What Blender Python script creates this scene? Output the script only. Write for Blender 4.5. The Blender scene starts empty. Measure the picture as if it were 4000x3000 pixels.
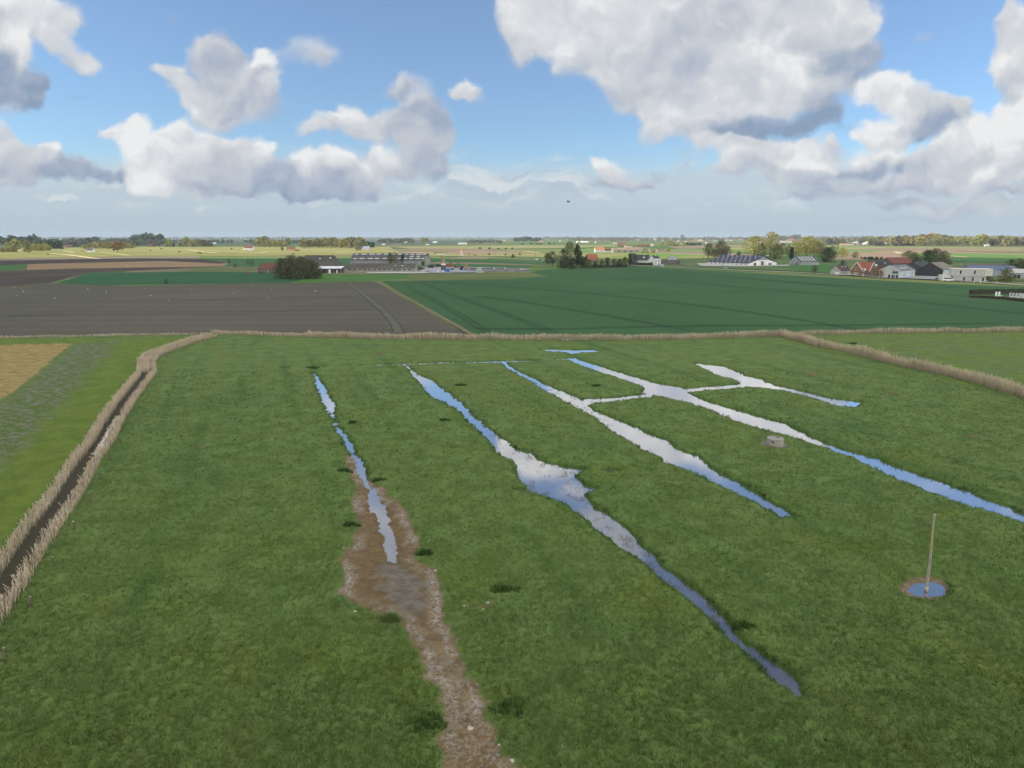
import bpy, bmesh, math, random
import numpy as np
from mathutils import Vector, Matrix
R = math.radians
rng = np.random.default_rng(7)
random.seed(7)
sc = bpy.context.scene
col = sc.collection

# ------------------------------------------------------------------ camera
CH, PITCH, FPX = 25.0, R(12.0), 2703.0          # drone height, downward tilt, focal length in px of the 4000 px frame
cam = bpy.data.objects.new('camera', bpy.data.cameras.new('camera'))
col.objects.link(cam)
cam.location = (0, 0, CH)
cam.rotation_euler = (R(90) - PITCH, 0, 0)
cam.data.sensor_width = 36.0
cam.data.lens = 36.0 * FPX / 4000.0
cam.data.clip_start = 0.5
cam.data.clip_end = 60000
sc.camera = cam
CP, SP = math.cos(PITCH), math.sin(PITCH)

def ray(px, py):
    a = (px - 2000.0) / FPX; b = (1500.0 - py) / FPX
    return (a, CP + b * SP, -SP + b * CP)
def G(px, py, z=0.0):
    """where the line of sight through a photo point meets the level z"""
    x, y, dz = ray(px, py)
    t = (z - CH) / dz
    return (x * t, y * t)
def SC(py):
    """metres per photo pixel for something standing on the ground at photo row py"""
    x, y, dz = ray(2000, py)
    t = -CH / dz
    return t / FPX
def UV(px, py):
    x, y, z = ray(px, py)
    return (x / y, z / y)

# ------------------------------------------------------------------ sun and sky
SUN_EL, SUN_AZ = R(25), R(-101)                 # azimuth measured from +Y towards +X: the sun is low on the left, slightly behind
sdir = Vector((math.sin(SUN_AZ) * math.cos(SUN_EL), math.cos(SUN_AZ) * math.cos(SUN_EL), math.sin(SUN_EL)))
sun = bpy.data.objects.new('sun', bpy.data.lights.new('sun', 'SUN'))
col.objects.link(sun)
sun.data.energy = 4.6
sun.data.angle = R(0.53)
sun.data.color = (1.0, 0.90, 0.74)
sun.rotation_euler = sdir.to_track_quat('Z', 'Y').to_euler()
sc.view_settings.view_transform = 'Standard'
sc.view_settings.look = 'None'
sc.view_settings.exposure = 0.0
sc.view_settings.gamma = 1.0
sc.cycles.use_denoising = True
sc.cycles.max_bounces = 5
sc.cycles.diffuse_bounces = 2
sc.cycles.glossy_bounces = 2
sc.cycles.transmission_bounces = 2
sc.cycles.volume_bounces = 0
sc.cycles.transparent_max_bounces = 8
sc.cycles.caustics_reflective = False
sc.cycles.caustics_refractive = False

world = bpy.data.worlds.new('World'); sc.world = world; world.use_nodes = True

class NT:
    """small helper to write node trees as expressions"""
    def __init__(s, nt): s.t = nt; nt.nodes.clear()
    def n(s, kind, **kw):
        nd = s.t.nodes.new(kind)
        for k, v in kw.items(): setattr(nd, k, v)
        return nd
    def put(s, sock, v):
        if isinstance(v, bpy.types.NodeSocket): s.t.links.new(v, sock)
        elif v is not None: sock.default_value = v
    def m(s, op, a, b=None, c=None, clamp=False):
        nd = s.n('ShaderNodeMath', operation=op, use_clamp=clamp)
        s.put(nd.inputs[0], a); s.put(nd.inputs[1], b); s.put(nd.inputs[2], c)
        return nd.outputs[0]
    def v(s, op, a, b=None, c=None):
        nd = s.n('ShaderNodeVectorMath', operation=op)
        s.put(nd.inputs[0], a)
        if b is not None and op == 'SCALE': s.put(nd.inputs[3], b)
        else: s.put(nd.inputs[1], b)
        if c is not None: s.put(nd.inputs[2], c)
        return nd.outputs['Value'] if op in ('DOT_PRODUCT', 'LENGTH', 'DISTANCE') else nd.outputs[0]
    def noise(s, vec, scale, detail=4, rough=0.55, dist=0.0, dim='3D', color=False):
        nd = s.n('ShaderNodeTexNoise', noise_dimensions=dim)
        s.put(nd.inputs['Vector'], vec); nd.inputs['Scale'].default_value = scale
        nd.inputs['Detail'].default_value = detail; nd.inputs['Roughness'].default_value = rough
        nd.inputs['Distortion'].default_value = dist
        return nd.outputs['Color' if color else 0]
    def rng(s, x, a, b, c=0.0, d=1.0, smooth=True):
        nd = s.n('ShaderNodeMapRange', interpolation_type='SMOOTHSTEP' if smooth else 'LINEAR')
        s.put(nd.inputs[0], x)
        for i, q in enumerate((a, b, c, d)): s.put(nd.inputs[i + 1], q)
        return nd.outputs[0]
    def mix(s, f, a, b, mode='MIX'):
        nd = s.n('ShaderNodeMix', data_type='RGBA', blend_type=mode)
        s.put(nd.inputs[0], f)
        for i, q in ((6, a), (7, b)):
            s.put(nd.inputs[i], q if isinstance(q, bpy.types.NodeSocket) else (*q, 1.0))
        return nd.outputs[2]
    def comb(s, x, y, z):
        nd = s.n('ShaderNodeCombineXYZ')
        for i, q in enumerate((x, y, z)): s.put(nd.inputs[i], q)
        return nd.outputs[0]
    def sep(s, vec):
        nd = s.n('ShaderNodeSeparateXYZ'); s.put(nd.inputs[0], vec); return nd.outputs

# clouds: soft bodies placed by their bearing in the sky.  (photo x, photo y, half width, half height, tone, weight)
CLOUDS = [
 (150,50,170,75,.80,1),(50,165,85,75,.95,1),(215,110,90,60,.8,.8),(45,310,140,95,.12,1.1),(130,340,70,75,.15,.9),(-80,200,100,200,.3,1),(20,420,70,40,.4,.6),
 (275,165,60,70,.75,.75),(345,225,55,45,.85,.8),(290,390,40,22,.1,.5),(230,180,40,30,.8,.6),
 (860,270,115,105,.42,1.1),(930,330,130,90,.5,1),(1050,240,48,58,1.0,1),(1085,335,42,70,.9,.9),(900,380,170,80,.62,1.1),(860,465,140,50,.7,1),(650,292,60,28,.8,1),(700,335,50,30,.75,1),(760,390,90,50,.7,1),(1060,450,90,50,.42,.6),(790,200,50,40,.3,.55),
 (515,490,70,45,1.,1.1),(445,525,48,40,.95,.9),(575,570,95,65,.95,1.1),(690,520,62,48,1.,1.1),(810,560,100,52,.85,1.1),(950,600,120,50,.75,1.1),(1045,570,45,26,1.,.9),(600,665,120,85,.95,1.1),(640,600,110,70,.95,1.1),(930,640,150,70,.6,1.1),(1350,700,120,60,.5,1.1),(1450,680,60,50,.7,.9),(760,660,160,80,.7,1.2),(980,670,190,70,.38,1.2),(880,715,240,38,.30,1.1),
 (1185,630,65,52,.95,1.1),(1330,645,85,55,.9,1.1),(1230,710,190,60,.35,1.2),(1400,725,75,58,.45,1),(1250,762,230,18,.1,.8),(720,745,200,16,.6,.7),
 (-40,570,80,95,.85,1),(90,630,120,55,.6,1),(195,580,48,34,.95,.9),(270,655,130,45,.25,1),(400,685,140,22,.2,.9),(60,690,220,30,.5,.8),
 (1240,512,80,26,.75,.8),(1300,470,85,36,.75,1),(1375,440,45,38,1.,1),(1480,490,110,65,.68,1.1),(1590,430,70,55,.5,.9),(1550,340,60,55,.4,.9),(1690,440,75,80,.35,.9),(1640,550,115,90,.45,1.15),(1510,625,85,60,.7,1),(1715,620,50,90,.3,.85),(1620,655,110,40,.5,.9),
 (1840,345,70,32,.75,1),(1885,365,24,34,.55,.6),(665,58,45,24,.4,.45),(900,130,40,20,.3,.4),(1215,205,45,30,.4,.5),(1630,305,40,28,.4,.45),(1630,65,35,24,.35,.4),(3615,165,50,22,.4,.5),
 (2020,60,95,140,.75,1),(2180,60,120,130,.8,1.2),(2350,150,170,150,.75,1.3),(2600,60,300,170,.55,1.4),(3000,40,300,150,.68,1.4),(3260,40,150,90,.65,1),(2500,280,170,150,.66,1.3),(2700,260,220,160,.6,1.4),(2720,420,210,110,.8,1.3),(2580,480,90,70,.85,1),(2960,190,130,100,.95,1.3),(3060,260,120,100,1.,1.2),(3180,330,150,80,.5,1.1),(3000,360,200,80,.78,1.2),(3330,210,90,90,.35,.8),(3250,130,120,90,.6,.9),
 (3060,490,270,48,-.05,3.5),(3220,440,110,50,0,3),(2860,515,140,25,.1,2.5),
 (3430,355,105,50,1.,1.1),(3560,400,140,70,.8,1.2),(3700,430,90,55,.7,1),(3640,490,150,60,.2,1.1),(3470,520,120,70,.85,1.1),(3450,610,140,52,.9,1.2),(3380,660,200,30,.35,1),(2740,545,70,28,.85,.9),(2900,575,170,40,.75,1),(3130,585,170,45,.75,1.1),(2980,640,180,50,.7,1),(3160,630,100,45,.95,1.),(3130,700,260,32,.55,.9),(2850,670,100,28,.6,.7),
 (3960,440,110,55,1.,1.2),(3900,540,140,90,.95,1.3),(4100,500,160,160,1.,1.3),(3760,600,120,80,.68,1.1),(3640,650,130,60,.6,1.1),(3800,690,180,50,.85,1.1),(3560,720,160,38,.55,1),(3900,760,200,26,.55,.9),(3330,740,260,30,.38,.8),(3550,790,280,22,.35,.7),(3750,810,240,30,.55,.8),(3930,840,120,30,.7,.7),(3600,850,260,18,.3,.6),(3150,770,220,26,.45,.7),(2350,720,200,22,.4,.55),(1980,690,160,12,.2,.5),(2150,680,120,10,.25,.5),(2550,650,90,10,.3,.45),(3850,600,170,100,.8,1.1),
 (3960,190,85,95,.8,1),(3980,60,70,70,.75,.9),(3990,300,80,80,.6,.9),
 (2400,645,70,34,.95,.9),(2440,700,110,32,.5,.8),(2560,670,60,18,.3,.5),(2410,805,40,22,.85,.4),(1910,790,120,28,.75,.45),(765,805,32,40,.9,.5),(530,790,30,22,.8,.35),(1230,815,45,28,.75,.35),(1640,795,50,18,.7,.3),
]
# sky above the frame, seen in the water: (photo x, photo y of the water that mirrors it, ...)
MIRR = [(3620,1890,320,60,.75,.42),(1660,1500,110,60,.75,.45),(1500,2100,130,170,.45,.9),(2080,1790,170,70,.85,1.2),(2200,1830,130,45,.7,1),(2230,1930,90,35,.75,.8),(2380,2060,120,110,.45,1),(2470,2150,90,60,.35,.8),(1430,1900,120,160,.45,.6),(1280,1580,120,70,.7,.7),(2700,1770,300,60,.85,1.2),(3050,1660,250,90,.85,1.2),(2480,1700,200,90,.85,1),(3950,2010,60,30,.8,.6),(2860,1560,300,80,.9,1)]
U0, U1, V0, V1, NU, NV = -0.86, 0.86, -0.02, 0.74, 256, 192
def paint_clouds():
    """cover and paleness of the clouds over bearing (u) and height (v), built up from many small puffs"""
    r = np.random.default_rng(21)
    U = np.linspace(U0, U1, NU)[None, :]; V = np.linspace(V0, V1, NV)[:, None]
    clear = np.ones((NV, NU)); TW = np.zeros((NV, NU)); W = np.full((NV, NU), 1e-5)
    items = [(*UV(a, b), c / FPX, d / FPX, t, w) for a, b, c, d, t, w in CLOUDS]
    items += [(UV(a, b)[0], -UV(a, b)[1], c / FPX, d / FPX, t, w) for a, b, c, d, t, w in MIRR]
    for cu, cv, ru, rv, t, w in items:
        n = 3 + int(min(ru * rv * 6000, 26))
        puffs = [(cu, cv, ru * .80, rv * .80, t, .9)]
        if w > 0.7 and t > 0:
            for k in range(n):
                a = r.uniform(0, 2 * math.pi); q = math.sqrt(r.uniform(0, 1)) * .92
                s = r.uniform(.28, .5) * (min(ru, rv) + .35 * abs(ru - rv) * 0)
                s = max(s, .006)
                puffs.append((cu + q * ru * math.cos(a), cv + q * rv * math.sin(a), s * 1.15, s, t + .10 * math.sin(a) * q - .05 * math.cos(a) * q + r.normal(0, .05), .75))
        for pu, pv, su, sv, tt, pw in puffs:
            a = (U - pu) / su; b = (V - pv) / sv
            d = a * a + b * b
            f = np.exp(-(d / 1.15) ** 1.6)
            clear *= 1 - np.clip(min(w, 1.0) * pw * f, 0, .97)
            g = f ** 2 * w * (1.6 if pw < .9 else 1.0)
            TW += g * (tt + .16 * np.clip(b, -1.2, 1.2) - .05 * np.clip(a, -1, 1)); W += g
    D = 1 - clear
    T = TW / W
    # keep paleness smooth where there is no cloud, so the factors stay simple
    T = np.where(W > 2e-3, T, 0.6)
    k = np.clip(W / .05, 0, 1); T = T * k + .6 * (1 - k)
    return D, T
def curve_field(S, tu, tv, M, rank):
    """a smooth 2-D field as a sum of products of curves of tu and tv (three per curve node)"""
    Um, s, Vt = np.linalg.svd(M, full_matrices=False)
    acc = None
    def curves(t, A, n):
        lo, hi = A.min(0), A.max(0); hi = np.maximum(hi, lo + 1e-6)
        nd = S.n('ShaderNodeRGBCurve'); mp = nd.mapping; mp.use_clip = False
        mp.initialize()
        for c in range(3):
            cv = mp.curves[c]; y = (A[:, c] - lo[c]) / (hi[c] - lo[c])
            cv.points[0].location = (0, y[0]); cv.points[1].location = (1, y[-1])
            for i in range(1, n - 1): cv.points.new(i / (n - 1), y[i])
            for p_ in cv.points: p_.handle_type = 'VECTOR'
        mp.update()
        S.put(nd.inputs['Color'], t)
        return S.v('MULTIPLY_ADD', nd.outputs[0], tuple(hi - lo), tuple(lo))
    for k in range(0, rank, 3):
        sq = np.sqrt(s[k:k + 3])
        a = curves(tv, Um[:, k:k + 3] * sq, NV); b = curves(tu, Vt[k:k + 3].T * sq, NU)
        d = S.v('DOT_PRODUCT', a, b)
        acc = d if acc is None else S.m('ADD', acc, d)
    return acc
def build_sky():
    S = NT(world.node_tree)
    geo = S.n('ShaderNodeTexCoord').outputs['Generated']
    sky = S.n('ShaderNodeTexSky', sky_type='NISHITA', sun_disc=False)
    sky.sun_elevation = SUN_EL; sky.sun_rotation = SUN_AZ
    sky.altitude = 0; sky.air_density = 1.0; sky.dust_density = 0.3; sky.ozone_density = 3.0
    x, y, z = S.sep(geo)
    yy = S.m('MAXIMUM', y, 0.05)
    u = S.m('DIVIDE', x, yy); v = S.m('DIVIDE', z, yy)
    p0 = S.comb(u, v, 1.0)
    w1 = S.v('SUBTRACT', S.noise(p0, 14.0, 5, 0.52, color=True), (0.5, 0.5, 0.5))
    w1 = S.v('MULTIPLY', w1, (0.075, 0.06, 0.0))
    p = S.v('ADD', p0, w1)
    px_, py_, _ = S.sep(p)
    tu = S.rng(px_, U0, U1, smooth=False); tv = S.rng(py_, V0, V1, smooth=False)
    D, T = paint_clouds()
    F = curve_field(S, S.comb(tu, tu, tu), S.comb(tv, tv, tv), D, 36)
    tone = curve_field(S, S.comb(tu, tu, tu), S.comb(tv, tv, tv), T, 36)
    n1 = S.noise(p, 26.0, 7, 0.63)
    dens = S.m('MULTIPLY_ADD', S.m('SUBTRACT', n1, 0.5), S.m('MULTIPLY_ADD', F, 1.1, 0.10), F)
    dens = S.rng(dens, 0.10, 0.92)
    gn = S.noise(geo, 2.6, 4, 0.6)
    other = S.rng(gn, 0.40, 0.56)
    back = S.rng(S.m('ADD', y, S.m('MULTIPLY', z, -0.9)), 0.30, 0.10)
    dens_o = S.m('MULTIPLY', other, back)
    n4 = S.noise(p, 17.0, 3, 0.5); n3 = S.noise(S.v('ADD', p, (-0.007, 0.015, 0.0)), 17.0, 3, 0.5)
    tone = S.m('MULTIPLY_ADD', S.m('SUBTRACT', n4, n3), 0.95, tone)
    tone = S.m('MULTIPLY_ADD', S.m('SUBTRACT', n1, 0.5), 0.2, tone)
    r = S.n('ShaderNodeValToRGB'); S.put(r.inputs[0], tone)
    e = r.color_ramp.elements
    e[0].position = 0.0; e[0].color = (.27, .36, .50, 1)
    e[1].position = 1.0; e[1].color = (.86, .87, .875, 1)
    for pos, c in ((.3, (.40, .46, .575)), (.6, (.575, .61, .665)), (.82, (.70, .725, .755))):
        q = e.new(pos); q.color = (*c, 1)
    cl = S.v('SCALE', r.outputs[0], 10.0)
    blue = S.v('MULTIPLY_ADD', sky.outputs[0], SKY_T, (.80, .70, .45))
    sv = S.noise(S.v('MULTIPLY', p0, (2.0, 14.0, 1.0)), 1.6, 4, 0.6)
    sv2 = S.m('MULTIPLY_ADD', S.m('SUBTRACT', sv, 0.5), 0.08, v)
    veil = S.rng(sv2, 0.125, 0.062, 0.0, 0.93)
    lown = S.noise(S.v('MULTIPLY', p, (9.0, 22.0, 1.0)), 1.0, 5, 0.55)
    low = S.m('MULTIPLY', S.rng(lown, 0.46, 0.66), S.m('MULTIPLY', S.rng(v, 0.028, 0.055), S.rng(v, 0.135, 0.09)))
    lowt = S.rng(S.m('SUBTRACT', lown, S.noise(S.v('MULTIPLY_ADD', p, (9.0, 22.0, 1.0), (0.06, 0.22, 0.0)), 1.0, 5, 0.55)), -0.06, 0.10)
    vr = S.n('ShaderNodeValToRGB'); S.put(vr.inputs[0], S.m('MULTIPLY_ADD', S.m('SUBTRACT', sv, 0.5), 0.35, S.m('MULTIPLY', v, 8.0)))
    e = vr.color_ramp.elements
    e[0].position = 0.0; e[0].color = (.46, .56, .635, 1)
    e[1].position = 1.0; e[1].color = (.60, .68, .74, 1)
    q = e.new(.35); q.color = (.51, .60, .68, 1)
    veilc = S.v('SCALE', vr.outputs[0], 10.0)
    c = S.mix(veil, blue, veilc)
    c = S.mix(S.m('MULTIPLY', low, 0.75), c, S.mix(lowt, (4.6, 5.5, 6.5), (7.3, 7.7, 8.0)))
    c = S.mix(S.m('MULTIPLY', dens, S.rng(v, 0.0, 0.035, 0.0, 1.0)), c, cl)
    c = S.mix(dens_o, c, BACK_CLOUD_FILL)
    bg = S.n('ShaderNodeBackground'); S.put(bg.inputs[0], c); bg.inputs[1].default_value = 0.1
    out = S.n('ShaderNodeOutputWorld'); S.t.links.new(bg.outputs[0], out.inputs[0])
SKY_T = (1.0, 1.25, 1.5)
BACK_CLOUD_FILL = (25.0, 24.2, 22.6)  # unseen clouds behind and overhead, brightened to add fill light
build_sky()
world.cycles.sampling_method = 'MANUAL'
world.cycles.sample_map_resolution = 512
#@@END_SKY

# ------------------------------------------------------------------ the cloud over the near fields (high above, left of the picture; its shadow lies on them)
def tag(o, label=None, cat=None, group=None, kind=None):
    if label: o['label'] = label
    if cat: o['category'] = cat
    if group: o['group'] = group
    if kind: o['kind'] = kind
    return o
def add(name, me, parent=None, loc=None):
    o = bpy.data.objects.new(name, me); col.objects.link(o)
    if parent is not None: o.parent = parent
    if loc is not None: o.location = loc
    return o
def np_mesh(name, V, F, mat=None, smooth=False, attrs=None):
    """mesh straight from numpy arrays; F is (n,3) or (n,4)"""
    V = np.asarray(V, np.float32); F = np.asarray(F, np.int32); k = F.shape[1]
    me = bpy.data.meshes.new(name)
    me.vertices.add(len(V)); me.vertices.foreach_set('co', V.ravel())
    me.loops.add(F.size); me.loops.foreach_set('vertex_index', F.ravel())
    me.polygons.add(len(F))
    me.polygons.foreach_set('loop_start', np.arange(0, F.size, k, dtype=np.int32))
    me.polygons.foreach_set('loop_total', np.full(len(F), k, np.int32))
    if smooth: me.polygons.foreach_set('use_smooth', np.ones(len(F), bool))
    for an, av in (attrs or {}).items():
        at = me.attributes.new(an, 'FLOAT', 'POINT'); at.data.foreach_set('value', np.asarray(av, np.float32).ravel())
    me.update(calc_edges=True)
    if mat: me.materials.append(mat)
    return me

_perm = np.random.default_rng(3).permutation(256).astype(np.int64)
_perm = np.concatenate([_perm, _perm])
_grad = np.stack([np.cos(np.arange(256) * 2.399), np.sin(np.arange(256) * 2.399)], 1)
def perlin(x, y):
    x = np.asarray(x, float); y = np.asarray(y, float)
    xi = np.floor(x).astype(np.int64); yi = np.floor(y).astype(np.int64)
    fx = x - xi; fy = y - yi
    ux = fx * fx * fx * (fx * (fx * 6 - 15) + 10); uy = fy * fy * fy * (fy * (fy * 6 - 15) + 10)
    def g(ix, iy, dx, dy):
        h = _perm[(_perm[ix & 255] + iy) & 255]
        q = _grad[h]; return q[..., 0] * dx + q[..., 1] * dy
    a = g(xi, yi, fx, fy); b = g(xi + 1, yi, fx - 1, fy); c = g(xi, yi + 1, fx, fy - 1); d = g(xi + 1, yi + 1, fx - 1, fy - 1)
    return ((a + ux * (b - a)) * (1 - uy) + (c + ux * (d - c)) * uy) * 1.5
def fbm(x, y, s, o=4, g=0.5):
    t = 0; a = 1
    for i in range(o):
        t = t + a * perlin(x / s + 17.3 * i, y / s - 9.1 * i); s = s / 2; a *= g
    return t

# ------------------------------------------------------------------ materials
def mat_node(name, build, rough=0.85, spec=0.25):
    m = bpy.data.materials.new(name); m.use_nodes = True
    S = NT(m.node_tree)
    bs = S.n('ShaderNodeBsdfPrincipled'); out = S.n('ShaderNodeOutputMaterial')
    S.t.links.new(bs.outputs[0], out.inputs[0])
    bs.inputs['Roughness'].default_value = rough
    bs.inputs['Specular IOR Level'].default_value = spec
    build(S, bs)
    return m
def plain(name, c, var=0.18, scale=1.5, rough=0.85, spec=0.25, metal=0.0, streak=None, dirt=None):
    """a weathered surface: base colour with patchy variation and optional stripes"""
    def b(S, bs):
        pos = S.n('ShaderNodeNewGeometry').outputs['Position'] if False else S.n('ShaderNodeTexCoord').outputs['Object']
        n = S.noise(pos, scale, 5, 0.6)
        lo = tuple(max(0, q * (1 - var)) for q in c); hi = tuple(min(1, q * (1 + var)) for q in c)
        cc = S.mix(S.rng(n, .3, .7), lo, hi)
        if dirt:
            n2 = S.noise(pos, scale * .35, 4, 0.6)
            cc = S.mix(S.rng(n2, .50, .72, 0, .7), cc, dirt)
        if streak:
            w = S.n('ShaderNodeTexWave', wave_type='BANDS', bands_direction=streak[0]); S.put(w.inputs[0], pos)
            w.inputs['Scale'].default_value = streak[1]; w.inputs['Distortion'].default_value = 0.3
            cc = S.mix(S.m('MULTIPLY', w.outputs['Fac'], streak[2]), cc, tuple(q * .6 for q in c))
        S.put(bs.inputs['Base Color'], cc); bs.inputs['Metallic'].default_value = metal
    return mat_node(name, b, rough, spec)
_mc = {}
def PM(c, **k):
    key = (tuple(round(q, 3) for q in c), tuple(sorted((a, str(b)) for a, b in k.items())))
    if key not in _mc: _mc[key] = plain('surface', c, **k)
    return _mc[key]

cloud_white = plain('cloud_white', (.8, .8, .8), var=.03, scale=.002)
def overhead_cloud():
    """a broad flat-based cumulus one kilometre up; its shadow covers everything nearer than about 870 m"""
    alt = 1000.0
    off = Vector((sdir.x, sdir.y)) / sdir.z * alt
    x0, x1, y0, y1 = -1300 + off.x, 1900 + off.x, -700 + off.y, 815 + off.y
    n, k = 150, 90
    X, Y = np.meshgrid(np.linspace(0, 1, n), np.linspace(0, 1, k))
    ex = np.minimum(np.minimum(X, 1 - X) * (x1 - x0), np.minimum(Y, 1 - Y) * (y1 - y0))
    wx = x0 + X * (x1 - x0); wy = y0 + Y * (y1 - y0)
    wy = wy + np.where(Y > .9, fbm(wx, wy * 0, 260, 3) * 30, 0)
    top = alt + 8 + np.clip(ex / 160, 0, 1) ** .5 * (120 + 90 * fbm(wx, wy, 220, 4))
    bot = alt - np.clip(ex / 200, 0, 1) * (10 + 8 * fbm(wx, wy, 150, 3))
    V = np.concatenate([np.stack([wx, wy, top], -1).reshape(-1, 3), np.stack([wx, wy, bot], -1).reshape(-1, 3)])
    i = np.arange(k - 1)[:, None] * n + np.arange(n - 1)[None]
    Q = np.stack([i, i + 1, i + n + 1, i + n], -1).reshape(-1, 4)
    m = n * k
    rim = []
    ring = [j for j in range(n)] + [j * n + n - 1 for j in range(1, k)] + [(k - 1) * n + j for j in range(n - 2, -1, -1)] + [j * n for j in range(k - 2, 0, -1)]
    for a, b in zip(ring, ring[1:] + ring[:1]): rim.append([b, a, a + m, b + m])
    F = np.concatenate([Q, Q[:, ::-1] + m, np.array(rim)])
    o = add('cloud', np_mesh('cloud', V, F, cloud_white, smooth=True))
    tag(o, kind='structure')
overhead_cloud()

# ------------------------------------------------------------------ near terrain
WL = -0.22                                        # water level in the pasture
def LR(rows, ox, oy, s, z=WL):
    """outline from rows of (y, left x, right x) read off an enlarged view with origin ox, oy and scale s"""
    L = [G(ox + s * l, oy + s * y, z) for y, l, r in rows]; Rr = [G(ox + s * r, oy + s * y, z) for y, l, r in rows]
    return np.array(L + Rr[::-1])
def PG(pts, ox=0, oy=0, s=1, z=WL): return np.array([G(ox + s * x, oy + s * y, z) for x, y in pts])
ditch_a = LR([(1455,1218,1224),(1480,1232,1246),(1500,1234,1256),(1513,1238,1268),(1535,1246,1276),(1553,1254,1286),(1570,1262,1300),(1585,1272,1311),(1600,1276,1310),(1612,1283,1304),(1625,1293,1306),(1639,1300,1309),(1665,1310,1316),(1690,1322,1340),(1712,1336,1358),(1733,1350,1370),(1755,1362,1384),(1777,1376,1397),(1795,1382,1406),(1813,1392,1416),(1835,1398,1424),(1856,1405,1431),(1893,1422,1444),(1920,1438,1464),(1950,1440,1482),(1980,1442,1505),(2000,1455,1510),(2033,1476,1520),(2060,1484,1524),(2092,1494,1540),(2145,1502,1546),(2192,1518,1552),(2203,1538,1556)], 0, 0, 1)
ditch_b = LR([(1424,1574,1586),(1440,1595,1603),(1462,1609,1627),(1475,1622,1660),(1487,1636,1692),(1505,1648,1708),(1524,1662,1732),(1540,1678,1756),(1553,1692,1772),(1578,1748,1803),(1603,1790,1829),(1636,1822,1861),(1668,1856,1898),(1690,1885,1925),(1725,1915,1976),(1745,1925,1995),(1763,1938,2046),(1785,1968,2092),(1801,2008,2110),(1822,2022,2180),(1836,2026,2275),(1845,2027,2262),(1860,2030,2250),(1877,2033,2256),(1900,2052,2290),(1913,2062,2330),(1925,2090,2285),(1940,2130,2280),(1978,2229,2311),(2029,2290,2394),(2080,2343,2463),(2130,2412,2495),(2181,2488,2564),(2219,2545,2593),(2270,2592,2656),(2333,2680,2738),(2383,2733,2794),(2434,2797,2839),(2497,2858,2890),(2548,2908,2953),(2599,2972,3036),(2649,3024,3104),(2687,3075,3130),(2719,3119,3130)], 0, 0, 1)
ditch_c = LR([(1414,1958,1972),(1430,1976,1990),(1448,1998,2018),(1485,2068,2095),(1521,2124,2172),(1557,2190,2262),(1584,2240,2298),(1611,2296,2327),(1647,2346,2425),(1684,2389,2506),(1720,2461,2597),(1756,2515,2642),(1783,2579,2723),(1810,2606,2750),(1846,2714,2796),(1883,2787,2877),(1919,2868,2940),(1955,2931,2995),(1991,3004,3058),(2020,3050,3102)], 0, 0, 1)
ditch_d = LR([(1402,2214,2246),(1430,2276,2337),(1453,2349,2409),(1476,2414,2493),(1498,2477,2563),(1516,2518,2669),(1534,2513,2687),(1552,2586,2716),(1575,2703,2780),(1602,2776,2870),(1629,2839,2969),(1656,2911,3060),(1684,3002,3123),(1702,3083,3150),(1729,3155,3214),(1765,3264,3322),(1792,3345,3422),(1819,3392,3485),(1846,3445,3557),(1883,3535,3675),(1919,3626,3774),(1955,3716,3847),(1982,3806,3937),(2009,3906,3992),(2045,4000,4095),(2110,4150,4250),(2200,4400,4520)], 0, 0, 1)
link_1 = PG([(285,250),(330,241),(450,236),(560,223),(600,212),(605,234),(540,239),(450,250),(345,262),(300,270)], 2000, 1340, .9042)
link_2 = PG([(735,198),(850,189),(960,181),(1000,176),(1015,189),(940,198),(830,205),(745,214)], 2000, 1340, .9042)
ditch_e = LR([(88,790,802),(100,812,905),(120,848,962),(140,890,1002),(155,958,1067),(170,985,1102),(188,1010,1152),(200,1140,1212),(220,1240,1292),(240,1308,1372),(256,1365,1505),(275,1415,1492)], 2000, 1340, .9042)
pond = PG([(70,870),(300,842),(950,862),(1640,872),(1830,920),(1250,938),(970,980),(820,928),(400,908)], 2100, 1250, .1356)
cross = [PG([(1098,1437),(1120,1436),(1122,1440),(1100,1441)]), PG([(1205,1434),(1263,1432),(1263,1436),(1205,1438)]),
         PG([(1411,1426),(1534,1422),(1580,1421),(1697,1417),(1697,1422),(1580,1426),(1534,1427),(1411,1430)]),
         PG([(1704,1416),(1776,1414),(1776,1418),(1704,1421)]), PG([(1800,1415),(1900,1412),(1965,1411),(2060,1408),(2110,1407),(2110,1410),(1965,1417),(1800,1418)]),
         PG([(2170,1403),(2250,1400),(2250,1405),(2170,1407)]), PG([(2368,1838),(2414,1837),(2416,1842),(2370,1843)]), PG([(2015,1912),(2040,1911),(2040,1915),(2015,1916)])]
th = np.linspace(0, 2 * math.pi, 20, endpoint=False)
puddle = PG([(3620 + 74 * math.cos(t) * (1 + .08 * math.sin(3 * t)), 2303 + 33 * math.sin(t) * (1 + .1 * math.cos(2 * t))) for t in th])
WATERS = [('ditch_water', ditch_a), ('ditch_water', ditch_b), ('ditch_water', ditch_c), ('ditch_water', ditch_d), ('ditch_water', link_1), ('ditch_water', link_2), ('ditch_water', ditch_e), ('pond_water', pond)] + [('ditch_water', c) for c in cross] + [('puddle_water', puddle)]
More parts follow.
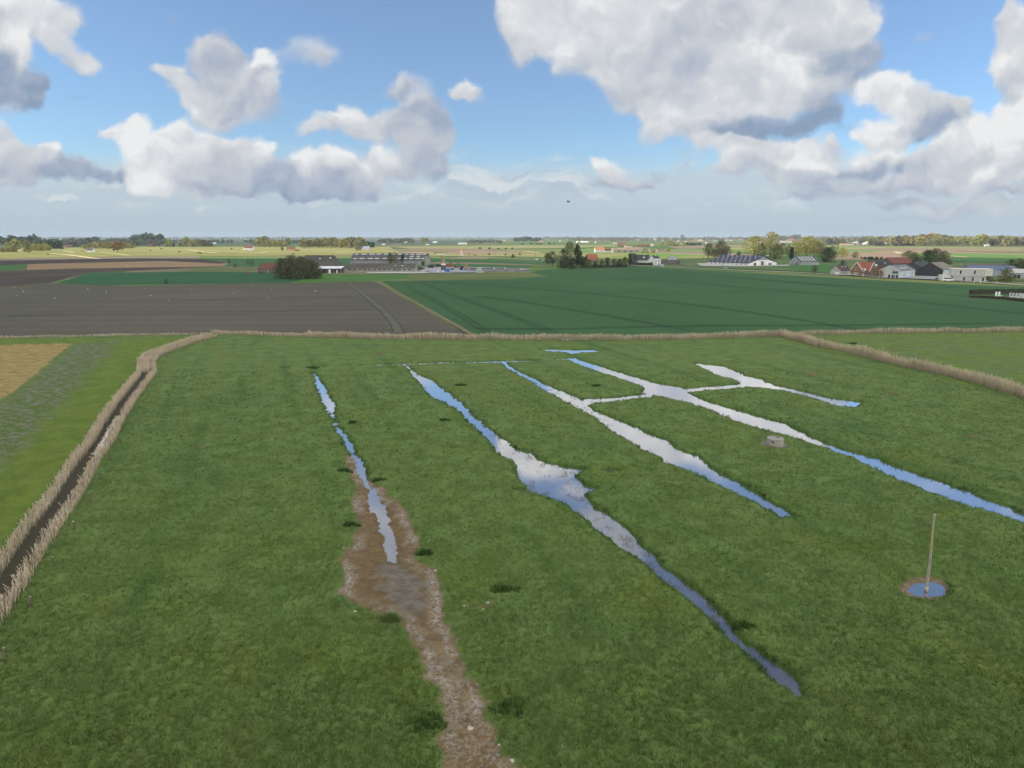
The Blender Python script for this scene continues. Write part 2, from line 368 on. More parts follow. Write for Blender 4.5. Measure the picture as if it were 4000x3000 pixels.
# the reed-lined ditch on the left
lcl = [(2600,-560),(2313,8),(2229,59),(2153,110),(2077,160),(2005,211),(1949,253),(1895,285),(1832,321),(1773,362),(1723,398),(1669,425),(1615,461),(1560,497),(1506,542),(1461,574),(1416,574)]
lcl = [(3400,-860),(3000,-500),(2700,-262),(2480,-110),(2313,8)] + lcl[2:]
left_line = [G(x, y) for y, x in lcl] + [G(600, 1392), G(680, 1362), G(760, 1334), G(830, 1316)]
left_line = np.array(left_line)
def offset_poly(P, a, b):
    d = np.gradient(P, axis=0); d /= np.linalg.norm(d, axis=1)[:, None]
    n = np.stack([-d[:, 1], d[:, 0]], 1)
    return np.concatenate([P + n * a, (P + n * b)[::-1]])
left_water = offset_poly(left_line[12:16], -.30, .35)
WATERS.append(('ditch_water', left_water))
mud = LR([(-1665+0,0,0)][:0] + [(-190,228,285),(-100,238,330),(-60,258,350),(0,300,440),(60,268,484),(110,255,566),(180,296,600),(250,300,634),(300,278,652),(350,262,655),(380,225,640),(440,200,650),(500,208,762),(560,198,780),(640,196,800),(690,250,800),(740,400,802),(790,535,812),(850,568,850),(900,600,872),(980,655,882),(1050,680,932),(1120,708,942),(1180,758,990),(1240,768,1032),(1330,800,1062),(1400,788,1082),(1460,786,1132),(1520,776,1122),(1580,788,1180),(1659,800,1230),(1760,820,1290)], 1200, 1900, .6632, 0)
wetmud = PG([(430,470),(520,440),(600,500),(690,560),(700,680),(660,750),(560,770),(500,700),(440,640)], 1200, 1900, .6632, 0)
puddle_rim = PG([(3612 + 97 * math.cos(t), 2294 + 46 * math.sin(t)) for t in th], z=0)
stubble = PG([(-700,1352),(0,1350),(285,1343),(200,1410),(110,1490),(0,1568),(-300,1760),(-1500,2400)], z=0)
weedy = PG([(300,1345),(450,1330),(440,1360),(380,1420),(300,1510),(160,1660),(0,1830),(-300,2100),(-1200,2700),(-600,1990),(-200,1690),(0,1572),(115,1492),(205,1412)], z=0)
_fx = [G(a, b) for a, b in ((-2500,1345),(-400,1330),(0,1322),(830,1306),(1250,1318),(1500,1325),(1830,1328),(2150,1331),(2600,1329),(3050,1314),(3400,1304),(3770,1300),(4000,1297),(4500,1292),(6500,1280))]
far_line = np.array(_fx)
right_line = np.array([G(a, b) for a, b in ((3050,1314),(3200,1355),(3350,1387),(3540,1437),(3700,1468),(3900,1522),(4000,1556),(4300,1665),(4700,1830))])
right_field = np.concatenate([right_line + np.array([.6, 1.5]), [(400, 90), (500, 178), G(5600, 1288), G(4000, 1297), G(3400, 1304)]])
left_field = np.concatenate([left_line + np.array([-2.4, 0]), [G(700, 1322), G(0, 1330), G(-3500, 1340), (-400, 20), (-60, 0)]])

SLIV = [PG(q, z=0) for q in (((3115,1449),(3170,1458),(3235,1476),(3180,1470)), ((3270,1490),(3310,1497),(3290,1499)), ((3455,1532),(3500,1536),(3535,1545),(3490,1542)), ((3610,1570),(3640,1574),(3620,1577)), ((3780,1704),(3850,1708),(3850,1713),(3790,1711)), ((1460,1379),(1510,1377),(1508,1382),(1465,1382)), ((1690,1373),(1725,1373),(1720,1379),(1695,1378)), ((1850,2380),(1925,2366),(1915,2376),(1840,2392)), ((1440,2420),(1490,2425),(1485,2432),(1450,2428)), ((770,1742),(800,1742),(795,1750),(775,1750)))]
def sdist(P, X, Y, pad=12.0):
    """signed distance to a polygon (negative inside), computed only near it"""
    out = np.full(X.shape, pad)
    lo = P.min(0) - pad; hi = P.max(0) + pad
    m = (X > lo[0]) & (X < hi[0]) & (Y > lo[1]) & (Y < hi[1])
    if not m.any(): return out
    x = X[m]; y = Y[m]; d2 = np.full(x.shape, 1e9); ins = np.zeros(x.shape, bool)
    Q = np.roll(P, -1, 0)
    for (ax, ay), (bx, by) in zip(P, Q):
        ex, ey = bx - ax, by - ay; L = ex * ex + ey * ey + 1e-12
        t = np.clip(((x - ax) * ex + (y - ay) * ey) / L, 0, 1)
        d2 = np.minimum(d2, (x - ax - t * ex) ** 2 + (y - ay - t * ey) ** 2)
        if ey != 0: ins ^= ((ay > y) != (by > y)) & (x < ex * (y - ay) / ey + ax)
    d = np.sqrt(d2); out[m] = np.minimum(np.where(ins, -d, d), pad)
    return out
bunker_xy = G(3027, 1738); pole_xy = G(3618, 2308, WL)
def land(X, Y, detail=True):
    """height and surface masks of the near land"""
    s = np.full(X.shape, 12.0)
    for nm, P in WATERS: s = np.minimum(s, sdist(P, X, Y))
    wob = (fbm(X, Y, 1.6, 4) * .32 + fbm(X + 31, Y, .62, 2) * .20) * np.clip(Y / 70, .55, 1.3)
    sw = s + wob * np.clip((s + 1.2) / 1.2, 0, 1)
    h = .06 * fbm(X, Y, 14, 3) + .10 * np.clip(s / 5, 0, 1)
    bank = 1 - np.exp(-np.maximum(sw, 0) / .55)
    h = np.where(sw > 0, (WL) + (h - WL) * bank, WL - .25 * (1 - np.exp(sw / .35)))
    sm = sdist(mud, X, Y, 6.0) + fbm(X, Y, 1.5, 4) * .35
    mudm = np.clip(.5 - sm / .35, 0, 1)
    rimm = np.clip(.5 - (sdist(puddle_rim, X, Y, 4.0) + fbm(X, Y, .9, 3) * .2) / .25, 0, 1)
    mudm = np.maximum(mudm, rimm)
    for P in SLIV: mudm = np.maximum(mudm, .85 * np.clip(.5 - (sdist(P, X, Y, 4.0) + fbm(X, Y, .8, 3) * .25) / .4, 0, 1))
    edge = np.clip(1 - np.abs(sm + .55) / .8, 0, 1) * mudm          # paler crust near the rim
    edge = np.maximum(edge, rimm * .55)
    wet = np.clip(.5 - (sdist(wetmud, X, Y, 4.0) + fbm(X, Y, 1.2, 4) * .8) / 1.0, 0, 1)
    dl = np.minimum.reduce([sdist(offset_poly(left_line, -.9, .9), X, Y, 6.0)])
    bare = np.clip(1 - (dl + .3) / 1.2, 0, 1)
    lf = np.clip(.5 - sdist(left_field, X, Y, 6.0) / 1.0, 0, 1)
    st = np.clip(.5 - (sdist(stubble, X, Y, 6.0) + fbm(X, Y, 3, 3) * .4) / .6, 0, 1)
    we = np.clip(.5 - (sdist(weedy, X, Y, 6.0) + fbm(X, Y, 6, 3) * 1.2) / 3.0, 0, 1)
    if detail:
        g = 1 - mudm * .75
        amp = np.clip(1.25 - Y / 220, .5, 1.1)
        tus = np.abs(fbm(X, Y * 1.0, .95, 3, .55))
        h = h + np.where(sw > .1, 1, .1) * amp * g * (1 - st * .6) * (.20 * tus + .04 * fbm(X, Y, .33, 2))
        h = h + mudm * np.where(sw > .1, 1, 0) * (.04 * np.abs(fbm(X, Y, .5, 3)) - .05)
    db = np.hypot(X - bunker_xy[0], Y - bunker_xy[1])
    h = np.where(db < 1.6, np.minimum(h, -.03), h)
    apr = np.clip((1.75 - db + .12 * fbm(X, Y, .7, 3)) / .15, 0, 1)
    shore = np.clip(1 - np.abs(sw - .15) / .45, 0, 1)
    fl = np.interp(X, far_line[:, 0], far_line[:, 1])
    h = h - np.clip((Y - fl - .6) / 1.0, 0, 1) * .55
    rf = np.clip(.5 - sdist(right_field, X, Y, 6.0) / 1.0, 0, 1)
    we = np.maximum(we, rf * np.clip(.35 + fbm(X, Y, 7, 3) * .8, 0, .8) )
    lf = np.maximum(lf, rf * .75)
    return h, dict(mud=mudm, edge=edge, wet=wet, bare=np.maximum(bare, 0), leftf=lf, stub=st, weed=we, shore=shore, apron=apr), sw

_b = np.array(G(3125, 2715)) - np.array(G(1640, 1470)); _b /= np.linalg.norm(_b); BX, BY = float(-_b[1]), float(_b[0])
def grass_material():
    def b(S, bs):
        pos = S.n('ShaderNodeNewGeometry').outputs['Position']
        def A(n):
            a = S.n('ShaderNodeAttribute'); a.attribute_name = n; return a.outputs['Fac']
        f1 = S.noise(pos, .035, 4, .6); f2 = S.noise(pos, .35, 5, .62); f3 = S.noise(pos, 3.2, 5, .65); f4 = S.noise(S.v('ADD', pos, (50., 9., 0.)), .12, 5, .6)
        g = S.mix(S.rng(f2, .32, .68), GRASS_LO, GRASS_HI)
        g = S.mix(S.rng(f4, .50, .70, 0, .55), g, (.115, .150, .022))         # yellower growth
        g = S.mix(S.rng(f1, .52, .70, 0, .45), g, (.042, .105, .034))          # lusher cool green
        g = S.mix(S.rng(f3, .56, .74, 0, .40), g, (.036, .085, .016))
        n5 = S.noise(pos, 1.1, 3, .7)
        g = S.mix(S.rng(n5, .66, .76, 0, .5), g, (.22, .20, .11))           # old straw between the tufts
        # long faint bands that follow the ditches
        bd = S.v('DOT_PRODUCT', pos, (BX / 3.4, BY / 3.4, 0.0))
        bn = S.noise(S.comb(bd, S.m('MULTIPLY', S.v('DOT_PRODUCT', pos, (-BY, BX, 0.0)), .012), 0.0), 1.0, 4, .6)
        g = S.mix(S.rng(bn, .50, .68, 0, .5), g, (.120, .150, .040)); g = S.mix(S.rng(bn, .48, .32, 0, .45), g, (.035, .085, .016))
        # left field: shorter yellower crop, weedy strip, stubble
        l = S.mix(S.rng(f2, .3, .7), (.085, .130, .018), (.13, .185, .030))
        wd = S.mix(S.rng(S.noise(S.v('MULTIPLY', pos, (.8, 1.6, 1.)), .8, 5, .65), .46, .60), (.075, .125, .025), (.17, .165, .13))
        l = S.mix(A('weed'), l, wd)
        stb = S.mix(S.rng(S.noise(pos, .6, 6, .7), .35, .65), (.20, .155, .055), (.33, .25, .10))
        l = S.mix(A('stub'), l, stb)
        g = S.mix(A('leftf'), g, l)
        # dark sedge fringe along the water
        g = S.mix(S.m('MULTIPLY', A('shore'), .8), g, (.026, .060, .014))
        g = S.mix(A('bare'), g, (.055, .05, .035))
        # mud
        m1 = S.noise(pos, 1.2, 6, .7); m2 = S.noise(pos, 4.5, 5, .7)
        m3 = S.noise(pos, .28, 4, .6); m4 = S.noise(pos, 11.0, 4, .7)
        md = S.mix(S.rng(m1, .35, .65), (.112, .076, .036), (.180, .122, .058))
        md = S.mix(S.rng(m2, .50, .62, 0, .65), md, (.095, .085, .050))
        md = S.mix(S.rng(m4, .58, .70, 0, .3), md, (.28, .25, .19))
        md = S.mix(S.rng(m4, .42, .32, 0, .6), md, (.05, .042, .028))
        py = S.sep(pos)[1]
        crust = S.m('MULTIPLY', S.m('MULTIPLY', A('edge'), S.rng(m2, .38, .60, .0, 1.0)), S.rng(m3, .40, .58, .10, 1.0))
        crust = S.m('MAXIMUM', crust, S.m('MULTIPLY', S.rng(py, 44., 32., 0, .55), S.rng(m2, .45, .62)))
        md = S.mix(crust, md, (.31, .285, .25))
        md = S.mix(S.m('MULTIPLY', S.rng(m1, .58, .70), S.rng(m2, .5, .6, 0, .6)), md, (.055, .085, .022))
        md = S.mix(S.m('MULTIPLY', A('wet'), .58), md, S.mix(S.rng(m1, .38, .64), (.10, .092, .080), (.175, .165, .160)))
        g = S.mix(A('mud'), g, md)
        g = S.mix(S.m('MULTIPLY', A('apron'), .9), g, (.20, .19, .17))
        S.put(bs.inputs['Base Color'], g)
        S.put(bs.inputs['Roughness'], S.m('MULTIPLY_ADD', A('wet'), -.35, .9))
        bp = S.n('ShaderNodeBump'); bp.inputs['Strength'].default_value = .55; bp.inputs['Distance'].default_value = .12
        S.put(bp.inputs['Height'], S.m('MULTIPLY_ADD', f3, .6, S.noise(pos, 9.0, 3, .6)))
        S.put(bs.inputs['Normal'], bp.outputs[0])
    return mat_node('pasture_grass', b, .9, .15)
GRASS_LO, GRASS_HI = (.076, .122, .030), (.120, .184, .052)
pasture_mat = grass_material()
def make_land():
    nr, nc = 640, 2300
    a0, a1 = math.atan2(25, 17.0), math.atan2(25, 212.0)
    t = np.linspace(0, 1, nr)
    dep = a0 + (a1 - a0) * t
    Yr = 25 / np.tan(dep)
    U = np.linspace(-1.6, 1.6, nc)
    Y = np.repeat(Yr[:, None], nc, 1); X = U[None] * np.hypot(Y, 8)
    h, at, sw = land(X, Y)
    V = np.stack([X, Y, h], -1).reshape(-1, 3)
    i = np.arange(nr - 1)[:, None] * nc + np.arange(nc - 1)[None]
    F = np.stack([i, i + 1, i + nc + 1, i + nc], -1).reshape(-1, 4)
    o = add('pasture', np_mesh('pasture', V, F, pasture_mat, smooth=True, attrs=at)); tag(o, kind='structure')
make_land()

def water_material():
    """still, silty water: strongly mirroring at a low angle, showing its dark bed when looked into"""
    m = bpy.data.materials.new('still_water'); m.use_nodes = True; S = NT(m.node_tree)
    pos = S.n('ShaderNodeNewGeometry').outputs['Position']
    bp = S.n('ShaderNodeBump'); bp.inputs['Strength'].default_value = .10; bp.inputs['Distance'].default_value = .01
    S.put(bp.inputs['Height'], S.noise(pos, 4.0, 3, .5))
    d = S.n('ShaderNodeBsdfDiffuse'); S.put(d.inputs[0], S.mix(S.rng(S.noise(pos, .5, 4, .6), .4, .6), (.050, .056, .072), (.075, .078, .085)))
    g = S.n('ShaderNodeBsdfGlossy'); g.inputs['Roughness'].default_value = .05; g.inputs[0].default_value = (1.0, .97, .95, 1)
    S.put(g.inputs['Normal'], bp.outputs[0])
    lw = S.n('ShaderNodeLayerWeight'); lw.inputs[0].default_value = .5
    f = S.rng(lw.outputs['Facing'], .42, .78, .16, .93, smooth=False)
    mx = S.n('ShaderNodeMixShader'); S.put(mx.inputs[0], f); S.t.links.new(d.outputs[0], mx.inputs[1]); S.t.links.new(g.outputs[0], mx.inputs[2])
    o = S.n('ShaderNodeOutputMaterial'); S.t.links.new(mx.outputs[0], o.inputs[0])
    return m
water_mat = water_material()
def flat_poly(name, P, z, mat, kind='structure', res=None):
    me = bpy.data.meshes.new(name)
    bm = bmesh.new(); vs = [bm.verts.new((p[0], p[1], z)) for p in P]
    f = bm.faces.new(vs); f.normal_update()
    if f.normal.z < 0: f.normal_flip()
    bmesh.ops.triangulate(bm, faces=bm.faces[:])
    bm.to_mesh(me); bm.free(); me.materials.append(mat)
    o = add(name, me)
    if kind: tag(o, kind=kind)
    return o
def water_mesh(nm, P, k):
    """water sheet under a channel: cells of a grid wherever the channel or its bank is near"""
    lo, hi = P.min(0) - 1.2, P.max(0) + 1.2
    st = .6
    xs = np.arange(lo[0], hi[0] + st, st); ys = np.arange(lo[1], hi[1] + st, st)
    X, Y = np.meshgrid(xs, ys)
    ins = sdist(P, X, Y, 3.0) < .95
    r, c = X.shape
    cell = ins[:-1, :-1] & ins[1:, :-1] & ins[:-1, 1:] & ins[1:, 1:]
    i = (np.arange(r - 1)[:, None] * c + np.arange(c - 1)[None])[cell]
    F = np.stack([i, i + 1, i + c + 1, i + c], -1)
    used, inv = np.unique(F, return_inverse=True)
    V = np.stack([X.ravel()[used], Y.ravel()[used], np.full(len(used), WL - .0015 * k)], -1)
    o = add(nm, np_mesh(nm, V, inv.reshape(-1, 4), water_mat)); tag(o, kind='structure')
for k, (nm, P) in enumerate(WATERS): water_mesh(nm, P, k)

# ------------------------------------------------------------------ far ground, fields and road
def field_mat(name, lo, hi, s1=.02, s2=.25, rows=None, speck=None):
    def b(S, bs):
        pos = S.n('ShaderNodeNewGeometry').outputs['Position']
        n1 = S.noise(pos, s1, 4, .6); n2 = S.noise(pos, s2, 4, .65)
        c = S.mix(S.rng(S.m('ADD', S.m('MULTIPLY', n1, .55), S.m('MULTIPLY', n2, .45)), .36, .64), lo, hi)
        if rows:
            ang, sp, amt, dark = rows
            q = S.v('DOT_PRODUCT', pos, (math.cos(ang) / sp, math.sin(ang) / sp, 0))
            w = S.m('ABSOLUTE', S.m('SUBTRACT', S.m('FRACT', S.m('ADD', q, S.m('MULTIPLY', n2, .25))), .5))
            c = S.mix(S.m('MULTIPLY', S.rng(w, .10, .34, 1, 0), amt), c, dark)
        if speck:
            c = S.mix(S.rng(S.noise(pos, 1.6, 3, .7), .60, .72, 0, .6), c, speck)
        S.put(bs.inputs['Base Color'], c)
        bp = S.n('ShaderNodeBump'); bp.inputs['Strength'].default_value = .6; bp.inputs['Distance'].default_value = .15
        S.put(bp.inputs['Height'], S.noise(pos, 2.0, 3, .6)); S.put(bs.inputs['Normal'], bp.outputs[0])
    return mat_node(name, b, .92, .1)
def ground_mat():
    def b(S, bs):
        pos = S.n('ShaderNodeNewGeometry').outputs['Position']
        q = S.v('MULTIPLY', pos, (1 / 420., 1 / 300., 0.0))
        vr = S.n('ShaderNodeTexVoronoi', feature='F1'); S.put(vr.inputs['Vector'], q); vr.inputs['Scale'].default_value = 1.0; vr.inputs['Randomness'].default_value = .9
        sp = S.sep(vr.outputs['Color'])
        rp = S.n('ShaderNodeValToRGB'); rp.color_ramp.interpolation = 'CONSTANT'; S.put(rp.inputs[0], sp[0])
        e = rp.color_ramp.elements; e[0].color = (.09, .13, .05, 1); e[1].position = .2; e[1].color = (.11, .17, .05, 1)
        for p_, c_ in ((.38, (.16, .19, .07)), (.52, (.15, .115, .075)), (.66, (.05, .115, .035)), (.80, (.20, .17, .11)), (.9, (.09, .12, .045))):
            x = e.new(p_); x.color = (*c_, 1)
        n = S.noise(pos, .01, 5, .6)
        S.put(bs.inputs['Base Color'], S.mix(S.rng(n, .4, .75, 0, .5), rp.outputs[0], (.09, .13, .05)))
    return mat_node('open_country', b, .95, .05)
gm = ground_mat()
flat_poly('ground', [(-30000, -2000), (30000, -2000), (30000, 191), (-30000, 191)], -1.0, gm)
flat_poly('ground', [(-30000, 190), (30000, 190), (30000, 34000), (-30000, 34000)], -.02, gm)
fk = [0]
def field(name, pts, lo, hi=None, **k):
    hi = hi or tuple(q * 1.25 for q in lo)
    fk[0] += 1
    m = k.pop('mat', None) or field_mat(name, lo, hi, **k)
    P = np.array([G(*p) for p in pts])
    if P[:, 1].min() > 900:      # far field: follow a slightly uneven edge so that boundaries are not ruled lines
        pass
    return flat_poly(name, P, .012 * fk[0], m)
GR = (.052, .135, .030); WHEAT = (.036, .088, .033); WHEAT2 = (.026, .085, .034)
flP = [((x, y)) for x, y in far_line]
# the two big near fields butt against the reed line
def near_field(name, pts, m, z):
    return flat_poly(name, np.array(pts), z, m)
soil = field_mat('drilled_soil', (.084, .077, .058), (.114, .103, .080), s1=.012, s2=.5, rows=(R(92), 14.0, .25, (.060, .070, .040)))
def fy(x): return float(np.interp(x, far_line[:, 0], far_line[:, 1]))
bx, by = G(1862, 1316); tx_, ty_ = G(1465, 1099)
soil_pts = [(x, y - .2) for x, y in far_line if x < bx - 3] + [(bx, fy(bx) - .2), (tx_, ty_)] + [G(*p) for p in ((1200,1104),(900,1109),(480,1117),(200,1107),(0,1122),(-700,1130),(-2500,1150))]
near_field('ploughed_field', soil_pts, soil, .03)
wheat = field_mat('wheat', WHEAT, (.046, .110, .041), s1=.015, s2=.35)
wheat_pts = [(bx, fy(bx) - .2)] + [(x, y - .2) for x, y in far_line if x > bx + 3] + [G(*p) for p in ((6500,1215),(4600,1150),(4000,1122),(3700,1110),(3450,1096),(3200,1082),(2900,1064),(2600,1048),(2440,1040),(2280,1046),(2120,1054),(2060,1066),(2130,1080),(1990,1090),(1750,1094),(1490,1098))]
near_field('painted_shade_field', wheat_pts, wheat, .035)
hd = field_mat('wheat_headland', (.046, .105, .026), (.060, .130, .032), s1=.05, s2=.6)
near_field('wheat_headland', [(x, fy(x) - .1) for x in np.linspace(bx + .5, 330, 30)] + [(x, fy(x) + 3.5 + 1.5 * math.sin(x * .13)) for x in np.linspace(330, bx - 1, 30)], hd, .05)
tram = PM((.012, .036, .014), var=.25, scale=.3)
tram_soil = PM((.088, .090, .058), var=.25, scale=.3)
def strip(name, pts, w, m, z, kind='structure', taper=None):
    P = np.array([G(*p) for p in pts])
    # resample and wobble a little
    seg = np.linalg.norm(np.diff(P, axis=0), axis=1); t = np.concatenate([[0], np.cumsum(seg)])
    n = max(6, int(t[-1] / max(3, w * 1.5))); n = min(n, 400)
    tt = np.linspace(0, t[-1], n); Q = np.stack([np.interp(tt, t, P[:, 0]), np.interp(tt, t, P[:, 1])], 1)
    d = np.gradient(Q, axis=0); d /= np.linalg.norm(d, axis=1)[:, None]; nn = np.stack([-d[:, 1], d[:, 0]], 1)
    ww = w / 2 * (1 + .25 * fbm(tt, tt * 0 + 3.1, 12, 3))
    L = Q + nn * ww[:, None]; Rr = Q - nn * ww[:, None]
    V = np.concatenate([np.column_stack([L, np.full(n, z)]), np.column_stack([Rr, np.full(n, z)])])
    i = np.arange(n - 1); F = np.stack([i + n, i + n + 1, i + 1, i], -1)
    o = add(name, np_mesh(name, V, F, m)); tag(o, kind=kind); return o
def tramline(pts, m=tram, w=.45, gap=1.9, z=.075):
    P = np.array([G(*p) for p in pts]); V = []; F = []
    d = np.gradient(P, axis=0); d /= np.linalg.norm(d, axis=1)[:, None]; nn = np.stack([-d[:, 1], d[:, 0]], 1)
    for s in (-gap / 2, gap / 2):
        for q in (s - w / 2, s + w / 2):
            V += [(*p, z) for p in P + nn * q]
    n = len(P)
    for b in (0, 2 * n):
        for i in range(n - 1): F.append((b + i, b + i + 1, b + n + i + 1, b + n + i))
    o = add('tramline', np_mesh('tramline', V, F, m)); tag(o, kind='structure')
for L in ([(1637,1101),(1700,1125),(1755,1150),(1900,1200),(2050,1255),(2165,1303)], [(1630,1098),(1800,1107),(2000,1122),(2200,1138),(2500,1166),(2800,1203),(3100,1246),(3400,1296)],
          [(1870,1158),(2000,1173),(2100,1190),(2300,1222),(2500,1256),(2700,1294)], [(2300,1080),(2500,1092),(2700,1105),(3100,1140),(3500,1170),(3900,1215),(4300,1262)],
          [(2600,1062),(2900,1085),(3300,1118),(3700,1150),(4000,1180)], [(1580,1110),(1650,1150),(1740,1200),(1830,1250),(1905,1300)],
          [(1850,1283),(2000,1286),(2200,1285),(2500,1278),(2800,1272),(3100,1272),(3500,1268),(3900,1264)], [(2400,1063),(2500,1068),(2700,1078),(3000,1096),(3300,1122)]):
    tramline(L, w=.62)
strip('tractor_track', [(1358,1103),(1400,1133),(1450,1172),(1500,1215),(1545,1268),(1558,1305)], 1.9, tram_soil, .06)
tramline([(1358,1103),(1400,1133),(1450,1172),(1500,1215),(1545,1268),(1558,1305)], PM((.050,.048,.036), var=.2, scale=.3), w=.4, gap=2.6, z=.068)
tramline([(0,1235),(400,1228),(800,1222),(1200,1214),(1500,1205)], PM((.060,.058,.044), var=.2, scale=.3), w=.5, gap=4, z=.066)
tramline([(0,1180),(500,1176),(1000,1168),(1400,1160)], PM((.060,.058,.044), var=.2, scale=.3), w=.5, gap=6, z=.066)
verge = field_mat('dry_verge', (.13, .115, .065), (.19, .165, .10), s1=.2, s2=1.2, speck=(.09, .11, .03))
strip('field_verge', [(1462,1098),(1530,1130),(1600,1168),(1700,1226),(1790,1276),(1862,1318)], 1.7, verge, .09)

OL = dict(s1=.02, s2=.3)
field('painted_shade_field', [(225,1106),(345,1066),(700,1062),(1200,1063),(1240,1090),(1160,1104),(900,1108),(480,1112),(400,1116)], WHEAT2, (.034,.105,.042))
field('grass_strip', [(1120,1108),(1180,1092),(1245,1070),(1430,1070),(1600,1068),(1600,1088),(1480,1097),(1300,1102)], (.055,.135,.028), (.085,.165,.040))
field('mown_strip', [(1590,1093),(1600,1068),(1830,1066),(2080,1066),(2140,1080),(1990,1089),(1750,1092)], (.11,.135,.045), (.17,.17,.075), rows=(R(88), 7.0, .7, (.05,.11,.03)))
field('mown_strip', [(700,1061),(760,1045),(1000,1043),(1020,1056),(960,1063)], (.12,.14,.05), (.18,.175,.08), rows=(R(95), 9.0, .7, (.05,.11,.03)))
field('ploughed_field', [(-2500,1150),(-700,1130),(0,1120),(190,1106),(345,1064),(650,1052),(868,1042),(600,1045),(300,1050),(0,1061),(-700,1072),(-2500,1095)], (.058,.044,.036), (.085,.068,.055))
field('stubble_field', [(104,1055),(108,1032),(400,1025),(640,1020),(893,1031),(880,1040),(600,1045),(300,1049)], (.23,.155,.085), (.29,.20,.115))
field('grass_field', [(-2500,1095),(-700,1070),(-20,1058),(70,1054),(108,1032),(-20,1037),(-700,1046),(-2500,1062)], (.05,.12,.035))
field('ploughed_field', [(-2500,1062),(-700,1046),(0,1036),(108,1031),(400,1024),(640,1019),(860,1030),(890,1025),(780,1013),(560,1010),(300,1014),(0,1020),(-700,1030),(-2500,1040)], (.050,.040,.035), (.07,.055,.048))
field('painted_shade_field', [(870,1040),(893,1030),(860,1018),(780,1012),(1000,1010),(1300,1008),(1700,1010),(1900,1014),(2160,1026),(2060,1045),(1700,1040),(1300,1040),(1000,1042)], (.045,.115,.040), (.055,.13,.048))
field('dry_bank', [(1640,1030),(1900,1033),(2150,1040),(2150,1036),(1900,1027),(1700,1024)], (.17,.13,.08), (.24,.19,.12))
field('fallow_field', [(-2500,1040),(-700,1029),(0,1019),(300,1013),(560,1008),(780,1010),(780,1002),(560,1001),(250,1006),(0,1010),(-700,1018),(-2500,1024)], (.19,.155,.115), (.24,.19,.14))
# sunlit country beyond the cloud's shadow
field('painted_shade_field', [(-2500,964),(0,962),(500,959),(1000,957),(1480,958),(1800,951),(1950,944),(1850,938),(1200,936),(-2500,937)], (.050,.080,.050), (.070,.100,.060), s1=.004, s2=.03)  # dark colour painted as a cloud shadow over the far left plain
field('meadow', [(-2500,1024),(-700,1018),(0,1010),(300,1005),(560,1000),(780,1002),(1000,1002),(1300,1003),(1700,1003),(1700,985),(1300,985),(600,983),(0,984),(-900,988),(-2500,1000)], (.185,.205,.055), (.26,.255,.085), s1=.01, s2=.05)
field('meadow', [(-2500,1000),(-900,988),(0,985),(600,984),(1300,985),(1560,985),(1520,964),(1000,964),(500,965),(0,972),(-900,975),(-2500,985)], (.225,.225,.075), (.28,.27,.10), s1=.01, s2=.05)
field('ploughed_field', [(780,1001),(700,999),(1000,999),(1300,997),(1560,996),(1700,999),(1700,1003),(1300,1004),(1000,1003)], (.15,.115,.085), (.19,.15,.11))
field('painted_shade_field', [(780,1010),(790,1003),(1000,1003),(1300,1004),(1560,1002),(1800,1006),(1650,1010),(1300,1009),(1000,1011)], (.11,.19,.045), (.13,.21,.055))
field('ploughed_field', [(1500,975),(1600,973),(1900,972),(1960,979),(1800,984),(1600,983)], (.19,.135,.095), (.23,.17,.12))
field('ploughed_field', [(1700,990),(1820,980),(1990,983),(2110,990),(2000,992),(1850,993)], (.22,.165,.115), (.26,.20,.14))
field('meadow', [(1520,963),(1700,962),(2000,958),(2400,956),(2480,962),(2200,968),(2000,972),(1600,972)], (.19,.21,.085), (.24,.24,.11))
field('meadow', [(1620,1002),(1640,990),(1900,993),(2140,990),(2500,989),(2800,990),(3100,1000),(2800,1008),(2550,1011),(2460,1010),(2100,1004),(1900,1001)], (.19,.205,.07), (.25,.245,.095))
field('painted_shade_field', [(2140,989),(2300,970),(2500,966),(2620,975),(2780,974),(2800,984),(2600,990),(2300,990)], (.11,.185,.06), (.14,.21,.075))
field('painted_shade_field', [(2380,1004),(2480,990),(2700,989),(2850,1000),(2600,1006)], (.12,.21,.045), (.15,.235,.055))
field('ploughed_field', [(2500,985),(2650,983),(2780,985),(2900,992),(2960,998),(2760,999),(2650,992)], (.20,.15,.10), (.24,.185,.13))
field('ploughed_field', [(2600,964),(2700,960),(2960,955),(3100,953),(2960,960),(2740,970),(2650,972)], (.19,.15,.11), (.23,.18,.13))
field('meadow', [(2800,978),(2740,970),(2960,960),(3150,958),(3400,962),(3600,964),(4000,965),(4800,970),(4800,985),(4000,977),(3700,972),(3400,972),(3100,976)], (.17,.21,.065), (.21,.24,.085))
field('painted_shade_field', [(2800,985),(2960,978),(3100,972),(3500,972),(3520,980),(3350,988),(3050,990)], (.11,.19,.05), (.14,.22,.065))
field('ploughed_field', [(3300,972),(3500,969),(3800,972),(4000,975),(4800,984),(4800,990),(4000,986),(3600,982),(3400,978)], (.20,.145,.10), (.24,.18,.13))
field('ploughed_field', [(3400,985),(3500,980),(3700,983),(4000,992),(4800,1003),(4800,1014),(4000,1004),(3700,998),(3500,997)], (.25,.18,.115), (.29,.215,.14))
field('painted_shade_field', [(3500,992),(3700,989),(3800,990),(4000,996),(4800,1010),(4800,1026),(4000,1010),(3700,1005),(3560,1003)], (.105,.19,.05), (.13,.22,.065))
field('ploughed_field', [(3230,1018),(3250,1000),(3300,985),(3450,988),(3520,995),(3560,1003),(3500,1012),(3350,1017)], (.24,.175,.12), (.28,.21,.15))
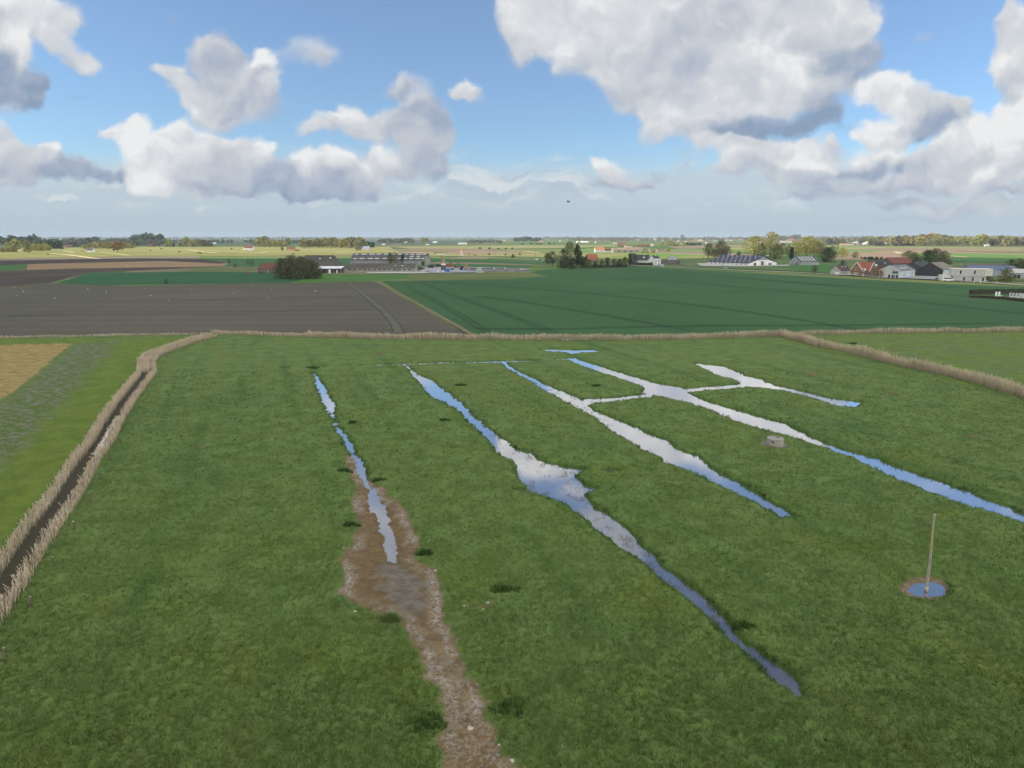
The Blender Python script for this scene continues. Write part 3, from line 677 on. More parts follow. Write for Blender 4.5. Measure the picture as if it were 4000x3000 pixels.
field('painted_shade_field', [(3560,1006),(3700,1007),(4000,1013),(4800,1028),(4800,1045),(4000,1027),(3800,1024),(3650,1018)], (.05,.13,.045), (.06,.15,.05))
field('meadow', [(2440,1038),(2480,1010),(2900,1010),(3300,1016),(3600,1020),(3700,1030),(4000,1032),(4800,1050),(4800,1110),(4000,1100),(3700,1092),(3400,1078),(3100,1060),(2800,1048)], (.075,.125,.045), (.11,.15,.06))
field('grass_field', [(3000,1035),(3180,1033),(3320,1040),(3280,1068),(3120,1060)], (.045,.125,.03), (.06,.15,.04))
field('ploughed_field', [(3730,1042),(3800,1033),(3960,1033),(4000,1040),(3900,1048),(3780,1048)], (.10,.08,.06), (.13,.105,.08))
straw = field_mat('pale_reed', (.50,.40,.23), (.62,.51,.33), s1=.1, s2=.4)
for L, w in (([(195,991),(260,996),(320,1004),(385,1013)],9),([(395,987),(450,993),(505,999)],7),([(250,982),(290,988)],6),([(730,976),(800,985),(850,990)],8),([(815,980),(900,984),(1000,989),(1150,991)],8),([(1010,988),(1050,984),(1300,987),(1360,991)],9),([(1480,980),(1560,984),(1700,992),(1750,999)],6),
             ([(1220,984),(1300,982),(1400,987)],8),([(1500,964),(1700,969),(1900,971),(2060,964)],9),([(1760,999),(1900,1000),(2100,1003),(2150,1001)],7),([(2050,984),(2110,988)],10),([(1980,978),(2100,986)],6),([(2110,970),(2200,966),(2300,968)],10),([(2030,976),(2100,975)],8),([(2390,997),(2440,998)],7),([(2480,988),(2600,990),(2780,998)],7),([(2680,972),(2800,974),(2930,970)],10),([(2760,992),(2850,996),(2900,1001)],6),([(3320,981),(3500,985),(3516,991)],8),([(3290,974),(3350,971),(3455,968)],8),([(3700,1000),(3780,1006)],7),([(3780,980),(3900,977),(3975,976)],8),([(3000,975),(3060,972)],9),([(2680,975),(2500,980)],6)):
    strip('reed_margin', L, w * 1.0, straw, .54)
asphalt = field_mat('asphalt', (.29, .29, .30), (.38, .38, .39), s1=.1, s2=1.0)
conc = field_mat('concrete_yard', (.27, .27, .28), (.36, .36, .38), s1=.05, s2=.4)
strip('road', [(1500,979),(1560,984),(1640,990),(1760,1000),(1900,1007),(2000,1012),(2098,1018),(2180,1024),(2300,1030),(2470,1039),(2620,1045),(2900,1058.5),(3100,1066),(3250,1074),(3400,1082),(3600,1092),(3800,1102),(4000,1118),(4300,1140),(5200,1190)], 4.6, asphalt, .56)
field('concrete_yard', [(1640,1062),(1660,1046),(1900,1046),(2080,1052),(2050,1056),(1840,1066),(1700,1068)], (.26,.26,.285), (.33,.33,.36), s2=.2)
field('concrete_yard', [(1430,1070),(1440,1065),(1650,1063),(1690,1068),(1640,1070)], (.35,.34,.32), (.44,.43,.40), s2=.2)
field('concrete_yard', [(2740,1040),(2720,1030),(2800,1028),(2950,1036),(3090,1036),(3080,1040),(2900,1042)], (.33,.32,.29), (.40,.39,.36), s2=.2)
field('concrete_yard', [(3420,1086),(3600,1080),(3740,1086),(3720,1097),(3600,1092)], (.25,.25,.26), (.3,.3,.31), s2=.2)
fk[0] += 1

# ------------------------------------------------------------------ reeds
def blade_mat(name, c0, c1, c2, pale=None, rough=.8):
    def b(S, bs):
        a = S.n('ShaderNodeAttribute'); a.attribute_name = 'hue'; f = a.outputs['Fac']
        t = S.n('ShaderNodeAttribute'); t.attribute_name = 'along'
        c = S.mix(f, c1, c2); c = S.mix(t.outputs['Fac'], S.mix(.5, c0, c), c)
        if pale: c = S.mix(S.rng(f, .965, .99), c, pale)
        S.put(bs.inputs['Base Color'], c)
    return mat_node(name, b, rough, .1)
def blades(name, X, Y, Z, H, Wd, lean, mat, segs=2, plume=0.0, yaw_bias=None, hue=None, r=rng):
    """one mesh of many narrow standing blades"""
    n = len(X)
    yaw = r.uniform(0, 2 * math.pi, n); la = r.uniform(0, 2 * math.pi, n) if yaw_bias is None else r.normal(yaw_bias, .7, n)
    ll = np.abs(r.normal(lean, lean * .6, n)) * H
    dx, dy = np.cos(yaw), np.sin(yaw); lx, ly = np.cos(la) * ll, np.sin(la) * ll
    hue = r.uniform(0, 1, n) if hue is None else hue
    V = []; al = []
    for k in range(segs + 1):
        t = k / segs
        w = Wd * (1 - .75 * t) if plume == 0 else Wd * (.7 if k < segs else plume)
        for s in (-.5, .5):
            V.append(np.stack([X + dx * w * s + lx * t * t, Y + dy * w * s + ly * t * t, Z + H * t * (1 - .15 * t * np.minimum(ll / H, 1))], -1)); al.append(np.full(n, t))
    m = len(V)
    V = np.stack(V, 1).reshape(-1, 3); al = np.stack(al, 1).ravel()
    base = np.arange(n)[:, None] * m
    F = np.concatenate([base + np.array([[2 * k, 2 * k + 1, 2 * k + 3, 2 * k + 2]]) for k in range(segs)], 0)
    return np_mesh(name, V, F, mat, attrs={'along': al, 'hue': np.repeat(hue, m)})
reed_mat = blade_mat('dry_reed', (.19, .15, .10), (.43, .35, .245), (.64, .54, .41))
def along(P, n, a, b, r=rng):
    seg = np.linalg.norm(np.diff(P, axis=0), axis=1); t = np.concatenate([[0], np.cumsum(seg)])
    tt = r.uniform(0, t[-1], n); x = np.interp(tt, t, P[:, 0]); y = np.interp(tt, t, P[:, 1])
    i = np.clip(np.searchsorted(t, tt) - 1, 0, len(P) - 2); d = (P[i + 1] - P[i]) / seg[i][:, None]
    o = r.uniform(a, b, n)
    return x - d[:, 1] * o, y + d[:, 0] * o, tt, o, t[-1]
def reed_bed(P, dens, a, b, hgt, wd, label, gaps=.0, lean=.12, vis=None):
    L = np.linalg.norm(np.diff(P, axis=0), axis=1).sum()
    n = int(L * abs(b - a) * dens)
    x, y, tt, o, _ = along(P, n, a, b)
    hv = fbm(tt, tt * 0 + a * 7, 9, 3)
    edge = fbm(tt, tt * 0 + 5.5 + b, 3.0, 3)
    keep = (hv > -1.2 + gaps) & (np.minimum(o - a, b - o) > (edge - .35) * .45)
    if vis: keep &= (y > 8) & (np.abs(x) < y * 1.2 + 20)
    x, y, hv = x[keep], y[keep], hv[keep]
    H = hgt * (1 + .20 * hv) * np.clip(rng.normal(1, .13, len(x)), .5, 1.5)
    z = np.full(len(x), -.22)
    hue = np.clip(.5 + .35 * fbm(x, y, 5, 3) + rng.normal(0, .22, len(x)), 0, 1)
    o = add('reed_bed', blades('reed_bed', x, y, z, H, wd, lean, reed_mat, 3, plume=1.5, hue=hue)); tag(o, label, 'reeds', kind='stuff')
reed_bed(left_line, 52, .62, 1.65, 1.15, .034, 'dense strip of dry tan reeds on the outer bank of the left ditch', vis=1)
reed_bed(left_line, 50, -1.65, -.72, 1.08, .034, 'dense strip of dry tan reeds on the pasture side of the left ditch', vis=1, lean=.16)
reed_bed(left_line[18:], 40, -.6, .6, 1.25, .045, 'dry reeds closing over the far end of the left ditch')
fl_mid = np.array([p for p in far_line if -78 < p[0] < 80]); 
def sub(P, xa, xb): 
    xs = np.linspace(xa, xb, 60); return np.stack([xs, np.interp(xs, P[:, 0], P[:, 1])], 1)
x_l, x_a, x_b, x_c = G(830,1306)[0], G(1200,1318)[0], G(3050,1314)[0], G(4500,1292)[0]
reed_bed(sub(far_line, G(-600,1330)[0], x_l), 16, -.7, .6, .75, .06, 'low pale dry grass along the far edge of the left field', gaps=.3)
reed_bed(sub(far_line, x_l, x_a), 26, -.8, .8, 1.2, .055, 'short dry reeds between pasture and ploughed field')
reed_bed(sub(far_line, x_a, x_b), 34, -.9, .9, 1.55, .060, 'long line of tall dry reeds across the far side of the pasture', gaps=.35)
reed_bed(sub(far_line, x_b, x_c), 32, -.8, .8, 1.35, .060, 'dry reeds along the far edge of the right hand meadow', gaps=.3)
reed_bed(right_line[:9], 40, -1.0, 1.0, 1.85, .050, 'tall dry reeds running diagonally towards the right edge', gaps=.3)

# ------------------------------------------------------------------ grass tufts of the pasture
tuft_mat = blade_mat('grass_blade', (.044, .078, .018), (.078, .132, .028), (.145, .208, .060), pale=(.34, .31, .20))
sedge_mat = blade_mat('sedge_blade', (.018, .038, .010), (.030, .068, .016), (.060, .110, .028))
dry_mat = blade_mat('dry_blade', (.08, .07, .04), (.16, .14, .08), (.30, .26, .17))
def scatter(n, y0, y1, um=1.15, r=rng):
    dep = r.uniform(math.atan2(25, y1), math.atan2(25, y0), n)
    Y = 25 / np.tan(dep); X = r.uniform(-um, um, n) * np.hypot(Y, 8)
    return X, Y
def grow(n, y0, y1, per, H0, wd, mat, name, label, sel, spread=.12, lean=.5, segs=2):
    X, Y = scatter(n, y0, y1)
    h, at, sw = land(X, Y)
    k = sel(X, Y, at, sw)
    X, Y, h = X[k], Y[k], np.maximum(h[k], WL - .02)
    hue0 = np.clip(.45 + .45 * fbm(X, Y, 6, 3) + .25 * fbm(X, Y, 1.2, 2), 0, .95)
    X = np.repeat(X, per); Y = np.repeat(Y, per); h = np.repeat(h, per); hue = np.clip(np.repeat(hue0, per) + rng.normal(0, .17, len(X)), 0, .955)
    hue = np.where(rng.uniform(0, 1, len(X)) < .006, 1.0, hue)
    X = X + rng.normal(0, spread, len(X)); Y = Y + rng.normal(0, spread, len(X))
    sc_ = np.clip(Y / 60, .8, 1.8)
    H = H0 * np.clip(rng.normal(1, .3, len(X)), .3, 1.9)
    o = add(name, blades(name, X, Y, h - .02, H, wd * sc_, lean, mat, segs, hue=hue)); tag(o, label, 'grass', kind='stuff')
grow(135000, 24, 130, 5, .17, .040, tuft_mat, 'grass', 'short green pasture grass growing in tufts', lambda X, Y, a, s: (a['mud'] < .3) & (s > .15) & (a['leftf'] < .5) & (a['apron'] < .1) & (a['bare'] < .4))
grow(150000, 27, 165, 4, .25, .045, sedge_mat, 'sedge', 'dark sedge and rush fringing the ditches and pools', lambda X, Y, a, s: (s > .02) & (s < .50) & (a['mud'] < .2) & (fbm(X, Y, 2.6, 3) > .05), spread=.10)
grow(330000, 40, 130, 2, .16, .035, dry_mat, 'dry_stalks', 'dead stalks standing in the shallow water', lambda X, Y, a, s: (s < -.10) & (s > -4.5) & (fbm(X, Y, 1.3, 3) > .34) & (np.abs(X - 5) < 9) & (a['mud'] < .6), spread=.14)
# darker rush clumps
def clump(px, py, rad, n, H, mat, name, label, cat, group=None, flat=.6):
    cx, cy = G(px, py); a = rng.uniform(0, 2 * math.pi, n); q = np.sqrt(rng.uniform(0, 1, n)) * rad
    x = q * np.cos(a); y = q * np.sin(a) * flat
    hh = H * (1 - .6 * (q / rad) ** 2) * np.clip(rng.normal(1, .2, n), .4, 1.5)
    o = add(name, blades(name, x, y, np.zeros(n), hh, .05, .45, mat, 2), loc=(cx, cy, .0)); tag(o, label, cat, group); return o
clump(1525, 2428, .62, 1500, .55, tuft_mat, 'rush_clump', 'round bright green rush clump on the left edge of the brown mud', 'plant')
CL = [(1968,2312,.70,'in the grass well right of the mud track'),(1372,2055,.5,'on the upper left edge of the mud'),(1662,2165,.55,'on the right edge of the mud, upper part'),(1668,2838,.8,'left of the mud track near the bottom edge'),(1990,2775,.75,'right of the mud track near the bottom edge'),(1478,1878,.5,'right of the narrowest ditch just above the mud'),(1348,1842,.55,'left of the narrowest ditch just above the mud'),(2200,1826,.8,'on the far bank above the widest pool'),(1998,1795-50,.4,'left of the pool before it widens'),(2900,2445,.5,'beside the dark lower end of the wide ditch'),(1225,1440,.9,'at the head of the leftmost narrow ditch'),(1378,1655,.5,'right of the leftmost ditch where it is thinnest'),(1800,1508,.7,'above the second ditch near its head'),(1735,1645,.5,'on the rise between the two leftmost ditches'),(2330,1512,.6,'between the third and fourth ditch heads'),(3330,1345,.7,'in front of the diagonal reeds')]
for px, py, rd, wh in CL:
    x, y = G(px, py); h_, _, s_ = land(np.array([x]), np.array([y]), False)
    n = 420; a = rng.uniform(0, 2*math.pi, n); q = np.sqrt(rng.uniform(0, 1, n)) * rd * (1 + .3*np.sin(a*3+px) + .2*np.cos(a*2+py))
    xx, yy = q*np.cos(a)*1.3, q*np.sin(a)*.8
    hh, at_, sw_2 = land(x + xx, y + yy, False); k = sw_2 > .05
    if k.sum() < 20: continue
    o = add('rush_clump', blades('rush_clump', xx[k], yy[k], hh[k] - .02, .30 * np.clip(rng.normal(1, .35, k.sum()), .3, 1.8), .05, .5, sedge_mat, 2), loc=(x, y, 0))
    tag(o, 'low dark green rush clump ' + wh, 'plant', 'dark rush clumps in the pasture')
# stones and pale litter along the mud
def pebble(px, py, r_, label):
    bm = bmesh.new(); bmesh.ops.create_icosphere(bm, subdivisions=2, radius=r_)
    for v in bm.verts:
        f = 1 + .25 * math.sin(v.co.x * 23 + px) * math.cos(v.co.y * 19 + py); v.co *= f; v.co.z *= .45
    me = bpy.data.meshes.new('stone'); bm.to_mesh(me); bm.free(); me.materials.append(PM((.42, .40, .36), scale=9))
    h, _, _ = land(np.array([G(px, py)[0]]), np.array([G(px, py)[1]]))
    tag(add('stone', me, loc=(*G(px, py), float(h[0]))), label, 'stone', 'pale stones around the mud')
for px, py, r_, lb in ((1342,2147,.10,'pale stone at the upper left tip of the mud'),(1388,2398,.12,'pale stone in the grass left of the mud'),(1904,2362,.16,'large pale stone in the grass right of the mud'),(1888,2388,.10,'small pale stone just below the large one right of the mud'),(1838,2850,.17,'white stone in the middle of the mud track near the bottom'),(1813,2377,.09,'pale stone nearest the right rim of the mud'),(1702,2231,.12,'pale stone on the right rim of the mud, upper one'),(1545,1943,.10,'pale stone right of the ditch at the top of the mud'),(2003,2983,.14,'pale stone on the right rim at the bottom edge'),(1720,2385,.1,'pale stone on the right rim of the mud, lower one'),(1950,2920,.08,'small pale stone in the track near the bottom edge')):
    pebble(px, py, r_, lb)

# ------------------------------------------------------------------ mesh kit
class MB:
    """collects boxes, slabs and tubes into one mesh"""
    def __init__(s): s.v = []; s.f = []
    def add(s, V, F):
        b = len(s.v); s.v += [tuple(p) for p in V]; s.f += [tuple(i + b for i in q) for q in F]; return s
    def box(s, x0, x1, y0, y1, z0, z1):
        return s.add([(x0,y0,z0),(x1,y0,z0),(x1,y1,z0),(x0,y1,z0),(x0,y0,z1),(x1,y0,z1),(x1,y1,z1),(x0,y1,z1)],
                     [(0,3,2,1),(4,5,6,7),(0,1,5,4),(1,2,6,5),(2,3,7,6),(3,0,4,7)])
    def slab(s, quad, t):
        """a plate of thickness t below a quad"""
        q = [Vector(p) for p in quad]; n = (q[1] - q[0]).cross(q[3] - q[0]).normalized()
        if n.z < 0: q.reverse(); n = -n
        w = [p - n * t for p in q]
        return s.add(q + w, [(0,1,2,3),(7,6,5,4),(0,4,5,1),(1,5,6,2),(2,6,7,3),(3,7,4,0)])
    def tube(s, a, b, r0, r1=None, n=8):
        r1 = r0 if r1 is None else r1; a = Vector(a); b = Vector(b); d = (b - a).normalized()
        u = d.orthogonal().normalized(); w = d.cross(u)
        ring = lambda c, r: [c + (u * math.cos(2*math.pi*k/n) + w * math.sin(2*math.pi*k/n)) * r for k in range(n)]
        V = ring(a, r0) + ring(b, r1)
        return s.add(V, [(k, (k+1) % n, n + (k+1) % n, n + k) for k in range(n)] + [tuple(range(n))[::-1], tuple(range(n, 2*n))])
    def lathe(s, prof, n=16, c=(0,0,0)):
        V = [(c[0] + r*math.cos(2*math.pi*k/n), c[1] + r*math.sin(2*math.pi*k/n), c[2] + z) for r, z in prof for k in range(n)]
        F = [(j*n+k, j*n+(k+1)%n, (j+1)*n+(k+1)%n, (j+1)*n+k) for j in range(len(prof)-1) for k in range(n)]
        return s.add(V, F + [tuple(range(n))[::-1], tuple(range((len(prof)-1)*n, len(prof)*n))])
    def prism(s, P, y0, y1):
        """outline P in x,z pushed from y0 to y1"""
        n = len(P); V = [(x, y0, z) for x, z in P] + [(x, y1, z) for x, z in P]
        return s.add(V, [tuple(range(n)), tuple(range(n, 2*n))[::-1]] + [(k, n+k, n+(k+1)%n, (k+1)%n) for k in range(n)])
    def mesh(s, name, m):
        me = bpy.data.meshes.new(name); me.from_pydata(s.v, [], s.f)
        bm = bmesh.new(); bm.from_mesh(me); bmesh.ops.recalc_face_normals(bm, faces=bm.faces[:]); bm.to_mesh(me); bm.free()
        if m: me.materials.append(m)
        return me
    def build(s, name, m, parent=None, loc=None): return add(name, s.mesh(name, m), parent, loc)
def thing(name, label, cat, xy, yaw=0.0, group=None, z=0.0):
    o = add(name, None, loc=(xy[0], xy[1], z)); o.rotation_euler = (0, 0, R(yaw)); o.empty_display_size = .3
    return tag(o, label, cat, group)
WHITE = PM((.74,.74,.73), scale=.5, var=.07, dirt=(.5,.5,.47)); CREAM = PM((.62,.55,.44), scale=.4, var=.08, dirt=(.45,.4,.33)); GREYW = PM((.40,.41,.42), scale=.3, dirt=(.28,.28,.27))
BRICK = PM((.30,.155,.10), scale=.6, dirt=(.20,.12,.09)); DBRICK = PM((.17,.12,.10), scale=.5, dirt=(.11,.09,.08)); OBRICK = PM((.50,.26,.15), scale=.5, dirt=(.36,.2,.13)); GLASS = PM((.035,.045,.06), rough=.12, spec=.6, scale=2)
SLATE = PM((.055,.058,.07), scale=.3, dirt=(.10,.10,.09), streak=('Z', 2.5, .25)); TILE = PM((.31,.115,.07), scale=.5, dirt=(.22,.10,.06), streak=('Z', 2.5, .3)); DTILE = PM((.16,.075,.055), scale=.4, dirt=(.09,.07,.055), streak=('Z', 2.5, .3))
ETERN = PM((.095,.092,.10), scale=.15, dirt=(.09,.09,.08), streak=('X', 1.2, .2)); MOSS = PM((.085,.083,.070), scale=.12, dirt=(.13,.12,.10), streak=('X', .9, .35)); WOOD = PM((.20,.165,.12), scale=3, streak=('Z', 6, .3))
DARK = PM((.03,.03,.033)); FRAME = PM((.78,.78,.76), scale=2, var=.05); METAL = PM((.36,.38,.40), rough=.45, metal=.6); CONC = PM((.34,.31,.26), scale=.8, dirt=(.22,.21,.18)); BLUER = PM((.10,.135,.21), scale=.3, streak=('X', 1.5, .2)); LBLUE = PM((.42,.53,.62), scale=.3, var=.08, streak=('X', .8, .2))
RTILE = PM((.44,.20,.12), scale=.5, dirt=(.34,.14,.08)); BLUEPAINT = PM((.03,.14,.42), scale=1, dirt=(.03,.09,.25)); REDP = PM((.38,.05,.035), scale=1, dirt=(.2,.05,.04)); RUBBER = PM((.02,.02,.022))

def opening(parent, name, x, y, z, w, h, face, glass=GLASS, frame=FRAME, fw=.09, label=None):
    """a window or door set into a wall: frame with a pane inside; face is the outward side '-y','+x','-x','+y'"""
    def bx(mb, a0, a1, z0, z1, d0, d1):
        if face == '-y': mb.box(x + a0, x + a1, y - d1, y - d0, z0, z1)
        elif face == '+y': mb.box(x + a0, x + a1, y + d0, y + d1, z0, z1)
        elif face == '+x': mb.box(x + d0, x + d1, y + a0, y + a1, z0, z1)
        else: mb.box(x - d1, x - d0, y + a0, y + a1, z0, z1)
    m = MB()
    bx(m, -w/2, w/2, z, z + fw, -.03, .05); bx(m, -w/2, w/2, z + h - fw, z + h, -.03, .05)
    bx(m, -w/2, -w/2 + fw, z + fw, z + h - fw, -.03, .05); bx(m, w/2 - fw, w/2, z + fw, z + h - fw, -.03, .05)
    if w > 1.6: bx(m, -fw/2, fw/2, z + fw, z + h - fw, -.03, .045)
    o = m.build(name, frame, parent)
    if label: o['label'] = label
    p = MB(); bx(p, -w/2 + fw, w/2 - fw, z + fw, z + h - fw, -.02, .015)
    p.build('pane' if name == 'window' else 'panel', glass, o)
    return o

def gable_house(name, label, cat, px, py, w, d, hw, hr, yaw, wall, roof, ridge='x', wins=(), chim=(), group=None, oh=.3, lights=(), hip=0.0, z=0.0, trim=None, xy=None):
    """pitched building; front is -y, width w along x, depth d along y; ridge 'x' or 'y'.  The front edge centre stands at px,py"""
    c = G(px, py) if xy is None else xy
    a = R(yaw); cx, cy = c[0] - math.sin(a) * d / 2, c[1] + math.cos(a) * d / 2
    t = thing(name, label, cat, (cx, cy), yaw, group)
    X, Y = w / 2, d / 2
    mb = MB()
    if ridge == 'x':
        V = [(-X,-Y,-.3),(X,-Y,-.3),(X,Y,-.3),(-X,Y,-.3),(-X,-Y,hw),(X,-Y,hw),(X,Y,hw),(-X,Y,hw),(-X+hip,0,hr),(X-hip,0,hr)]
        F = [(0,1,5,4),(2,3,7,6),(1,2,6,5),(5,6,9),(3,0,4,7),(7,4,8),(0,3,2,1),(4,5,9,8),(6,7,8,9)]
    else:
        V = [(-X,-Y,-.3),(X,-Y,-.3),(X,Y,-.3),(-X,Y,-.3),(-X,-Y,hw),(X,-Y,hw),(X,Y,hw),(-X,Y,hw),(0,-Y+hip,hr),(0,Y-hip,hr)]
        F = [(0,1,5,4),(4,5,8),(2,3,7,6),(6,7,9),(1,2,6,5),(3,0,4,7),(0,3,2,1),(5,6,9,8),(7,4,8,9)]
    mb.add(V, F); mb.build('wall', wall, t)
    rm = MB(); e = oh; T = .16
    if ridge == 'x':
        s = (hr - hw) / Y
        for sg in (-1, 1):
            rm.slab([(-X-e, sg*(Y+e), hw-s*e+T), (X+e, sg*(Y+e), hw-s*e+T), (X-hip+(e if hip==0 else 0), 0, hr+T), (-X+hip-(e if hip==0 else 0), 0, hr+T)], T*.8)
        if hip:
            for sg in (-1, 1): rm.slab([(sg*(X+e), -Y-e, hw-s*e+T), (sg*(X+e), Y+e, hw-s*e+T), (sg*(X-hip), .01, hr+T), (sg*(X-hip), -.01, hr+T)], T*.8)
    else:
        s = (hr - hw) / X
        for sg in (-1, 1):
            rm.slab([(sg*(X+e), -Y-e, hw-s*e+T), (sg*(X+e), Y+e, hw-s*e+T), (0, Y-hip+(e if hip==0 else 0), hr+T), (0, -Y+hip-(e if hip==0 else 0), hr+T)], T*.8)
        if hip:
            for sg in (-1, 1): rm.slab([(-X-e, sg*(Y+e), hw-s*e+T), (X+e, sg*(Y+e), hw-s*e+T), (.01, sg*(Y-hip), hr+T), (-.01, sg*(Y-hip), hr+T)], T*.8)
    ro = rm.build('roof', roof, t)
    if trim:
        tm = MB()
        if ridge == 'y':
            for sg in (-1, 1):
                tm.slab([(sg*(X+e+.05), -Y-e-.08, hw-s*e+T+.03), (sg*(X+e+.05), -Y-e+.06, hw-s*e+T+.03), (0, -Y-e+.06, hr+T+.05), (0, -Y-e-.08, hr+T+.05)], .28)
        else:
            for sx in (-1, 1):
                for sg in (-1, 1): tm.slab([(sx*(X+e)-.06*sx, sg*(Y+e), hw-s*e+T+.03), (sx*(X+e)+.08*sx, sg*(Y+e), hw-s*e+T+.03), (sx*(X+e)+.08*sx, 0, hr+T+.05), (sx*(X+e)-.06*sx, 0, hr+T+.05)], .28)
        tm.build('bargeboard', trim, ro)
    for q in chim: MB().box(q[0]-.35, q[0]+.35, q[1]-.35, q[1]+.35, hr-1.0, hr+.9).build('chimney', q[2] if len(q) > 2 else BRICK, ro)
    for kind, face, u, zz, ww, hh, *ex in wins:
        gl = ex[0] if ex else GLASS; fr = ex[1] if len(ex) > 1 else FRAME
        x, y = {'-y': (u, -Y), '+y': (u, Y), '+x': (X, u), '-x': (-X, u)}[face]
        opening(t, kind, x, y, zz, ww, hh, face, gl, fr)
    # roof lights: (side sign, position along ridge, fraction up the slope, length, height)
    for sg, u, fr_, ln, ht in lights:
        lm = MB()
        if ridge == 'x':
            f0, f1 = fr_ - ht / 2, fr_ + ht / 2
            lm.slab([(u-ln/2, sg*Y*(1-f0), hw+(hr-hw)*f0+T+.05), (u+ln/2, sg*Y*(1-f0), hw+(hr-hw)*f0+T+.05), (u+ln/2, sg*Y*(1-f1), hw+(hr-hw)*f1+T+.05), (u-ln/2, sg*Y*(1-f1), hw+(hr-hw)*f1+T+.05)], .04)
        else:
            f0, f1 = fr_ - ht / 2, fr_ + ht / 2
            lm.slab([(sg*X*(1-f0), u-ln/2, hw+(hr-hw)*f0+T+.05), (sg*X*(1-f0), u+ln/2, hw+(hr-hw)*f0+T+.05), (sg*X*(1-f1), u+ln/2, hw+(hr-hw)*f1+T+.05), (sg*X*(1-f1), u-ln/2, hw+(hr-hw)*f1+T+.05)], .04)
        lm.build('roof_light', LIGHTP, ro)
    return t
LIGHTP = PM((.62,.62,.64), scale=1, rough=.5)

# ------------------------------------------------------------------ trees
BARK = PM((.11,.09,.065), scale=2)
def leaf_mat(name, c0, c1):
    def b(S, bs):
        a = S.n('ShaderNodeAttribute'); a.attribute_name = 'hue'
        oi = S.n('ShaderNodeObjectInfo')
        c = S.mix(a.outputs['Fac'], c0, c1)
        c = S.mix(S.m('MULTIPLY', oi.outputs['Random'], .3), c, tuple(q * .65 for q in c1))
        S.put(bs.inputs['Base Color'], c)
    return mat_node(name, b, .8, .1)
LEAF = dict(dark=leaf_mat('leaf_dark', (.035,.052,.026), (.085,.110,.050)), olive=leaf_mat('leaf_olive', (.110,.120,.045), (.230,.235,.100)), yellow=leaf_mat('leaf_yellow', (.24,.23,.07), (.42,.40,.15)),
            bare=leaf_mat('leaf_bare', (.125,.112,.068), (.24,.215,.135)), rust=leaf_mat('leaf_rust', (.20,.12,.05), (.36,.23,.10)), lime=leaf_mat('leaf_lime', (.22,.26,.06), (.38,.42,.13)), grey=leaf_mat('leaf_grey', (.065,.075,.050), (.135,.145,.095)),
            shade=leaf_mat('leaf_shade', (.080,.088,.046), (.160,.165,.090)), lit_olive=leaf_mat('leaf_lit_olive', (.19,.19,.075), (.34,.325,.145)))  # last colour is olive lightened to paint sunlight on far tree rows
_crowns = {}
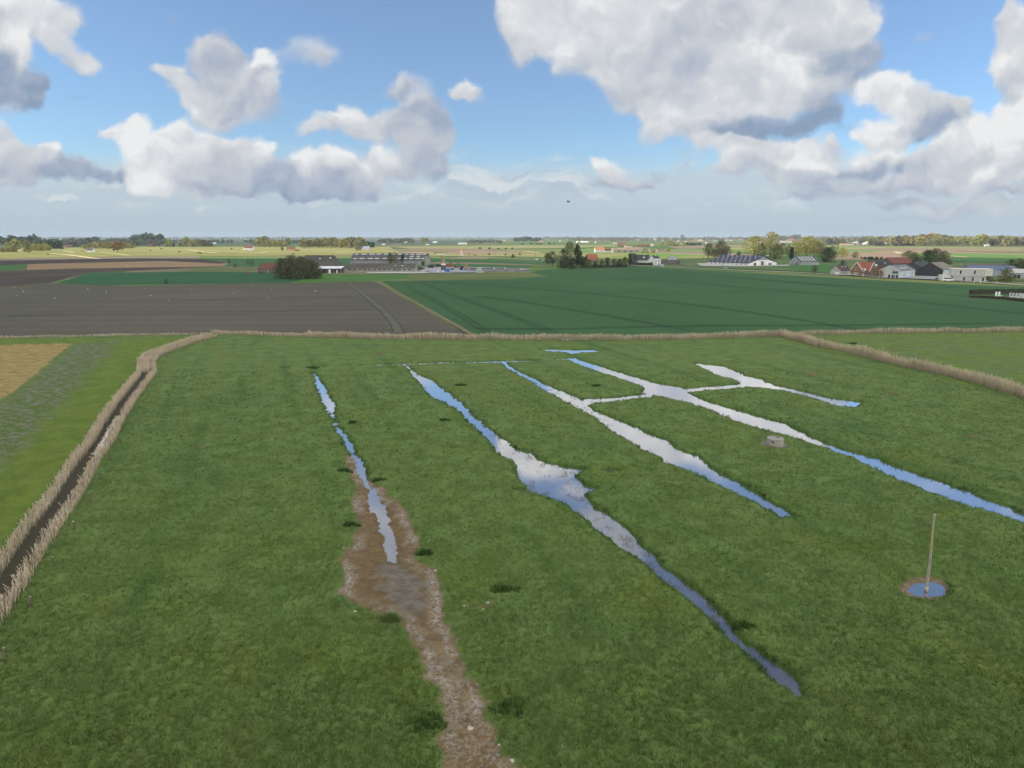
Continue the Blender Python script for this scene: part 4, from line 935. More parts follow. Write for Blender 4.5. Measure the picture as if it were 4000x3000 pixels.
def crown_mesh(shape, colour, var, n):
    """many small leaf faces gathered in uneven clumps inside a crown one unit high"""
    key = (shape, colour, var, n)
    if key in _crowns: return _crowns[key]
    base = (shape, var, n)
    if base not in _crowns:
        r = np.random.default_rng(hash_(shape) + var * 31 + n)
        # clump centres
        nc = {'round': 60, 'poplar': 46, 'bush': 60, 'airy': 60, 'wide': 80}[shape]
        a = r.uniform(0, 2*math.pi, nc); q = r.uniform(0, 1, nc) ** .6; zt = r.uniform(0, 1, nc)
        if shape == 'poplar': prof = lambda t: .15 * np.sin(math.pi * np.clip(t*.86+.12, 0, 1)) ** .6; z0, z1, cr = .14, 1, .085
        elif shape == 'bush': prof = lambda t: .52 * np.sqrt(np.clip(1 - (t*.98)**2.2, 0, 1)); z0, z1, cr = .02, .98, .19
        elif shape == 'wide': prof = lambda t: .62 * np.sin(math.pi * np.clip(t*.72+.24, 0, 1)) ** .7; z0, z1, cr = .16, 1, .16
        elif shape == 'airy': prof = lambda t: .36 * np.sin(math.pi * np.clip(t*.75+.2, 0, 1)) ** .8; z0, z1, cr = .22, 1, .12
        else: prof = lambda t: .38 * np.sin(math.pi * np.clip(t*.78+.17, 0, 1)) ** .75; z0, z1, cr = .20, 1, .13
        R_ = prof(zt) * (1 + .22 * np.cos(a * 2 + var) + .14 * np.cos(a * 3 + 2.1 * var)) * q
        C = np.stack([R_*np.cos(a), R_*np.sin(a), z0 + (z1 - z0 - cr*.6) * zt], 1)
        k = r.integers(0, nc, n); size = cr * r.uniform(.6, 1.35, nc)[k]
        dv = r.normal(0, 1, (n, 3)); dv /= np.linalg.norm(dv, axis=1)[:, None]
        rad = size * r.uniform(.25, 1, n) ** (.4 if shape != 'airy' else .7)
        P = C[k] + dv * rad[:, None] * np.array([1, 1, .8])
        # a thin general spray between the clumps
        fr = {'airy': .55, 'wide': .40, 'round': .30, 'bush': .35, 'poplar': .35}[shape]; sp = r.uniform(0, 1, n) < fr
        za = r.uniform(0, 1, n); aa = r.uniform(0, 2*math.pi, n); qq = r.uniform(0, 1, n) ** .5
        ra = prof(za) * qq * (1 + .12 * np.cos(aa * 2 + var) + .10 * np.sin(aa * 5 + var)) * (1.0 + r.normal(0, .06, n))
        U_ = np.stack([ra*np.cos(aa), ra*np.sin(aa), z0 + (z1 - z0) * za], 1)
        P = np.where(sp[:, None], U_, P)
        P[:, 2] = np.maximum(P[:, 2], .0)
        ls = (.062 if n < 500 else .036 if n < 900 else .022) * (1.25 if shape in ('bush', 'wide') else 1) * r.uniform(.6, 1.4, n) * (.8 if shape == 'airy' else 1)
        u = r.normal(0, 1, (n, 3)); u /= np.linalg.norm(u, axis=1)[:, None]
        w = np.cross(u, r.normal(0, 1, (n, 3))); w /= np.linalg.norm(w, axis=1)[:, None]
        V = np.stack([P + u*ls[:,None], P + w*ls[:,None]*.8, P - u*ls[:,None], P - w*ls[:,None]*.8], 1).reshape(-1, 3)
        hue = np.clip(.35 + .3 * (r.uniform(0, 1, nc)[k] - .5) * 2 + .15 * r.normal(0, 1, n), 0, 1)
        _crowns[base] = (V, np.arange(4*n).reshape(-1, 4), np.repeat(hue, 4))
    V, F, hue = _crowns[base]
    _crowns[key] = np_mesh('crown', V, F, LEAF[colour], attrs={'hue': hue})
    return _crowns[key]
def hash_(s): return sum(ord(c) * (i + 3) for i, c in enumerate(s))
_trunks = {}
def trunk_mesh(shape, var):
    key = (shape, var)
    if key in _trunks: return _trunks[key]
    r = random.Random(var * 7 + hash_(shape)); m = MB()
    if shape == 'bush':
        for k in range(7):
            a = k * .9; m.tube((.06*math.cos(a), .06*math.sin(a), -.02), (.25*math.cos(a), .25*math.sin(a), .55), .016, .005, 5)
    else:
        top = .55 if shape != 'poplar' else .85
        m.tube((0,0,-.02), (.01,.01,top*.45), .026, .019, 7); m.tube((.01,.01,top*.45), (0,0,top), .019, .008, 6)
        for k in range(9 if shape != 'poplar' else 5):
            a = k * 2.4 + r.random(); z = top * r.uniform(.38, .95); L = r.uniform(.16, .30) * (1 if shape != 'poplar' else .4)
            m.tube((.008, .008, z), (L*math.cos(a), L*math.sin(a), z + r.uniform(.15, .32)), .010, .003, 5)
    _trunks[key] = m.mesh('trunk', BARK); return _trunks[key]
tree_n = [0]
def tree(px, py, hpx, shape, colour, label, group=None, n=1500, wide=1.0, name=None, cat=None, xy=None, hm=None):
    tree_n[0] += 1; var = tree_n[0] % 4
    c = G(px, py) if xy is None else xy
    hgt = hpx * SC(py) if hm is None else hm
    nm = name or {'poplar': 'poplar_tree', 'bush': 'bush'}.get(shape, 'tree')
    t = thing(nm, label, cat or ('bush' if nm == 'bush' else 'tree'), c, tree_n[0] * 47.0 % 360, group)
    if shape == 'bush' and n < 500:
        pass
    tr = add('trunk', trunk_mesh(shape, var), t); cr = add('crown', crown_mesh(shape, colour, var, n), t)
    for o in (tr, cr): o.scale = (hgt * wide, hgt * wide, hgt)
    return t

# ------------------------------------------------------------------ things in the pasture
def bunker():
    t = thing('concrete_bunker', 'squat round concrete bunker with a small square loophole, beside the long ditch', 'bunker', bunker_xy, 0, z=-.05)
    Rr, H, th_ = .98, .93, .24; n = 48; m = MB()
    slot_a = R(-128); sw_ = R(8.5)
    for k in range(n):
        a0, a1 = 2*math.pi*k/n, 2*math.pi*(k+1)/n; am = (a0 + a1) / 2
        da = abs((am - slot_a + math.pi) % (2*math.pi) - math.pi)
        spans = [(-.3, .50), (.72, H - .12)] if da < sw_ else [(-.3, H - .12)]
        for z0, z1 in spans:
            ro0 = Rr * (1 + .012 * math.sin(3*am)); 
            P = [(r*math.cos(a), r*math.sin(a)) for r, a in ((ro0, a0), (ro0, a1), (Rr - th_, a1), (Rr - th_, a0))]
            m.add([(x, y, z0) for x, y in P] + [(x, y, z1) for x, y in P], [(3,2,1,0),(4,5,6,7),(0,1,5,4),(1,2,6,5),(2,3,7,6),(3,0,4,7)])
    m.build('wall', CONC, t)
    s = MB(); x0, x1, y0, y1 = .12, .62, .08, .42                     # entrance hatch through the roof slab
    ring = lambda z: [(Rr*1.012*math.cos(2*math.pi*k/n), Rr*1.012*math.sin(2*math.pi*k/n), z) for k in range(n)]
    me = bpy.data.meshes.new('roof_slab'); bm = bmesh.new()
    for z, up in ((H, 1), (H - .13, 0)):
        o_ = [bm.verts.new(p) for p in ring(z)]; i_ = [bm.verts.new(p) for p in ((x0,y0,z),(x1,y0,z),(x1,y1,z),(x0,y1,z))]
        es = [bm.edges.new((o_[k], o_[(k+1) % n])) for k in range(n)] + [bm.edges.new((i_[k], i_[(k+1) % 4])) for k in range(4)]
        bmesh.ops.triangle_fill(bm, edges=es, use_beauty=True)
        if up: O1, I1 = o_, i_
        else: O2, I2 = o_, i_
    for A_, B_ in ((O1, O2), (I1, I2)):
        for k in range(len(A_)): bm.faces.new((A_[k], A_[(k+1) % len(A_)], B_[(k+1) % len(A_)], B_[k]))
    bmesh.ops.recalc_face_normals(bm, faces=bm.faces[:]); bm.to_mesh(me); bm.free(); me.materials.append(PM((.27,.26,.235), scale=2.5, dirt=(.17,.18,.13)))
    rs = add('roof_slab', me, t)
    MB().box(x0-.05, x1+.05, y1, y1+.06, H-.02, H+.05).box(x0-.05, x0, y0, y1, H-.02, H+.05).build('hatch_rim', CONC, rs)
    # inside floor so that the hatch and the loophole look into darkness
    MB().lathe([(Rr-th_-.01, 0), (Rr-th_-.01, .03)], 32).build('floor', PM((.06,.055,.05)), t)
bunker()
def pole():
    bx_, by_ = pole_xy
    t = thing('wooden_pole', 'tall bare leaning wooden pole standing in a small round puddle', 'pole', (bx_, by_), 0, z=WL - .3)
    # top: seen at 3652,2010; keep it nearly above the foot
    x, y, dz = ray(3652, 2010); tt = (by_ - .05) / y; top = Vector((x*tt - bx_, -.05, CH + dz*tt - (WL - .3)))
    def b(S, bs):
        pos = S.n('ShaderNodeTexCoord').outputs['Object']; z = S.sep(pos)[2]
        n = S.noise(S.v('MULTIPLY', pos, (8., 8., 1.2)), 1.5, 5, .65)
        c = S.mix(S.rng(n, .35, .65), (.24, .215, .17), (.40, .37, .31))
        lich = S.m('MULTIPLY', S.rng(z, 3.2, 3.7), S.rng(z, 5.6, 5.1))
        c = S.mix(S.m('MULTIPLY', lich, .75), c, (.34, .28, .09))
        S.put(bs.inputs['Base Color'], c)
    wm = mat_node('weathered_pole', b)
    m = MB(); N = 14; rr = random.Random(4)
    for k in range(N):
        a, c = k / N, (k + 1) / N
        w = lambda q: Vector((.02*math.sin(q*5), .015*math.cos(q*7), 0))
        m.tube(top * a + w(a), top * c + w(c), .105 - .035*a, .105 - .035*c, 10)
    m.build('shaft', wm, t)
    d = top.normalized()
    MB().tube(top * .07, top * .105, .118, .116, 12).build('collar', PM((.55,.54,.50), scale=4), t)
    MB().lathe([(.075, 0), (.07, .03), (.02, .05)], 10, tuple(top + Vector((.02*math.sin(5), .015*math.cos(7), 0)))).build('cap', PM((.5,.5,.47)), t)
pole()
def fence_posts():
    rows = [((876,1300),'left end of the far reed line'),((989,1300),'second post from the left end of the far reed line'),((839,1311),'where the left ditch meets the far reed line'),((791,1334),'at the bend of the left ditch, near its far end'),((651,1400),'where the left ditch bends, upper of two'),((640,1425),'where the left ditch bends, lower of two'),((634,1448),'just below the bend of the left ditch'),((625,1479),'beside the left ditch level with the head of the leftmost channel'),((607,1513),'beside the left ditch, eighth from its far end'),((582,1546),'beside the left ditch, ninth from its far end'),((564,1583),'beside the left ditch, tenth from its far end'),((538,1621),'beside the left ditch, eleventh from its far end'),((518,1677),'beside the left ditch, twelfth from its far end'),((475,1734),'beside the left ditch, thirteenth from its far end'),((434,1804),'beside the left ditch, eighth from its near end'),((399,1882),'beside the left ditch, sixth from its near end'),((356,1967),'beside the left ditch, fifth from its near end'),((294,2073),'with a white top, beside the left ditch'),((214,2216),'beside the near part of the left ditch, third from its near end'),((125,2377),'beside the near part of the left ditch, second from its near end'),((23,2592),'at the near end of the left ditch row'),
            ((1546,1334),'in front of the far reeds, centre left'),((2300,1336),'in front of the far reeds right of the feed rack'),((2615,1334),'in front of the far reeds, centre right'),((2862,1328),'in front of the far reeds, second from the reed junction'),((2978,1324),'in front of the far reeds, nearest the reed junction'),((3197,1362),'at the foot of the diagonal reeds, near the junction'),((3540,1446),'at the foot of the diagonal reeds, middle'),((3650,1474),'at the foot of the diagonal reeds, right of the middle one'),((3892,1532),'at the foot of the diagonal reeds, nearest the right edge'),((3218,1318),'behind the diagonal reeds near the junction'),((3875,1303),'in front of the reeds at the far right')]
    # one post, then copies
    m = MB(); m.tube((0,0,-.3), (.02,.01,1.05), .075, .065, 7)
    me = m.mesh('post', PM((.12,.105,.08), scale=5, dirt=(.22,.21,.18)))
    cap = MB().lathe([(.068, 1.05), (.06, 1.09), (.01, 1.10)], 7, (.02,.01,0)).mesh('cap', PM((.33,.32,.29)))
    capw = cap.copy(); capw.materials[0] = PM((.75,.75,.72))
    src = None
    for i, ((px, py), lb) in enumerate(rows):
        x, y = G(px, py)
        if src is None:
            src = thing('fence_post', 'weathered fence post at the ' + lb, 'fence post', (x, y), 0, 'fence posts round the pasture'); add('shaft', me, src); add('post_cap', cap, src); o = src
        else:
            o = src.copy(); col.objects.link(o)
            for ch in src.children: c = ch.copy(); col.objects.link(c); c.parent = o
            pre = 'short grey wooden fence post ' ; lab = pre + lb
            o['label'] = ' '.join(lab.split()[:16])
        if 'white top' in lb:
            for ch in o.children:
                if ch.name.startswith('post_cap'): ch.data = capw
        o.location = (x, y, 0); h_ = .82 + .25 * rng.random()
        o.rotation_euler = (rng.normal(0, .05), rng.normal(0, .05), rng.uniform(0, 6)); o.scale = (1, 1, h_)
fence_posts()
def feed_rack():
    x, y = G(2204, 1334)
    t = thing('feed_rack', 'grey wooden rack with one long rail and a white leg before the far reeds', 'rack', (x, y), 8)
    MB().box(-.55, 1.35, -.07, .07, .92, 1.05).build('rail', PM((.22,.21,.2), scale=4), t)
    MB().tube((-.5,0,-.1), (-.35,0,.92), .06).build('leg', PM((.62,.62,.62)), t)
    for q in (.25, 1.2): MB().tube((q,0,-.1), (q-.05,0,.92), .05).build('leg', PM((.28,.27,.25)), t)
    MB().tube((-1.1,.1,-.1), (-1.1,.1,1.05), .07).build('upright', PM((.16,.15,.14)), t)
    MB().box(.0, 1.1, -.15, .15, .25, .45).build('trough', PM((.34,.34,.34)), t)
feed_rack()

# ------------------------------------------------------------------ gulls over the ploughed field, one crow in the sky
def gull_mesh(m1):
    bm = bmesh.new()
    # body as a tapered spindle, wings raised in two panels each side
    ns, nr_ = 8, 7; prof = [(-.30,.01),(-.22,.035),(-.08,.065),(.06,.07),(.16,.05),(.21,.045),(.26,.03),(.30,.008)]
    ring = []
    for yv, r_ in prof: ring.append([bm.verts.new((r_*math.cos(2*math.pi*k/ns), yv, r_*math.sin(2*math.pi*k/ns))) for k in range(ns)])
    for a, b in zip(ring, ring[1:]):
        for k in range(ns): bm.faces.new((a[k], a[(k+1)%ns], b[(k+1)%ns], b[k]))
    bm.faces.new(ring[0]); bm.faces.new(ring[-1][::-1])
    bmesh.ops.recalc_face_normals(bm, faces=bm.faces[:])
    me = bpy.data.meshes.new('body'); bm.to_mesh(me); bm.free(); me.materials.append(m1); return me
def wing_mesh(s, m1, up):
    V = []
    for q, z, y0, y1 in ((.05, .02, -.08, .10), (.30, .02 + .16*up, -.04, .11), (.62, .02 + .30*up, -.14, .02), (.72, .02 + .32*up, -.17, -.12)):
        V += [(s*q, y0, z), (s*q, y1, z), (s*q, y1, z+.02), (s*q, y0, z+.02)]
    F = [(0,1,2,3), (12,13,14,15)]
    for k in range(3):
        b = 4*k; F += [(b, b+1, b+5, b+4), (b+1, b+2, b+6, b+5), (b+2, b+3, b+7, b+6), (b+3, b, b+4, b+7)]
    return MB().add(V, F).mesh('wing', m1)
GW = PM((.78,.79,.80), scale=3, var=.05); BK = PM((.02,.02,.022))
def birds():
    spots = [(57,1124),(90,1139),(65,1154),(214,1167),(343,1129),(415,1141),(588,1155),(660,1174),(748,1132),(912,1147),(981,1113),(1061,1125),(1232,1138),(1049,1162)]
    lb = ['farthest left and highest','second from the left','nearest the left edge, lowest of three','bright, low on the left','just under the far field edge, left','alone with raised wings, left of centre','left of the brightest gull','brightest and lowest of the flock','right of the brightest gull','in the middle of the field','close under the willow clump','below the willow clump','farthest right near the wheel track','low, below the willow clump']
    root = None; b1 = gull_mesh(GW); ws = [(wing_mesh(1, GW, u), wing_mesh(-1, GW, u)) for u in (1.0, .3, -.3)]
    for i, (px, py) in enumerate(spots):
        x, y = G(px, py, 3.0)
        if root is None:
            root = thing('gull', 'x', 'gull', (x, y), 0, 'gulls over the ploughed field'); add('body', b1, root); add('wing', ws[0][0], root); add('wing', ws[0][1], root); o = root
        else:
            o = root.copy(); col.objects.link(o)
            for ch in root.children: c = ch.copy(); col.objects.link(c); c.parent = o
        w = [c for c in o.children if c.name.startswith('wing')]; k = i % 3
        w[0].data, w[1].data = ws[k]
        o.location = (x, y, 3.0); o.rotation_euler = (rng.normal(0, .3), rng.normal(0, .5), rng.uniform(0, 6)); o.scale = (.8,)*3
        o['label'] = 'white gull flying low over the ploughed field, ' + lb[i]
    for (px, py, dist, lab) in ((2220, 789, 60.0, 'single dark bird high in the sky above the horizon'), (1099, 1132, 300.0, 'single black crow low over the ploughed field')):
        v = Vector(ray(px, py)).normalized() * dist
        t = thing('crow', lab, 'bird', (v.x, v.y), 70, z=CH + v.z)
        add('body', gull_mesh(BK), t); add('wing', wing_mesh(1, BK, .6), t); add('wing', wing_mesh(-1, BK, .6), t); t.scale = (.5,)*3 if dist < 100 else (.9,)*3
birds()

# ------------------------------------------------------------------ the farm left of centre
def W(face, *us, z=1.0, w=1.1, h=1.0, kind='window', gl=None): return [(kind, face, u, z, w, h) + ((gl,) if gl else ()) for u in us]
gable_house('old_brick_barn', 'old brick barn with a sagging dark red roof, left of the bushy willows', 'barn', 1047, 1064, 14.5, 8, 2.4, 6.4, -4, DBRICK, DTILE, wins=W('-y', -5, -2.5, 2, 4.4, z=.9, w=.9, h=.8) + W('-y', 0, z=0, w=1.3, h=2.0, kind='door', gl=WOOD), hip=1.0)
gable_house('thatched_barn', 'big dark hipped barn roof rising behind the white roofed shed', 'barn', 1240, 1048, 33, 15, 2.8, 10.2, -3, DBRICK, MOSS, hip=4.5, wins=W('-y', -9, 9, z=.8), lights=[(-1, 1, .62, 1.0, .12), (-1, 9.5, .7, 1.2, .1)])
def open_shed():
    t = thing('open_shed', 'open fronted farm shed with a low white sheet roof', 'shed', G(1272, 1066), -2)
    MB().slab([(-12.5,-4.2,3.3),(12.5,-4.2,3.3),(12.5,4.2,4.6),(-12.5,4.2,4.6)], .15).build('roof', PM((.66,.68,.72), scale=.3, streak=('X', 1.0, .15)), t)
    MB().box(-12, 12, 3.9, 4.1, -.2, 4.4).build('back_wall', DBRICK, t)
    for x in (-12, -7, -2, 2.2, 7, 12): MB().box(x-.15, x+.15, -4.0, -3.7, -.2, 3.2).build('post', PM((.3,.28,.25)), t)
    MB().box(3.2, 5.0, -4.05, -3.9, 0, 2.6).build('door', WHITE, t); MB().box(8.8, 9.8, -4.05, -3.9, 0, 2.3).build('door', WHITE, t)
    MB().box(-12, -2.3, -3.85, -3.75, -.2, 1.1).build('parapet', DBRICK, t)
open_shed()
gable_house('cattle_shed', 'long low cattle shed with a mossy dark roof and a strip of openings', 'shed', 1480, 1064, 52, 14, 3.0, 6.0, -1, PM((.33,.31,.28), scale=.3, dirt=(.2,.19,.17)), MOSS, wins=[('window', '-y', u, 1.5, 2.4, .9, DARK, CONC) for u in np.linspace(-21, 22, 13)], lights=[(-1, 11.5, .55, .8, .12), (-1, 16.5, .5, 1.0, .12)])
gable_house('livestock_barn', 'large livestock barn with two rows of white roof lights', 'barn', 1518, 1036, 69, 26, 4.2, 10.2, -1, PM((.30,.30,.31), scale=.3), ETERN, lights=[(-1, u, f, w_, .085) for f in (.86, .26) for u, w_ in ((-31,3.2),(-24.5,5),(-17,5),(-11,3.5),(-4,3.5),(2,5),(9,5),(15,3),(20,3.6),(26,4.6),(31,3))] + [(-1, 20.2, .56, 3.4, .085), (-1, 26, .56, 3, .085)], wins=[('door', '-y', 31, 0, 3, 3.4, DARK)])
def silo(nm, lb, px, py, r_, h_, m, dome=None, cat='silo', legs=False):
    t = thing(nm, lb, cat, G(px, py), 0)
    z0 = 2.2 if legs else -.2
    prof = ([(r_*.25, z0-1.2), (r_, z0+.6)] if legs else [(r_, z0)]) + [(r_, h_)]
    MB().lathe(prof, 18).build('tank', m, t)
    MB().lathe([(r_*1.04, h_), (r_*1.04, h_+.25), (r_*.8, h_+.25+r_*.45), (r_*.1, h_+.25+r_*.65)], 18).build('cap', dome or m, t)
    if legs:
        for k in range(4): a = k*math.pi/2+.4; MB().tube((r_*math.cos(a),r_*math.sin(a),-.2), (r_*.97*math.cos(a),r_*.97*math.sin(a),z0+.7), .09).build('leg', METAL, t)
    lad = MB(); lad.tube((-.25,-r_-.12,.4 if not legs else 1.5), (-.25,-r_-.12,h_), .04); lad.tube((.25,-r_-.12,.4 if not legs else 1.5), (.25,-r_-.12,h_), .04)
    for k in range(int(h_ / .6)): lad.tube((-.25,-r_-.12,.9+k*.55), (.25,-r_-.12,.9+k*.55), .03)
    lad.build('ladder', METAL, t)
silo('feed_silo', 'slim yellow feed silo on legs at the end of the livestock barn', 1663, 1040, 1.15, 7.6, PM((.30,.26,.10), scale=1), PM((.2,.3,.3)), legs=True)
silo('tower_silo', 'tall brown concrete tower silo with a pale cap', 1731, 1046, 1.5, 10.2, PM((.29,.22,.13), scale=.6, dirt=(.18,.14,.10)), PM((.55,.56,.56)))
silo('slurry_tank', 'squat dark green tank with a white dome in front of the tower silo', 1732, 1058, 1.7, 4.3, PM((.07,.085,.075), scale=.5), PM((.62,.64,.66)), cat='tank')
t = thing('mast', 'thin pale metal mast beside the yellow feed silo', 'mast', G(1669, 1052)); MB().tube((0,0,-.3),(0,0,9.2),.16,.10).build('shaft', PM((.5,.52,.54)), t); MB().lathe([(.35,-.1),(.35,.3)],8).build('base', CONC, t)
t = thing('water_tank', 'black horizontal tank lying beside the mast', 'tank', G(1681, 1048), 5); MB().tube((-2.8,0,1.5),(2.8,0,1.5),1.35,1.35,14).build('tank', PM((.03,.035,.045), rough=.4), t)
for q in (-1.8, 1.8): MB().box(q-.3,q+.3,-1,1,-.1,.9).build('cradle', CONC, t)
def mound(px, py, L, Wd, H, m, nm, lb, cat):
    P = 14; V = [(0,0,H)]; rr = random.Random(px)
    for j, f in enumerate((.35, .7, 1.0)):
        for k in range(P):
            a = 2*math.pi*k/P; w = 1 + .15*rr.uniform(-1, 1); V.append((L/2*f*w*math.cos(a), Wd/2*f*w*math.sin(a), H*(1-f**1.7)*(1+.2*rr.uniform(-1,1)) - (.1 if j == 2 else 0)))
    F = [(0, 1+k, 1+(k+1)%P) for k in range(P)] + [(1+j*P+k, 1+(j+1)*P+k, 1+(j+1)*P+(k+1)%P, 1+j*P+(k+1)%P) for j in range(2) for k in range(P)]
    tag(MB().add(V, F).build(nm, m, loc=(*G(px, py), 0)), lb, cat)
mound(1636, 1053, 11, 6, 2.0, PM((.035,.040,.03), scale=1), 'earth_mound', 'dark overgrown earth mound between the cattle shed and the mast', 'mound')
mound(1712, 1042, 6, 4, 2.2, PM((.035,.035,.033), scale=1), 'manure_heap', 'dark manure heap behind the grey cabinet', 'heap')
mound(974, 1071, 5, 3, 1.4, PM((.10,.085,.055), scale=1), 'earth_mound', 'brown earth mound in the field left of the old brick barn', 'mound')
mound(1018, 1070, 6, 3, 1.1, PM((.06,.065,.045), scale=1), 'earth_mound', 'low dark mound just before the old brick barn', 'mound')
t = thing('cabinet', 'tall pale grey metal cabinet left of the domed tank', 'cabinet', G(1717, 1054), 4); MB().box(-.75,.75,-.6,.6,-.1,2.1).build('body', PM((.55,.56,.56)), t); MB().box(-.65,-.03,-.65,-.6,.05,2.0).build('door', PM((.5,.51,.52)), t); MB().box(.03,.65,-.65,-.6,.05,2.0).build('door', PM((.5,.51,.52)), t)
t = thing('container', 'bright blue tarpaulined container in the farm yard', 'container', G(1748, 1063), 3); MB().box(-1.6,1.6,-1.2,1.2,.35,2.4).build('body', BLUEPAINT, t); MB().prism([(-1.7,2.4),(1.7,2.4),(1.3,2.75),(-1.3,2.75)], -1.25, 1.25).build('cover', PM((.05,.20,.52)), t)
for q in (-1.1, 1.1): MB().box(q-.2,q+.2,-1.22,1.22,-.1,.35).build('skid', METAL, t)
def wheel(t, x, y, r_, w=.35, nm='wheel'):
    o = MB().tube((x-w/2, y, r_), (x+w/2, y, r_), r_, r_, 14).build(nm, RUBBER, t); MB().tube((x-w/2-.02, y, r_), (x+w/2+.02, y, r_), r_*.5, r_*.5, 10).build('rim', METAL, o)
def wheel_y(t, x, y, r_, w=.3, rimm=None):
    o = MB().tube((x, y-w/2, r_), (x, y+w/2, r_), r_, r_, 14).build('wheel', RUBBER, t); MB().tube((x, y-w/2-.02, r_), (x, y+w/2+.02, r_), r_*.55, r_*.55, 10).build('rim', rimm or METAL, o)
def trailer(px, py, L, H, m, lb, yaw=0):
    t = thing('trailer', lb, 'trailer', G(px, py), yaw)
    MB().box(-L/2,L/2,-1.15,1.15,.9,1.05).box(-L/2,L/2,-1.15,-1.05,1.05,1.05+H).box(-L/2,L/2,1.05,1.15,1.05,1.05+H).box(-L/2,-L/2+.1,-1.05,1.05,1.05,1.05+H).box(L/2-.1,L/2,-1.05,1.05,1.05,1.05+H).build('body', m, t)
    for x in (-L*.15, L*.2):
        for y in (-1.0, 1.0): wheel_y(t, x, y, .5)
    MB().box(-L/2-1.4,-L/2,-.08,.08,.8,.95).build('drawbar', METAL, t)
trailer(1751, 1046, 4.6, 1.5, REDP, 'red farm trailer behind the blue container', 3)
trailer(1672, 1062, 3.2, .9, PM((.5,.5,.5)), 'small pale trailer at the end of the cattle shed', -8)
def tractor(px, py, m, lb, yaw=0, s=1.0, rim=None):
    t = thing('tractor', lb, 'tractor', G(px, py), yaw); t.scale = (s,)*3
    MB().prism([(-.1,.9),(1.9,.85),(2.0,1.25),(1.9,1.5),(-.1,1.65)], -.38, .38).build('hood', m, t)
    MB().box(-1.5,-.1,-.5,.5,.75,1.35).build('chassis', PM((.06,.06,.06)), t)
    c = MB().box(-1.35,-.1,-.62,.62,2.6,2.72).build('cab_roof', m, t)
    MB().prism([(-1.3,1.35),(-.15,1.35),(-.2,2.6),(-1.2,2.6)], -.58, .58).build('cab_glass', GLASS, t)
    for y in (-.8, .8): wheel_y(t, -.9, y, .85, .5, rim); wheel_y(t, 1.4, y, .5, .35, rim)
    for y in (-.8, .8): MB().box(-1.6,-.3,y-.28,y+.28,1.72,1.8).build('fender', m, t)
    MB().tube((1.0,.3,1.55),(1.0,.3,2.4),.05).build('exhaust', METAL, t)
tractor(1782, 1050, REDP, 'red tractor standing behind the yard', 5, 1.1)
tractor(1808, 1056, PM((.33,.36,.38)), 'grey tractor with large wheels beside the silage bunker', 60, 1.35, PM((.4,.4,.4)))
trailer(1766, 1057, 2.4, .6, PM((.05,.05,.06)), 'small black cart right of the blue container', 10)
t = thing('crate_stack', 'tall orange brown stack of wooden crates at the yard edge', 'crates', G(1822, 1051), 3)
for k in range(4):
    for x in (-.65, .65): MB().box(x-.6,x+.6,-.6,.6,.85*k+(.9 if 0 else 0),.85*k+.8).build('crate', PM((.42,.24,.12), scale=2, streak=('Z', 3, .3)), t)
def silage():
    t = thing('silage_bunker', 'long concrete silage bunker with a dark sheeted heap', 'silage bunker', G(1925, 1060), -1)
    for y, h_ in ((-5.2, 1.9), (5.2, 2.2)): MB().box(-20,20,y-.2,y+.2,-.2,h_).build('wall', PM((.27,.27,.28), scale=.4, dirt=(.16,.16,.17)), t)
    V = [(-19,-4.9,.1),(20,-4.9,.1),(20,4.9,.1),(-19,4.9,.1),(-17,-3,2.3),(18,-3,1.8),(18,3,1.8),(-17,3,2.4)]
    s = MB().add(V, [(0,3,2,1),(4,5,6,7),(0,1,5,4),(1,2,6,5),(2,3,7,6),(3,0,4,7)]).build('sheet', PM((.055,.06,.07), scale=.6, rough=.5), t)
    rr = random.Random(2)
    for k in range(26):
        x, y = rr.uniform(-16, 17), rr.uniform(-2.6, 2.6); MB().tube((x,y,2.02),(x,y,2.55 if x < 0 else 2.2),.38,.38,9).build('tyre', RUBBER, s)
    for x in (-9, 1, 9): MB().lathe([(.45,1.9),(.45,2.7),(.2,2.9)], 8, (x,-3.2,0)).build('sack', PM((.7,.7,.7)), s)
    MB().box(16,27,-5.4,-4.9,-.2,.8).build('ramp_wall', PM((.27,.27,.28)), t)
silage()
def bales():
    n = 0; me = None; src = None; k0 = G(1872, 1066)
    names = ['bottom row','second row','third row','top row']
    for row, cnt in enumerate((5, 4, 3, 1)):
        for i in range(cnt):
            x = (i - (cnt - 1) / 2) * 1.18; z = .58 + row * 1.0
            if me is None: me = MB().lathe([(.25,-.6),(.55,-.58),(.6,-.45),(.6,.45),(.55,.58),(.25,.6)], 14).mesh('bale', PM((.42,.50,.45), scale=2, rough=.4))
            o = add('wrapped_bale', me, loc=(k0[0]+x, k0[1], z)); o.rotation_euler = (R(90), 0, .02*i)
            pos = ['leftmost','second from left','third from left','fourth from left','rightmost'] if cnt == 5 else (['leftmost','second from left','third from left','rightmost'] if cnt == 4 else (['left','middle','right'] if cnt == 3 else ['single']))
            tag(o, 'pale green wrapped bale in the %s of the stack, %s' % (names[row], pos[i]), 'bale', 'wrapped bales stacked by the silage bunker')
bales()
for px, py, lb in ((1711,1064,'white bulk bag on the yard left of the domed tank'),(1730,1063,'white bulk bag beside the blue container')):
    t = thing('bulk_bag', lb, 'bag', G(px, py)); MB().lathe([(.7,-.05),(.85,.3),(.8,1.0),(.5,1.25)], 10).build('sack', PM((.66,.66,.64)), t); MB().lathe([(.3,1.2),(.15,1.45)], 8).build('neck', PM((.6,.6,.58)), t)
